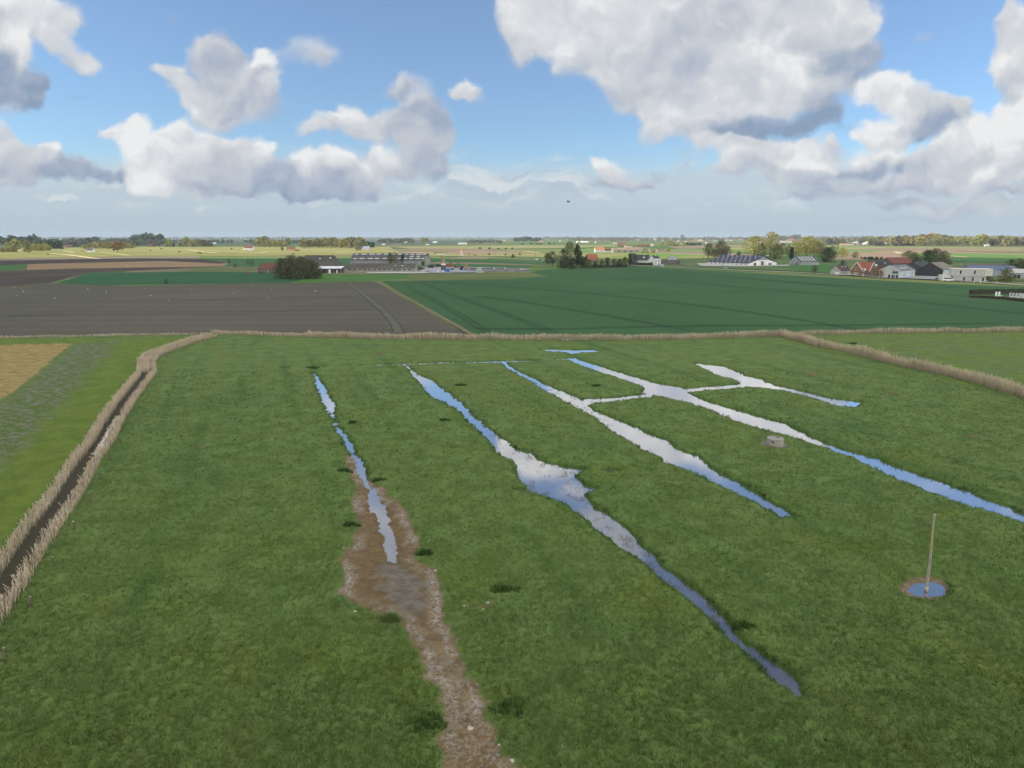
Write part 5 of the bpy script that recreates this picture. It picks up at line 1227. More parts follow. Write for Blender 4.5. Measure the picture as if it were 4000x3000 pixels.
# willows in front and trees about the farm
for i, (px, py, h_, w_, lb) in enumerate(((1104,1086,78,1.0,'leftmost bush of the olive willow clump before the farm'),(1140,1088,90,1.0,'second bush of the olive willow clump, tallest'),(1178,1090,88,1.05,'middle bush of the olive willow clump'),(1212,1088,74,1.0,'fourth bush of the willow clump, before the white roof'),(1236,1087,62,1.0,'rightmost low bush of the willow clump'))):
    tree(px, py, h_, 'bush', 'shade', lb, 'willow bushes before the farm', 2600, .85)
for px, py, h_, s, c, lb in ((1525,1036,50,'poplar','olive','leftmost slim tree rising between the two long barns'),(1541,1037,54,'round','olive','broad tree rising between the two long barns'),(1573,1036,44,'poplar','dark','small dark slim tree between the barns, right of the broad one'),(1148,1040,50,'airy','olive','tall thin tree behind the big dark barn'),(896,1030,20,'round','dark','small dark tree at the end of the tan field'),(917,1040,22,'airy','olive','low tree right of the tan field end'),(970,1038,26,'airy','grey','third of the thin trees right of the tan field'),(986,1042,28,'airy','grey','thin tree left of the old brick barn'),(920,1044,14,'bush','grey','small bush below the thin trees'),(1760,1036,22,'airy','olive','small tree behind the yard, left one'),(1790,1036,18,'airy','olive','small tree behind the yard, right one'),(650,1112,24,'round','dark','lone dark round bush at the edge of the ploughed field'),(188,997,8,'bush','dark','tiny bush in the sunlit meadow far left')):
    tree(px, py, h_, s, c, lb, None, 900)

# ------------------------------------------------------------------ trees, houses and road at the centre right
ctr = [(2140,1036,48,'round','olive','left bushy tree of the central tree group'),(2158,1040,58,'round','grey','second tree of the central group'),(2200,1040,66,'airy','dark','tall open tree left in the central group'),(2225,1040,94,'airy','olive','tallest open crowned tree of the central group'),(2213,1046,46,'bush','grey','bush under the tallest central tree'),(2195,1048,40,'bush','grey','low bush left under the tallest central tree'),(2235,1050,42,'bush','dark','low bush right under the tallest central tree'),(2254,1044,88,'poplar','dark','tall dark poplar of the central group'),(2266,1044,66,'poplar','olive','shorter poplar right of the tall dark one'),(2280,1046,44,'bush','dark','dark bush left of the red roofed house'),(2300,1048,34,'bush','olive','bush before the red roofed house, left'),(2325,1046,26,'bush','grey','bush before the red roofed house, right'),(2350,1046,32,'round','olive','small tree right of the red roofed house'),(2372,1044,38,'round','grey','tree between the red roof and the white houses'),(2398,1044,34,'round','olive','round tree in the hedge, middle'),(2420,1044,32,'bush','grey','bush in the hedge, middle'),(2440,1044,40,'round','olive','tree in the hedge, right'),(2460,1042,52,'poplar','dark','slim dark tree before the white houses'),(2474,1042,52,'round','grey','round tree touching the white houses')]
for px, py, h_, s, c, lb in ctr: tree(px, py, h_, s, c, lb, 'trees round the red roofed house', 1500 if h_ > 50 else 800)
def hedge(pts, h_, w_, m, lb, nm='hedge', dens=26):
    P = np.array([G(*p) for p in pts]); L = np.linalg.norm(np.diff(P, axis=0), axis=1).sum()
    n = int(L * dens * 2); x, y, tt, o, _ = along(P, n, -w_/2, w_/2)
    face = rng.uniform(0, 1, n); z = np.where(face < .5, rng.uniform(0, h_, n), h_ * np.clip(rng.normal(1, .05, n), .8, 1.15))
    z = z * (1 + .1 * fbm(tt, tt*0, 4, 2))
    ls = .16 * rng.uniform(.6, 1.4, n); u = rng.normal(0, 1, (n, 3)); u /= np.linalg.norm(u, axis=1)[:, None]; v = np.cross(u, rng.normal(0, 1, (n, 3))); v /= np.linalg.norm(v, axis=1)[:, None]
    C = np.stack([x, y, z], 1); V = np.stack([C+u*ls[:,None], C+v*ls[:,None], C-u*ls[:,None], C-v*ls[:,None]], 1).reshape(-1, 3)
    t = thing(nm, lb, 'hedge', (0, 0))
    add('foliage', np_mesh('foliage', V, np.arange(4*n).reshape(-1, 4), m, attrs={'hue': np.repeat(np.clip(rng.normal(.4,.2,n),0,1), 4)}), t)
    # woody core
    d = np.gradient(P, axis=0); d /= np.linalg.norm(d, axis=1)[:, None]; nn = np.stack([-d[:,1], d[:,0]], 1); mb = MB()
    for k in range(len(P)-1):
        a, b = P[k], P[k+1]; q = nn[k] * w_ * .42; q2 = nn[k+1] * w_ * .42
        mb.add([(*(a-q),-.1),(*(b-q2),-.1),(*(b+q2),-.1),(*(a+q),-.1),(*(a-q),h_*.9),(*(b-q2),h_*.9),(*(b+q2),h_*.9),(*(a+q),h_*.9)], [(0,3,2,1),(4,5,6,7),(0,1,5,4),(2,3,7,6),(1,2,6,5),(3,0,4,7)])
    mb.build('core', PM((.05,.045,.03)), t)
hedge([(2285,1045),(2330,1046),(2380,1045),(2450,1043)], 2.0, 2.2, LEAF['dark'], 'dark clipped hedge along the field edge below the red roofed house')
hedge([(2484,1036),(2520,1037),(2548,1038)], 2.3, 1.6, LEAF['dark'], 'dark hedge before the white gabled house')
gable_house('brick_house', 'brick house with a red tiled roof half hidden by central trees', 'house', 2318, 1026, 11, 9, 3.2, 8.2, 18, DBRICK, DTILE.copy() if False else TILE, chim=((-2, 0),), wins=W('-y', -3, 0, 3, z=1.1), trim=None)
gable_house('farmhouse', 'white farmhouse with a long dark roof and a row of small windows', 'house', 2505, 1029, 15, 9, 3.0, 8.0, -5, WHITE, SLATE, wins=W('-y', -6, -4, -2, 0, 2, 4, 6, z=1.1, w=.9), chim=((3, 0, WHITE),), lights=[(-1, 2.5, .5, 1.6, .2)])
gable_house('white_house', 'white house with its gable end to the road and a slate roof', 'house', 2545, 1035, 8.5, 13, 3.8, 8.2, -34, WHITE, SLATE, ridge='y', wins=W('-y', 0, z=.3, w=2.4, h=2.2, kind='door') + W('+x', -4, -1.5, 1.5, 4, z=1.1), chim=((0, 2, WHITE),))
def flat_block(nm, lb, cat, px, py, w, d, h_, yaw, m, wins=(), cap=None, capm=None):
    c = G(px, py); a = R(yaw)
    t = thing(nm, lb, cat, (c[0]-math.sin(a)*d/2, c[1]+math.cos(a)*d/2), yaw)
    MB().box(-w/2,w/2,-d/2,d/2,-.3,h_).build('wall', m, t); MB().box(-w/2-.12,w/2+.12,-d/2-.12,d/2+.12,h_,h_+.28).build('roof', capm or FRAME, t)
    for kind, face, u, zz, ww, hh, *ex in wins:
        x, y = {'-y': (u, -d/2), '+y': (u, d/2), '+x': (d and w/2, u), '-x': (-w/2, u)}[face]
        opening(t, kind, x, y, zz, ww, hh, face, ex[0] if ex else GLASS)
    return t
flat_block('white_house', 'small two storey white flat roofed block with blue door', 'house', 2568, 1038, 5.6, 7, 5.6, -12, WHITE, W('-y', -1.4, 1.2, z=3.3, w=1.2, h=1.4) + W('-y', -1.5, z=1.1, w=1.0, h=1.3) + [('door', '-y', 1.2, 0, 1.1, 2.1, BLUEPAINT)])
flat_block('annex', 'long flat roofed brown building right of the white block', 'building', 2618, 1036, 17, 10, 4.2, -6, PM((.16,.145,.12), scale=.5, dirt=(.1,.09,.08)), W('-y', 0.5, z=2.3, w=3.2, h=1.2) + W('-y', -5, z=.6), capm=PM((.12,.12,.12)))
gable_house('garden_house', 'small pale house with a light blue gable behind the flat roofs', 'house', 2626, 1020, 9, 9, 3.2, 6.6, -10, PM((.45,.50,.54)), SLATE, ridge='y', wins=W('-y', 0, z=1, w=1.6), trim=FRAME)
t = thing('bus_shelter', 'small white glazed bus shelter by the road', 'shelter', G(2587, 1043), -10)
for x in (-.9, .9):
    for y in (-.7, .7): MB().box(x-.06,x+.06,y-.06,y+.06,-.1,2.2).build('post', FRAME, t)
MB().box(-1.1,1.1,-.9,.9,2.2,2.35).build('roof', FRAME, t); MB().box(-.84,.84,.68,.72,.2,2.1).build('back_panel', PM((.4,.45,.5), rough=.2), t); MB().box(-.8,.8,.3,.6,.4,.5).build('bench', WOOD, t)
def big_barn():
    c = G(2925, 1040); a = R(33); w, d = 38, 46
    t = thing('white_barn', 'very wide white walled barn with a dark roof dotted with roof lights', 'barn', (c[0]+math.cos(a)*w/2-math.sin(a)*d/2, c[1]+math.sin(a)*w/2+math.cos(a)*d/2), 33)
    X, Y = w/2, d/2; hw, hm, hr = 2.5, 5.0, 8.6
    P = [(-X,-.3),(X,-.3),(X,hw),(X*.42,hm),(-X*.42,hm),(-X,hw)]
    MB().prism(P, -Y, Y).build('wall', WHITE, t)
    gm_ = MB().prism([(-X*.5,hm-.35),(X*.5,hm-.35),(0,hr)], -Y+.02, Y-.02).build('gable', PM((.22,.25,.28), scale=.5), t)
    rm = MB(); sl = (hr-hw)/X
    for sg in (-1, 1): rm.slab([(sg*(X+.5),-Y-.6,hw-.5*sl+.15),(sg*(X+.5),Y+.6,hw-.5*sl+.15),(0,Y+.6,hr+.15),(0,-Y-.6,hr+.15)], .14)
    ro = rm.build('roof', PM((.055,.055,.085), scale=.2, streak=('Y', 1.0, .25)), t)
    for sg in (-1, 1):
        for j, f in enumerate((.14, .30, .46, .62, .78, .92)):
            for k in range(9):
                y = -Y + 2.5 + k*5.0 + (j * 1.9) % 4.6 + rng.uniform(-.5, .5)
                if y > Y-1 or (sg > 0 and k > 6): continue
                x0, x1 = sg*X*(1-f-.017), sg*X*(1-f+.017); z0, z1 = hw+(hr-hw)*(f+.017)+.21, hw+(hr-hw)*(f-.017)+.21
                MB().slab([(x1,y-.7,z1),(x1,y+.7,z1),(x0,y+.7,z0),(x0,y-.7,z0)], .04).build('roof_light', LIGHTP, ro)
    for x, ww, hh, m_ in ((-11,3.4,2.6,DARK),(-1,4.2,4.0,PM((.15,.13,.11))),(9.5,4.2,2.3,PM((.15,.13,.11)))): opening(t, 'door', x, -Y, 0, ww, hh, '-y', m_, PM((.3,.3,.3)))
    for k in range(9): opening(t, 'window', -X, -Y+3.5+k*4.8, .9, 1.0, 1.0, '-x', DARK, PM((.3,.3,.3)), fw=.06)
    for k in range(4): opening(t, 'window', X, -Y+4+k*5.5, .9, 1.0, 1.0, '+x', DARK, PM((.3,.3,.3)), fw=.06)
big_barn()
gable_house('grey_shed', 'grey block shed with five white stripes across its dark roof', 'shed', 3163, 1037, 21, 15, 3.4, 8.0, 20, PM((.33,.33,.32), scale=.3, dirt=(.24,.24,.24)), PM((.075,.095,.095), scale=.2), lights=[(-1, u, .50, .9, .82) for u in (-7.5,-4,-.5,3,6.5)], wins=[('door', '-x', -3, 0, 3, 2.8, DARK)])
gable_house('garage', 'small grey rendered garage with white door and long brown roof', 'garage', 3262, 1075, 7.2, 13, 3.2, 6.4, -52, PM((.42,.41,.40), scale=.6, dirt=(.32,.31,.3)), PM((.07,.052,.045), scale=.3, dirt=(.11,.09,.07)), ridge='y', wins=[('door', '-y', 1.3, 0, 2.6, 2.1, WHITE), ('window', '-y', -2.0, .9, .7, .9), ('window', '-y', -1.0, 3.5, .7, .9)] + W('+x', -3, 0, 3, z=.8), lights=[(1, -1, .6, .8, .18), (1, 3.5, .65, .9, .18)])
def brick_villa():
    c = G(3352, 1079); yaw = -52; a = R(yaw)
    w, d = 7.2, 9.5
    t = thing('brick_villa', 'brick villa with two steep white edged gables and an orange tiled roof', 'house', (c[0]-math.sin(a)*d/2, c[1]+math.cos(a)*d/2), yaw)
    # front gabled bay and a taller cross wing to the right
    X, Y = w/2, d/2; hw, hr = 4.3, 9.0
    MB().prism([(-X-1.5,-.3),(X-1.5,-.3),(X-1.5,hw),(-1.5,hr),(-X-1.5,hw)], -Y, Y).build('wall', BRICK, t)
    m = MB(); x1 = 6.2
    m.add([(X-1.5,-Y+1,-.3),(x1,-Y+1,-.3),(x1,Y+1,-.3),(X-1.5,Y+1,-.3),(X-1.5,-Y+1,3.6),(x1,-Y+1,3.6),(x1,Y+1,3.6),(X-1.5,Y+1,3.6),(X-1.5,1,hr),(x1,1,hr)], [(0,1,5,4),(2,3,7,6),(1,2,6,9,5),(3,0,4,8,7),(0,3,2,1),(4,5,9,8),(6,7,8,9)])
    m.build('wing_wall', DBRICK, t)
    r = MB(); s = (hr-hw)/X
    for sg in (-1, 1): r.slab([(sg*(X+.3)-1.5,-Y-.35,hw-.3*s+.15),(sg*(X+.3)-1.5,Y+.3,hw-.3*s+.15),(-1.5,Y+.3,hr+.15),(-1.5,-Y-.35,hr+.15)], .13)
    s2 = (hr-3.6)/Y
    for sg in (-1, 1): r.slab([(-1.5,1+sg*(Y+.3),3.6-.3*s2+.17),(x1+.35,1+sg*(Y+.3),3.6-.3*s2+.17),(x1+.35,1,hr+.17),(-1.5,1,hr+.17)], .13)
    ro = r.build('roof', TILE, t)
    tm = MB()
    for sg in (-1, 1): tm.slab([(sg*(X+.38)-1.5,-Y-.45,hw-.3*s+.2),(sg*(X+.38)-1.5,-Y-.28,hw-.3*s+.2),(-1.5,-Y-.28,hr+.22),(-1.5,-Y-.45,hr+.22)], .3)
    for sg in (-1, 1): tm.slab([(x1+.30,1+sg*(Y+.38),3.6-.3*s2+.2),(x1+.46,1+sg*(Y+.38),3.6-.3*s2+.2),(x1+.46,1,hr+.22),(x1+.30,1,hr+.22)], .3)
    tm.build('bargeboard', FRAME, ro)
    MB().box(1.9,3.7,-Y+.3,-Y+2.2,3.3,5.0).build('dormer', WHITE, ro)
    MB().box(1.0,1.7,3.2,3.9,hr-1.5,hr+.9).build('chimney', DBRICK, ro)
    opening(t, 'window', -1.5, -Y, 4.4, 2.0, 1.2, '-y'); opening(t, 'window', -1.7, -Y, .9, 3.0, 1.6, '-y', PM((.35,.42,.38), rough=.2))
    opening(t, 'window', 2.8, -Y+.28, 3.7, 1.3, 1.0, '-y'); opening(t, 'door', 2.7, -Y+1, 0, 1.1, 2.2, '-y', WHITE)
    opening(t, 'window', x1, 0, .9, 1.2, 1.3, '+x'); opening(t, 'window', x1, 4, .9, 1.0, 1.3, '+x')
    MB().box(-X-1.2,X-1.8,-Y-.5,-Y-.001,2.7,2.9).build('canopy', DTILE, t)
brick_villa()
gable_house('dark_barn', 'long dark roofed barn behind the brick villa', 'barn', 3450, 1064, 17, 11, 3.6, 8.2, 12, DBRICK, PM((.045,.042,.048), scale=.3), lights=[(-1, -5, .3, 1.6, .2), (-1, 3.5, .6, .8, .12)])
gable_house('red_barn', 'barn with a faded red tile roof behind the grey halls', 'barn', 3520, 1050, 20, 11, 4.5, 8.8, 12, DBRICK, PM((.17,.065,.05), scale=.3, streak=('Z', 2, .3)))
gable_house('workshop_hall', 'pale grey gabled workshop hall facing the road', 'hall', 3470, 1087, 12.0, 24, 4.6, 7.6, -50, PM((.50,.51,.51), scale=.3, var=.08, dirt=(.4,.41,.41)), PM((.16,.16,.17), scale=.15, streak=('Y', 1.1, .2)), ridge='y', trim=FRAME, wins=[('window', '-y', 3.6, 2.9, 3.6, 1.6, PM((.08,.09,.10)), PM((.6,.62,.63))), ('door', '-y', .3, 0, 1.5, 2.4), ('door', '-y', 2.7, 0, 2.0, 2.3), ('door', '-y', 4.8, 0, 1.6, 2.2), ('door', '+x', -9.2, 0, 4.4, 4.0, LBLUE), ('door', '+x', -3.5, 0, 4.8, 3.9, GREYW), ('door', '+x', 2.2, 0, 4.8, 4.0, LBLUE), ('door', '+x', 8.0, 0, 4.6, 3.9, GREYW)], lights=[(1, 0, .45, 11, .06)])
gable_house('storage_hall', 'dark middle hall with a black sheet roof between the two grey halls', 'hall', 3560, 1074, 14, 22, 4.4, 8.6, -50, PM((.09,.10,.105), scale=.4), PM((.05,.053,.058), scale=.2, streak=('Y', 1, .2)), ridge='y', trim=None)
gable_house('machine_hall', 'large hall with a brown grey roof and light blue sliding doors', 'hall', 3630, 1080, 15, 20, 4.6, 8.8, -50, PM((.06,.06,.065), scale=.4), PM((.19,.175,.155), scale=.12, dirt=(.12,.11,.10), streak=('Y', .9, .3)), ridge='y', wins=[('door', '+x', -6.8, 0, 4.9, 4.3, LBLUE), ('door', '+x', -1.6, 0, 4.9, 4.3, LBLUE), ('door', '+x', 3.6, 0, 4.6, 4.3, LBLUE)])
def modern_house():
    c = G(3795, 1100); yaw = -20; a = R(yaw); w, d = 19.0, 10
    t = thing('modern_house', 'cream two storey box house with flat roof and narrow upright windows', 'house', (c[0]-math.sin(a)*d/2, c[1]+math.cos(a)*d/2), yaw)
    m_ = PM((.60,.55,.49), scale=.3, var=.05); g_ = PM((.47,.46,.45), scale=.3, var=.06)
    MB().box(-w/2,w/2-2.4,-d/2+.5,d/2,-.3,3.3).build('ground_floor', g_, t); MB().box(-w/2-.6,w/2+.2,-d/2,d/2,3.3,7.0).build('upper_floor', g_, t)
    MB().box(-w/2-.75,w/2+.35,-d/2-.15,d/2+.15,6.75,7.2).box(-w/2-.72,w/2+.32,-d/2-.12,d/2+.12,3.25,3.45).build('cornice', m_, t)
    MB().box(w/2-3.6,w/2+.25,-d/2-.06,-d/2,3.45,6.75).box(-w/2-.66,-w/2,-d/2-.06,-d/2,3.45,6.75).build('pilaster', m_, t)
    for x in (-6.0, 1.0, 6.2): opening(t, 'window', x, -d/2-.0, 4.1, 1.15, 2.3, '-y')
    for x in (-3.8, .6, 5.6): opening(t, 'window', x, -d/2+.5, .1, 1.2, 2.4, '-y')
    MB().box(w/2-2.2,w/2,-d/2+1.5,d/2,-.2,3.25).build('porch', DARK, t)
    MB().box(-w/2-5.6,-w/2-.65,-d/2+1,d/2-1,-.2,3.4).build('garage_wing', m_, t)
modern_house()
gable_house('blue_hall', 'long hall with a blue sheet roof behind the cream box house', 'hall', 3885, 1080, 28, 16, 4.2, 6.6, -8, PM((.30,.31,.33), scale=.3), BLUER, hip=0, wins=[('door', '-y', 9, 0, 4, 3.5, DARK)])
gable_house('grey_shed', 'grey shed with an open dark bay at the right edge', 'shed', 3985, 1090, 12, 9, 3.6, 5.8, -30, PM((.36,.37,.37)), PM((.42,.42,.40)), wins=[('door', '-y', -2, 0, 4, 2.8, DARK)])
# street furniture and vehicles
def van():
    t = thing('van', 'white minibus parked on the drive before the cream house', 'van', G(3703, 1099), -16)
    MB().prism([(-2.9,.45),(2.75,.45),(2.9,.8),(2.7,1.15),(1.75,1.45),(1.15,2.35),(.8,2.5),(-2.75,2.5),(-2.9,2.3)], -.95, .95).build('body', PM((.80,.80,.80), rough=.35, var=.02), t)
    MB().prism([(-2.6,1.45),(1.6,1.42),(1.05,2.15),(-2.6,2.15)], -.965, .965).build('side_window', GLASS, t)
    MB().slab([(1.82,-.85,1.46),(1.82,.85,1.46),(1.22,.85,2.32),(1.22,-.85,2.32)], .06).build('windscreen', GLASS, t)
    for x in (-1.9, 1.9):
        for y in (-.85, .85): wheel_y(t, x, y, .36, .26)
    for y in (-.7, .7): MB().box(2.72,2.86,y-.18,y+.18,.85,1.05).build('headlight', PM((.7,.7,.7), rough=.2), t)
    MB().box(2.7,2.95,-.9,.9,.4,.62).build('bumper', PM((.05,.05,.05)), t)
van()
def car(px, py, m, lb, yaw, s=1.0):
    t = thing('car', lb, 'car', G(px, py), yaw, z=.56)
    MB().prism([(-2.1,.35),(2.1,.35),(2.15,.7),(1.95,.88),(1.05,.95),(.5,1.42),(-1.1,1.45),(-1.75,1.0),(-2.1,.9)], -.85, .85).build('body', m, t)
    MB().prism([(-1.6,.98),(.95,.95),(.45,1.36),(-1.05,1.38)], -.865, .865).build('window', GLASS, t)
    for x in (-1.3, 1.35):
        for y in (-.78, .78): wheel_y(t, x, y, .32, .2)
    for y in (-.6, .6): MB().box(2.05,2.17,y-.16,y+.16,.6,.75).build('headlight', PM((.7,.7,.65), rough=.2), t)
car(2094, 1018, PM((.78,.79,.80), rough=.3, var=.02), 'white car driving on the road left of the central trees', -20)
car(2112, 1019, PM((.22,.25,.28), rough=.3, var=.02), 'dark grey car close behind the white one on the road', -20)
car(2668, 1038, PM((.16,.17,.18), rough=.3), 'dark car parked before the long flat roofed building', 4)
car(2830, 1053, PM((.33,.33,.36), rough=.3), 'grey car driving on the road below the white barn', -40)
car(3314, 1078, PM((.62,.64,.68), rough=.3), 'silver car parked between garage and brick villa', -50)
def street_pole(nm, lb, px, py, h_, kind):
    t = thing(nm, lb, 'pole' if kind == 't' else 'lamp', G(px, py), -30, 'poles along the road')
    MB().tube((0,0,-.3),(0,0,h_),.16 if kind == 't' else .20,.09,8).build('shaft', PM((.23,.20,.17)) if kind == 't' else PM((.45,.43,.40)), t)
    if kind == 't': MB().box(-.7,.7,-.05,.05,h_-.6,h_-.48).build('crossarm', PM((.2,.18,.16)), t)
    else: MB().tube((0,0,h_-.1),(-1.1,0,h_+.25),.06).build('arm', METAL, t); MB().box(-1.7,-1.0,-.14,.14,h_+.18,h_+.32).build('lamp_head', METAL, t)
for px, py, h_, lb in ((1891,1004,8,'telegraph pole on the sunlit roadside, leftmost'),(1936,1007,9,'telegraph pole on the roadside, second from left'),(1984,1010,9,'telegraph pole on the roadside, third from left'),(2036,1013,10,'telegraph pole on the roadside, fourth from left'),(2092,1014,10,'telegraph pole nearest the two cars'),(2744,1045,9.5,'telegraph pole left of the white barn'),(2822,1050,8,'telegraph pole before the white barn doors'),(2947,1058,8.5,'telegraph pole before the white barn gable'),(3112,1066,8.5,'telegraph pole on the road below the striped shed')): street_pole('telegraph_pole', lb, px, py, h_, 't')
street_pole('street_lamp', 'street lamp on a pale post before the cream box house', 3753, 1102, 9.3, 'l')
for px, py, lb in ((3805,1104,'small white marker post by the drive, left'),(3830,1106,'white marker post by the drive, middle'),(3894,1108,'pale marker post at the roadside far right')):
    t = thing('marker_post', lb, 'post', G(px, py), 0, 'marker posts by the drive'); MB().box(-.12,.12,-.08,.08,-.1,1.0).build('shaft', FRAME, t); MB().box(-.125,.125,-.085,.085,.7,.85).build('reflector', PM((.5,.1,.08)), t)
t = thing('utility_box', 'white utility box beside the drive of the cream house', 'box', G(3856, 1104), -20); MB().box(-.7,.7,-.4,.4,-.1,1.2).build('body', PM((.6,.6,.58)), t); MB().box(-.75,.75,-.45,.45,1.2,1.3).build('lid', PM((.5,.5,.5)), t)
# walled cemetery at the right edge
hedge([(3790,1163),(3830,1163),(3920,1169),(4000,1178),(4150,1196)], 1.0, 1.3, LEAF['bare'], 'brown front hedge of the little cemetery at the right edge')
hedge([(3790,1150),(3900,1148),(4000,1147),(4200,1150)], 1.9, 1.8, LEAF['dark'], 'dark back hedge of the little cemetery at the right edge')
for i, (px, py) in enumerate(((3890,1157),(3902,1157),(3945,1161),(3957,1162),(3969,1163),(3981,1163),(3990,1164),(3998,1165))):
    lb = ['leftmost white headstone of the cemetery','second white headstone from the left, apart from the row','grey headstone starting the close row','second headstone of the close row','third headstone of the close row','fourth headstone of the close row','last but one headstone before the right edge','last headstone at the right edge'][i]
    t = thing('headstone', lb, 'headstone', G(px, py), -10, 'headstones in the cemetery')
    MB().prism([(-.35,0),(.35,0),(.35,1.7),(.2,1.95),(0,2.02),(-.2,1.95),(-.35,1.7)], -.1, .1).build('stone', PM((.5,.49,.46)) if i > 1 else PM((.72,.72,.7)), t); MB().box(-.5,.5,-1.6,-.15,-.1,.45).build('slab', PM((.62,.64,.66)), t)
# trees about the right hand houses
RT = [(2766,1012,62,'round','olive',1.0,'broad tree left of the white barn'),(2790,1012,38,'airy','olive',1,'thin tree behind the left end of the white barn'),(2812,1012,74,'round','bare',1,'taller greyish tree left of the white barn'),(2835,1012,52,'round','bare',1.1,'lower greyish tree beside the taller one'),(2885,1004,22,'bush','dark',1,'dark bush behind the white barn roof'),
 (2945,1003,79,'wide','yellow',1.0,'pale yellow green tree behind the white barn, left'),(2972,1003,55,'bush','grey',1,'grey green tree behind the barn ridge'),(3008,1003,95,'airy','yellow',1.1,'tallest yellow tree behind the white barn'),(3030,1014,60,'bush','olive',1,'olive tree behind the right end of the white barn'),(3055,1003,53,'airy','bare',1,'thin bare tree right of the barn gable, left one'),(3078,1003,44,'airy','olive',1,'thin tree right of the barn gable, middle one'),(3090,1018,52,'poplar','dark',1.2,'slim dark tree right of the barn gable'),
 (3120,1003,56,'wide','yellow',1,'yellow green tree behind the striped shed, left'),(3150,1003,78,'wide','yellow',1,'tall yellow green tree behind the striped shed'),(3180,1003,66,'wide','yellow',1,'yellow green tree behind the striped shed, right'),(3205,1004,55,'airy','bare',1.1,'bare brown tree right of the striped shed'),(3228,1026,60,'bush','dark',1,'dark tree at the end of the striped shed'),(3246,1024,62,'airy','bare',1,'bare tree right of the dark one at the shed end'),
 (3290,1010,42,'wide','yellow',.9,'pale yellow tree in the tan field'),(3340,1010,26,'wide','olive',1,'olive tree right of the pale yellow one'),(3272,972,12,'bush','olive',1,'round bush in the sunlit field above the pale yellow tree'),(3365,1012,10,'bush','dark',1,'small dark bush right of the olive tree'),(3398,1016,9,'bush','dark',1,'low dark bush above the brick villa'),(3180,1070,34,'airy','grey',1.2,'thin roadside bush left of the garage'),(3292,1042,26,'bush','grey',1,'grey bush behind the garage roof'),
 (3545,1030,50,'airy','olive',1.5,'left tree of the dark group behind the halls'),(3570,1032,48,'bush','bare',1,'second tree of the dark group behind the halls'),(3620,1034,58,'bush','dark',1,'dark rounded tree behind the halls, left'),(3650,1034,64,'bush','bare',1.1,'largest brown green tree behind the machine hall'),(3685,1034,54,'bush','bare',1,'right tree of the brown group behind the machine hall'),(3706,1032,20,'bush','dark',1,'small dark bush right of the brown group'),
 (3432,1085,46,'round','rust',1.15,'orange brown tree between villa and workshop hall'),(3440,1088,30,'round','rust',1,'lower orange brown tree before the workshop hall'),(3928,1102,58,'bush','olive',1,'large olive bush right of the cream house'),(3945,1070,56,'round','dark',1.1,'dark tree behind the blue hall, left'),(3972,1072,62,'round','olive',1.2,'olive tree behind the blue hall'),(4010,1074,58,'round','dark',1.2,'dark tree at the right edge behind the shed'),(3868,1105,26,'bush','olive',1,'small bush at the corner of the cream house'),(3660,1094,10,'bush','dark',1.6,'low dark bush left of the white minibus'),(3900,1056,20,'airy','olive',1.3,'thin tree behind the blue roof'),
 (3498,1176,1,'bush','dark',1,'')]
for px, py, h_, s, c, w_, lb in RT:
    if lb: tree(px, py, h_, s, c, lb, None, 1800 if h_ > 40 else 600, w_)

# ------------------------------------------------------------------ far country
def far_house(px, py, wpx, wall_px, tot_px, lb, wall=WHITE, roof=TILE, yaw=0, ridge='x', nm='house', cat='house', dpx=None, wins=True, group='houses far across the plain', chim=False):
    s = SC(py); w = wpx*s; d = (dpx or min(wpx*.55, 22))*s; hw = wall_px*s; hr = tot_px*s
    ws = [('window', '-y', u*w/2, hw*.25, w*.09, hw*.4) for u in (-.6, -.2, .25, .65)] if wins and ridge == 'x' else ([('window', '-y', 0, hw*.3, w*.16, hw*.4)] if wins else [])
    return gable_house(nm, lb, cat, px, py, w, d, hw, hr, yaw, wall, roof, ridge=ridge, wins=ws, group=group, oh=.2, chim=((w*.2, 0),) if chim else ())
SLP = PM((.10,.10,.12), scale=.3); BLR = PM((.25,.33,.42), scale=.3); BRR = PM((.16,.07,.06), scale=.3); GRS = PM((.33,.30,.27), scale=.3)
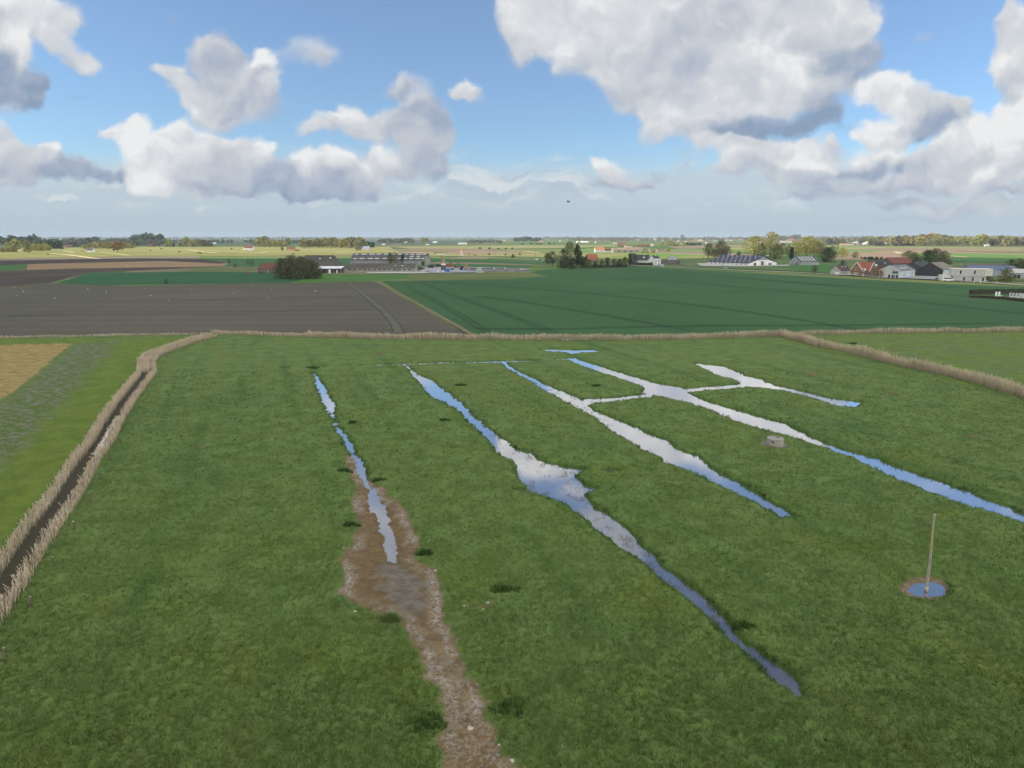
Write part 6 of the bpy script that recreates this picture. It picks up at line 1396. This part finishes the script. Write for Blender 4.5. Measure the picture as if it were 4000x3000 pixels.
FH = [
 (350,985,26,6,16,'small house with a bright white gable and black roof in the sunlit meadow, far left',WHITE,SLP,-14,'x'),
 (322,986,9,4,7,'low pink annex left of the black roofed house',CREAM,BRR,0,'x'),
 (72,984,8,4,5,'tiny white shed among the yellow trees at the left edge',WHITE,FRAME,0,'x'),(20,983,42,4,9,'long low red roofed farm at the left edge',BRR,BRR,0,'x'),
 (970,978,34,8,18,'white house with dark red roof in the sunlit meadow',WHITE,BRR,-12,'x'),(953,978,8,5,6,'white lean-to at the left end of the white meadow house',WHITE,FRAME,0,'x'),
 (1134,980,30,7,15,'orange brick farmhouse with brown roof left of the farm trees',OBRICK,DTILE,-10,'x'),(1160,981,14,3,6,'dark red shed right of the orange brick farmhouse',BRR,BRR,0,'x'),(1190,974,12,3,7,'small dark shed with a white strip behind the meadow',WHITE,SLP,0,'x'),
 (1430,980,26,8,17,'pink walled house with a pale blue roof',PM((.55,.40,.33)),BLR,-8,'x'),(1398,978,20,6,16,'dark roofed barn beside the blue roofed house',DBRICK,MOSS,-8,'x'),
 (1803,1000,17,17,28,'tall orange brick house with a steep orange roof beside the road',GRS,RTILE,-34,'y'),(1832,998,17,6,8,'low brick annex right of the tall orange house',OBRICK,DBRICK,0,'x'),(1856,998,18,2,4,'dark low shed right of the brick annex',DBRICK,DBRICK,0,'x'),(1698,993,7,3,6,'tiny pale shed in the tan field left of the orange house',CREAM,SLP,0,'x'),
 (2343,986,36,9,20,'white farmhouse with an orange roof in the sunlit fields',WHITE,RTILE,6,'x'),(2374,985,24,5,14,'low white wing with red brown roof beside the white farmhouse',WHITE,BRR,4,'x'),
 (2452,988,118,13,20,'very long low barn with a brown roof and cream gable',PM((.36,.33,.27)),PM((.30,.22,.17), scale=.2),10,'x'),(2550,983,22,8,12,'grey barn with a dark doorway, left of a pair',GRS,DTILE,8,'y'),(2580,984,26,9,15,'grey barn with a dark doorway, right of a pair',GRS,DTILE,8,'y'),(2520,981,18,6,9,'low dark barn behind the pair of grey barns',GRS,MOSS,8,'x'),
 (2456,966,28,6,9,'pink barn with arched openings behind the long barn',CREAM,BRR,0,'x'),(2515,964,50,5,10,'long brown barn roof behind the pale bushes',DBRICK,DTILE,0,'x'),(2545,962,18,6,12,'pale stone barn at the end of the long brown roof',CREAM,DTILE,0,'y'),(2425,963,20,4,9,'dark barn left of the pink arched barn',DBRICK,DTILE,0,'x'),
 (2275,949,46,3.5,6,'long low white building far out, centre right',WHITE,FRAME,0,'x'),(2326,951,5,8,9,'small white tower block building far out',WHITE,FRAME,0,'y'),(2403,952,14,4,7,'white house with red roof far out, left of the barns',WHITE,BRR,0,'x'),(2430,952,26,3,6,'dark long farm roof far out above the barns',DBRICK,BRR,0,'x'),
 (1806,955,34,5,6,'long flat white building far out, centre',WHITE,FRAME,0,'x'),(1587,949,13,5,8,'cream gabled barn far out, centre left',PM((.7,.6,.42)),DTILE,0,'y'),(1610,949,34,2.5,5,'dark long farm roof right of the cream gable',GRS,MOSS,0,'x'),(1699,949,16,3,5,'small white building right of the round tree',WHITE,FRAME,0,'x'),(1498,957,14,4,7,'white gabled cottage far left of centre',WHITE,BRR,0,'y'),(1545,957,40,3,6,'low grey farm roofs far left of centre',GRS,MOSS,0,'x'),(1670,958,16,3,6,'dark cottage with white gable below the round tree',WHITE,SLP,0,'y'),(1835,943,8,3,6,'tiny white gabled house on the horizon, centre',WHITE,SLP,0,'y'),
 (1910,953,40,3,6,'dark farm roofs far out right of the flat white building',GRS,MOSS,0,'x'),(1966,942,20,3,5,'red roofed farm on the horizon, centre',CREAM,RTILE,0,'x'),(2115,944,18,3,6,'pink roofed farm right of the dark wood',CREAM,BRR,0,'x'),(2187,944,7,4,6,'tiny white house far out left of the long white building',WHITE,SLP,0,'y'),
 (828,953,24,3,5,'pale greenhouse building far left',PM((.5,.55,.55)),FRAME,0,'x'),(880,940,8,3,5,'tiny white house on the left horizon, first',WHITE,SLP,0,'y'),(842,936,8,2,4,'tiny white house on the left horizon, second',WHITE,SLP,0,'x'),(958,936,7,2,4,'tiny white house on the left horizon, third',WHITE,SLP,0,'x'),(1030,934,6,2,4,'tiny white house on the left horizon, fourth',WHITE,SLP,0,'x'),(640,935,7,2,4,'tiny white house on the left horizon, leftmost',WHITE,SLP,0,'x'),(238,941,8,2,5,'pale house between the dark woods far left',WHITE,FRAME,0,'x'),
 (245,966,22,3,8,'red roofed cottage at the edge of the dark village wood',GRS,BRR,0,'x'),(275,965,20,3,8,'second red roofed cottage in the village wood',DBRICK,BRR,0,'x'),(300,964,14,4,9,'third red roofed cottage in the village wood',DBRICK,BRR,0,'y'),(510,957,7,6,10,'white gable at the wood edge, left',WHITE,SLP,0,'y'),(527,956,9,4,8,'white gabled house at the wood edge, right',WHITE,SLP,0,'y'),(590,962,20,3,8,'brown farm at the end of the village wood',DBRICK,BRR,0,'x'),(635,963,16,3,7,'grey farm right of the brown one at the wood',GRS,SLP,0,'x'),
 (2660,957,11,5,10,'white barn with a dark roof in the far tan field',CREAM,SLP,0,'y'),(2650,944,8,4,6,'cream house in the far village, leftmost',CREAM,TILE,0,'y'),(2680,945,8,3,6,'white house in the far village, second',WHITE,TILE,0,'x'),(2715,943,11,5,9,'orange gabled house in the far village',OBRICK,TILE,0,'y'),(2736,943,20,4,8,'pale arched hall in the far village',PM((.6,.5,.42)),PM((.6,.5,.42)),0,'y'),(2765,951,16,4,8,'white farmhouse below the pale arched hall',WHITE,BRR,0,'x'),(2812,944,38,2.5,4.5,'long pale green shed in the far village',PM((.25,.35,.30)),PM((.2,.3,.26)),0,'x'),(2810,951,8,2,4,'small dark shed below the pale green one',DBRICK,SLP,0,'x'),(2838,941,7,4,9,'pink gabled house near the church spire',CREAM,RTILE,0,'y'),(2857,940,12,3,6,'white house under the church spire',WHITE,SLP,0,'x'),(2900,938,40,2,4,'long pale glasshouse right of the church spire',PM((.42,.42,.38)),GRS,0,'x'),
 (2932,950,14,3,6,'pink low house before the yellow trees',CREAM,BRR,0,'x'),(2975,951,24,4,11,'white house with a red roof before the yellow trees',WHITE,RTILE,0,'x'),(3026,937,12,3,6,'white house on the right horizon, first',WHITE,SLP,0,'x'),(3062,947,20,4,7,'white farm with red roof, left of a row',WHITE,TILE,0,'x'),(3085,947,18,4,7,'white farm with red roof, second of a row',WHITE,TILE,0,'x'),(3092,939,18,3,7,'red brick house behind the white farms',OBRICK,TILE,0,'x'),(3115,947,34,3,8,'dark long barn right of the white farms',DBRICK,DTILE,0,'x'),(3122,935,14,3,7,'cream house above the dark long barn',CREAM,SLP,0,'y'),(3160,946,20,5,9,'cream gabled barn right of the dark long barn',CREAM,TILE,0,'y'),(3177,947,16,3,6,'brown shed beside the cream gabled barn',DBRICK,DTILE,0,'x'),
 (3325,939,36,3,7,'large white greenhouse building on the right horizon',WHITE,FRAME,0,'x'),(3290,958,14,3,7,'bright orange roofed house in the far right fields',CREAM,RTILE,0,'x'),(3315,958,38,4,7,'long white shed with brown roof beside the orange roof',WHITE,TILE,0,'x'),(3345,950,16,4,9,'white gabled house above the long white shed',WHITE,SLP,0,'y'),(3360,957,18,4,8,'slate roofed house right of the long white shed',GRS,SLP,0,'x'),(3391,956,30,5,11,'large cream barn with a rounded white roof',CREAM,FRAME,0,'y'),(3458,955,28,6,15,'cream house with steep gables left of the big trees',CREAM,DTILE,0,'x'),
 (3857,962,16,6,11,'white gabled house before the tree row, far right',WHITE,SLP,0,'y'),(3690,939,6,4,7,'tiny white house above the tree row, right',WHITE,RTILE,0,'x'),(3722,940,10,3,5,'small white house among the trees, right',WHITE,FRAME,0,'x'),(3888,941,10,4,7,'white house above the far right trees',WHITE,SLP,0,'y'),(3895,934,30,2,4,'long pale building on the far right horizon',WHITE,FRAME,0,'x'),(3960,934,18,2,4,'pale building at the far right horizon end',WHITE,FRAME,0,'x'),(3840,935,14,2,4,'small pale building on the far right horizon',WHITE,FRAME,0,'x'),
 (2560,938,9,3,5,'white cottage above the barns, first',WHITE,TILE,0,'x'),(2590,940,9,3,5,'white cottage above the barns, second',WHITE,TILE,0,'x'),(2490,938,12,3,5,'white farm above the barns',WHITE,SLP,0,'x'),(2620,937,10,2,4,'pale cottage above the barns, third',CREAM,TILE,0,'x'),(2780,935,12,2,4,'pale house on the horizon above the arched hall',WHITE,TILE,0,'x'),(2700,933,12,2,4,'pale house on the horizon left of the arched hall',CREAM,TILE,0,'x'),
]
for px, py, w, hw, ht, lb, wl, rf, yw, rd in FH:
    if ht <= hw: ht = hw + 1
    far_house(px, py, w, hw, ht, lb, wl, rf, yw, rd, wins=w > 25)
t = thing('church', 'thin dark church spire rising over the far village', 'church', G(2852, 934)); s_ = SC(934)
MB().box(-6,6,-6,30,-1,12).build('nave', GRS, t); MB().box(-5,5,-12,-2,-1,20).build('tower', GRS, t); MB().add([(-5,-12,20),(5,-12,20),(5,-2,20),(-5,-2,20),(0,-7,50)],[(0,1,4),(1,2,4),(2,3,4),(3,0,4),(3,2,1,0)]).build('spire', SLP, t)
def turbine(px, dist, hub, rot, lb):
    a = (px - 2000) / FPX / CP
    t = thing('wind_turbine', lb, 'wind turbine', (a*dist, dist), 0, 'wind turbines on the horizon')
    MB().tube((0,0,-1),(0,0,hub),2.6,1.6,10).build('tower', PM((.62,.66,.70)), t); n = MB().box(-1.8,1.8,-4,4,hub-1.6,hub+1.8).build('nacelle', PM((.62,.66,.70)), t)
    for k in range(3):
        q = rot + k*2.094; c_, s2 = math.cos(q), math.sin(q); L = hub*.42
        MB().add([(0,-4.6,hub),(L*.2*c_-1.4*s2,-4.6,hub+L*.2*s2+1.4*c_),(L*c_,-4.6,hub+L*s2),(L*.2*c_+1.2*s2,-4.6,hub+L*.2*s2-1.2*c_),(0,-5.0,hub),(L*.2*c_-1.4*s2,-5.0,hub+L*.2*s2+1.4*c_),(L*c_,-5.0,hub+L*s2),(L*.2*c_+1.2*s2,-5.0,hub+L*.2*s2-1.2*c_)],[(0,1,2,3),(7,6,5,4),(0,4,5,1),(1,5,6,2),(2,6,7,3),(3,7,4,0)]).build('blade', PM((.62,.66,.70)), t)
for i, (px, d, h_) in enumerate(((2031,9000,56),(2302,8500,58),(2349,8500,58),(2432,9000,58),(2470,9000,58),(2533,9500,58),(1640,7000,48))): turbine(px, d, h_, .4 + i*.5, 'thin pale wind turbine on the horizon, ' + ['fifth from the right of the row, standing apart','leftmost of the close row','second of the close row','third of the close row','fourth of the close row','rightmost of the row','alone left of centre'][i])
def far_tower(px, dist, h_, w, lb, nm='tower', m=GRS, head=False):
    a = (px - 2000) / FPX / CP; t = thing(nm, lb, 'tower', (a*dist, dist)); MB().box(-w/2,w/2,-w/2,w/2,-1,h_).build('shaft', m, t)
    if head: MB().lathe([(w*.6,h_-8),(w*1.2,h_-3),(w*1.2,h_+3),(w*.5,h_+5)], 12).build('head', m, t)
    else: MB().box(-w*.3,w*.3,-w*.3,w*.3,h_,h_+4).build('cap', m, t)
far_tower(3563, 6500, 44, 5, 'pale water tower on the right horizon', 'water_tower', PM((.55,.58,.6)), True)
far_tower(3802, 9000, 58, 12, 'grey tower block on the right horizon'); far_tower(3965, 9500, 50, 22, 'broad grey tower block at the far right horizon'); far_tower(3975, 9800, 64, 14, 'tallest grey tower block at the far right horizon', m=PM((.4,.44,.48))); far_tower(2636, 9000, 46, 40, 'broad dark block on the horizon above the far village', m=SLP)
for px, w_, lb in ((2958,70,'bright white industrial building on the horizon behind the yellow trees'),(3090,110,'long white industrial hall on the right horizon'),(3200,60,'white industrial shed on the right horizon')):
    d = 9000; a = (px-2000)/FPX/CP; t = thing('industrial_hall', lb, 'building', (a*d, d)); MB().box(-w_/2,w_/2,-20,20,-1,29).build('wall', WHITE, t); MB().box(-w_/2-1,w_/2+1,-21,21,29,31).build('roof', FRAME, t)

# individual far trees
def short(t):
    w = t.split()
    return ' '.join(w[:16]) if len(w) <= 16 else short(t.replace(' from the left', '', 1) if ' from the left' in t else ' '.join(w[:16]))
def row(x0, x1, n, y, h, shape, cols, lb, w=1.0):
    for k in range(n):
        x = x0 + (x1-x0) * (k + .5*rng.random()) / max(1, n-1) if n > 1 else x0
        pos = 'only' if n == 1 else ('%s from the left' % ['leftmost','second','third','fourth','fifth','sixth','seventh','eighth','ninth','tenth','eleventh','twelfth','thirteenth','fourteenth','fifteenth','sixteenth','seventeenth','eighteenth','nineteenth','twentieth'][k] if k else 'leftmost')
        c = cols[int(rng.integers(0, len(cols)))]
        wd_ = {'yellow':'yellow green','olive':'olive','lit_olive':'lit olive','dark':'dark green','bare':'brown leafless','rust':'rusty brown','lime':'bright lime green','grey':'grey green'}[c]
        tree(x, y + rng.uniform(-1, 1), h * 1.22 * rng.uniform(.78, 1.15), shape, c, ('%s tree, %s' % (wd_, lb)) if n == 1 else short('%s tree, %s, %s' % (wd_, pos, lb)), None if n == 1 else 'tree row ' + lb, 380, w)
row(62,62,1,983,40,'round',['yellow'],'largest at the left edge of the sunlit meadow',1.2); row(34,34,1,974,26,'round',['yellow'],'at the far left behind the red roof',1.2); row(110,110,1,989,36,'round',['lit_olive'],'leaning, right of the tiny white shed',1.1); row(8,50,3,985,20,'bush',['lit_olive'],'round the red farm at the left edge')
row(128,172,5,979,21,'bush',['lit_olive','yellow'],'left of the lime tree',.9); row(189,189,1,982,26,'round',['lime'],'round, alone in the meadow left of the dark wood',1.3); row(209,225,2,972,26,'bush',['dark'],'at the right end of the left wood'); row(318,345,2,972,15,'bush',['yellow'],'behind the black roofed house')
row(362,440,6,972,23,'wide',['lit_olive','yellow'],'right of the black roofed house',1.0); row(459,459,1,983,34,'round',['rust'],'alone in the meadow before the yellow row',1.3); row(472,512,4,971,18,'wide',['lit_olive'],'behind the rusty tree'); row(663,663,1,965,24,'round',['lime'],'pointed, at the end of the village wood'); row(650,715,4,964,16,'wide',['lit_olive','grey'],'below the left horizon wood'); row(730,730,1,965,32,'round',['yellow'],'tall, far left of the white meadow house'); row(745,812,5,965,22,'wide',['lit_olive','bare'],'left of the white meadow house')
row(1008,1050,4,964,29,'wide',['yellow','lit_olive'],'right of the white meadow house, tall part'); row(1058,1110,5,964,21,'wide',['lit_olive','bare','yellow'],'right of the white meadow house, low part'); row(1126,1126,1,962,26,'round',['lit_olive'],'tall, at the end of that low row'); row(1103,1103,1,980,15,'round',['bare'],'small, left of the orange farmhouse')
row(1178,1290,12,967,27,'wide',['yellow','lit_olive','lit_olive'],'of the long grove, left half',.9); row(1296,1365,8,968,30,'round',['yellow','lit_olive','yellow'],'of the long grove, right half',1.2); row(1372,1415,5,970,31,'wide',['bare','lit_olive'],'left of the blue roofed house'); row(1430,1448,2,966,19,'bush',['dark'],'dark pair behind the blue roof',1.1); row(1652,1664,2,950,18,'wide',['yellow','bare'],'beside the far dark farm')
row(2262,2262,1,953,9,'bush',['lit_olive'],'tiny, below the long white building'); row(2040,2160,6,955,5,'bush',['dark'],'of tiny bushes in the far green field',1.5); row(1860,2000,5,973,5,'bush',['dark'],'of tiny bushes along the tan field',1.5); row(1890,2010,3,999,9,'airy',['bare'],'of small roadside trees',1.2); row(2004,2004,1,1010,15,'airy',['bare'],'small and bare by the road',1.4)
row(2585,2620,3,962,16,'wide',['yellow'],'of pale trees right of the far barns'); row(2625,2665,4,963,11,'wide',['lit_olive','yellow'],'of low pale bushes by the far white barn'); row(2680,2735,6,958,8,'bush',['dark','grey'],'of the dark copse in the far tan field',1.4); row(2510,2545,3,990,12,'bush',['lime','yellow'],'of lime bushes at the end of the long barn',1.2); row(2610,2610,1,985,14,'wide',['yellow'],'pale, right of the pair of grey barns'); row(2955,2955,1,944,14,'bush',['dark'],'dark, left of the red roofed white house',1.2)
row(3010,3060,6,940,18,'wide',['bare','lit_olive'],'on the right horizon, first part'); row(3070,3115,5,937,16,'wide',['bare'],'on the right horizon, second part'); row(3130,3260,10,944,13,'wide',['lit_olive','bare'],'on the right horizon, third part'); row(3235,3290,5,955,18,'wide',['lit_olive','grey','bare'],'left of the bright orange roof'); row(3365,3450,8,952,21,'wide',['rust','lit_olive','bare'],'round the cream barn'); row(3400,3440,3,958,12,'bush',['grey'],'of grey bushes below the cream barn',1.4)
row(3480,3620,12,959,29,'wide',['lit_olive','yellow','rust','bare'],'of the big belt, left part',1.0); row(3560,3700,10,957,33,'wide',['bare','lit_olive','rust'],'of the big belt, middle part'); row(3640,3800,12,958,27,'wide',['lit_olive','grey','yellow'],'of the big belt, centre right part'); row(3800,3870,6,961,33,'round',['lime','yellow'],'of the big belt, bright part',1.3); row(3870,4010,10,962,30,'wide',['lit_olive','rust','grey','bare'],'of the big belt, right part'); row(4010,4100,5,962,30,'wide',['lit_olive'],'beyond the right end of the big belt'); row(3420,3560,10,960,8,'bush',['dark'],'of low dark bushes before the big belt',1.6); row(3370,3440,5,1014,9,'bush',['dark'],'of low bushes behind the dark barn',1.5)
for px, py in ((700,985),(777,990),(785,991),(905,974),(630,974),(588,980)): tree(px, py, 5, 'bush', 'dark', 'tiny dark bush in the sunlit meadow ' + {700:'left of centre',777:'in a close pair, left one',785:'in a close pair, right one',905:'left of the white meadow house',630:'below the village wood end',588:'below the village wood'}[px], None, 380, 1.5)

# far-off woods that read as one mass
def wood(x0, x1, y0, y1, h, n, colour, lb, gap=.0):
    X = rng.uniform(x0, x1, n); Yp = rng.uniform(y0, y1, n); keep = fbm(X, X*0+y0, 60, 3) > -1 + gap; X, Yp = X[keep], Yp[keep]
    n = len(X); P = np.array([G(a, b) for a, b in zip(X, Yp)]); s = np.array([SC(b) for b in Yp])
    H = h * s * rng.uniform(.6, 1.1, n) * (1 + .25*fbm(X, X*0, 40, 2)); k = 16
    c = np.repeat(np.column_stack([P, H*.55]), k, 0); Hh = np.repeat(H, k)
    u = rng.normal(0, 1, (n*k, 3)); u /= np.linalg.norm(u, axis=1)[:, None]
    rad = rng.uniform(.2, 1, n*k)[:, None] ** .5
    C = c + u * rad * np.column_stack([Hh*.55, Hh*.55, Hh*.45])
    a = rng.normal(0, 1, (n*k, 3)); a /= np.linalg.norm(a, axis=1)[:, None]; b = np.cross(a, rng.normal(0, 1, (n*k, 3))); b /= np.linalg.norm(b, axis=1)[:, None]
    L = (Hh * .20)[:, None]
    V = np.stack([C+a*L, C+b*L, C-a*L, C-b*L], 1).reshape(-1, 3); V[:, 2] = np.maximum(V[:, 2], -.02)
    o = add('distant_wood', np_mesh('distant_wood', V, np.arange(4*n*k).reshape(-1, 4), LEAF[colour], attrs={'hue': np.repeat(np.clip(rng.normal(.4,.2,n*k),0,1), 4)})); tag(o, lb, 'wood', kind='stuff')
wood(-900, 5000, 928.5, 932, 4.5, 2600, 'grey', 'continuous belt of woods closing the horizon')
wood(-900, 1300, 930, 934, 6, 900, 'dark', 'dark wooded belt along the left horizon')  # dark leaf colour of the left woods stands in for cloud shadow
wood(-900, 5000, 933, 938, 5, 1500, 'olive', 'scattered hedgerow trees before the horizon', gap=.7)
wood(0, 150, 950, 958, 27, 130, 'dark', 'tall dark wood at the left edge'); wood(-900, 0, 950, 962, 25, 200, 'dark', 'dark wood beyond the left edge')
wood(60, 240, 952, 966, 22, 130, 'dark', 'dark village trees left, behind the lime tree'); wood(240, 500, 944, 966, 16, 260, 'grey', 'dark village wood behind the black roofed house'); wood(330, 380, 950, 958, 24, 30, 'dark', 'cluster of taller conifers in the village wood')
wood(520, 632, 942, 952, 29, 90, 'dark', 'tall square dark wood on the left horizon'); wood(470, 660, 948, 962, 18, 150, 'grey', 'low dark trees round the village end')
wood(630, 1200, 942, 952, 9, 260, 'dark', 'thin dark hedges left of centre', gap=.8); wood(1120, 1260, 944, 952, 9, 90, 'dark', 'dark copse behind the long grove'); wood(1480, 1620, 944, 951, 13, 110, 'grey', 'dark trees round the far centre left farms', gap=.2); wood(1540,1610,940,944,11,50,'dark','dark copse above the cream gabled barn')
wood(1830, 1960, 944, 952, 10, 90, 'grey', 'trees round the far centre farms'); wood(2010, 2110, 938, 944, 14, 110, 'dark', 'dark rounded wood on the centre horizon'); wood(2200, 2700, 936, 942, 10, 260, 'bare', 'brown tree belt above the far barns', gap=.3); wood(2120, 2480, 932, 937, 9, 160, 'olive', 'pale trees on the centre right horizon')
wood(2700, 3050, 934, 940, 10, 200, 'bare', 'brown trees of the far village', gap=.2); wood(3100, 4200, 930, 937, 11, 520, 'olive', 'wooded belt above the right hand fields', gap=.2); wood(3250, 3500, 938, 946, 14, 150, 'bare', 'brown trees behind the cream barn'); wood(3480, 4200, 938, 950, 16, 380, 'bare', 'brown wooded ground behind the big tree belt')

# ------------------------------------------------------------------ air
def haze():
    m = bpy.data.materials.new('haze'); m.use_nodes = True; nt = m.node_tree; nt.nodes.clear()
    v = nt.nodes.new('ShaderNodeVolumePrincipled'); o = nt.nodes.new('ShaderNodeOutputMaterial')
    v.inputs['Density'].default_value = HAZE; v.inputs['Color'].default_value = (.50, .61, .74, 1); v.inputs['Anisotropy'].default_value = .0
    nt.links.new(v.outputs[0], o.inputs['Volume'])
    b = MB().box(-31000, 31000, -3000, 35000, -2.2, 110).build('haze', m); tag(b, 'thin pale haze over the whole plain', 'haze', kind='stuff')
HAZE = 6.0e-5
haze()
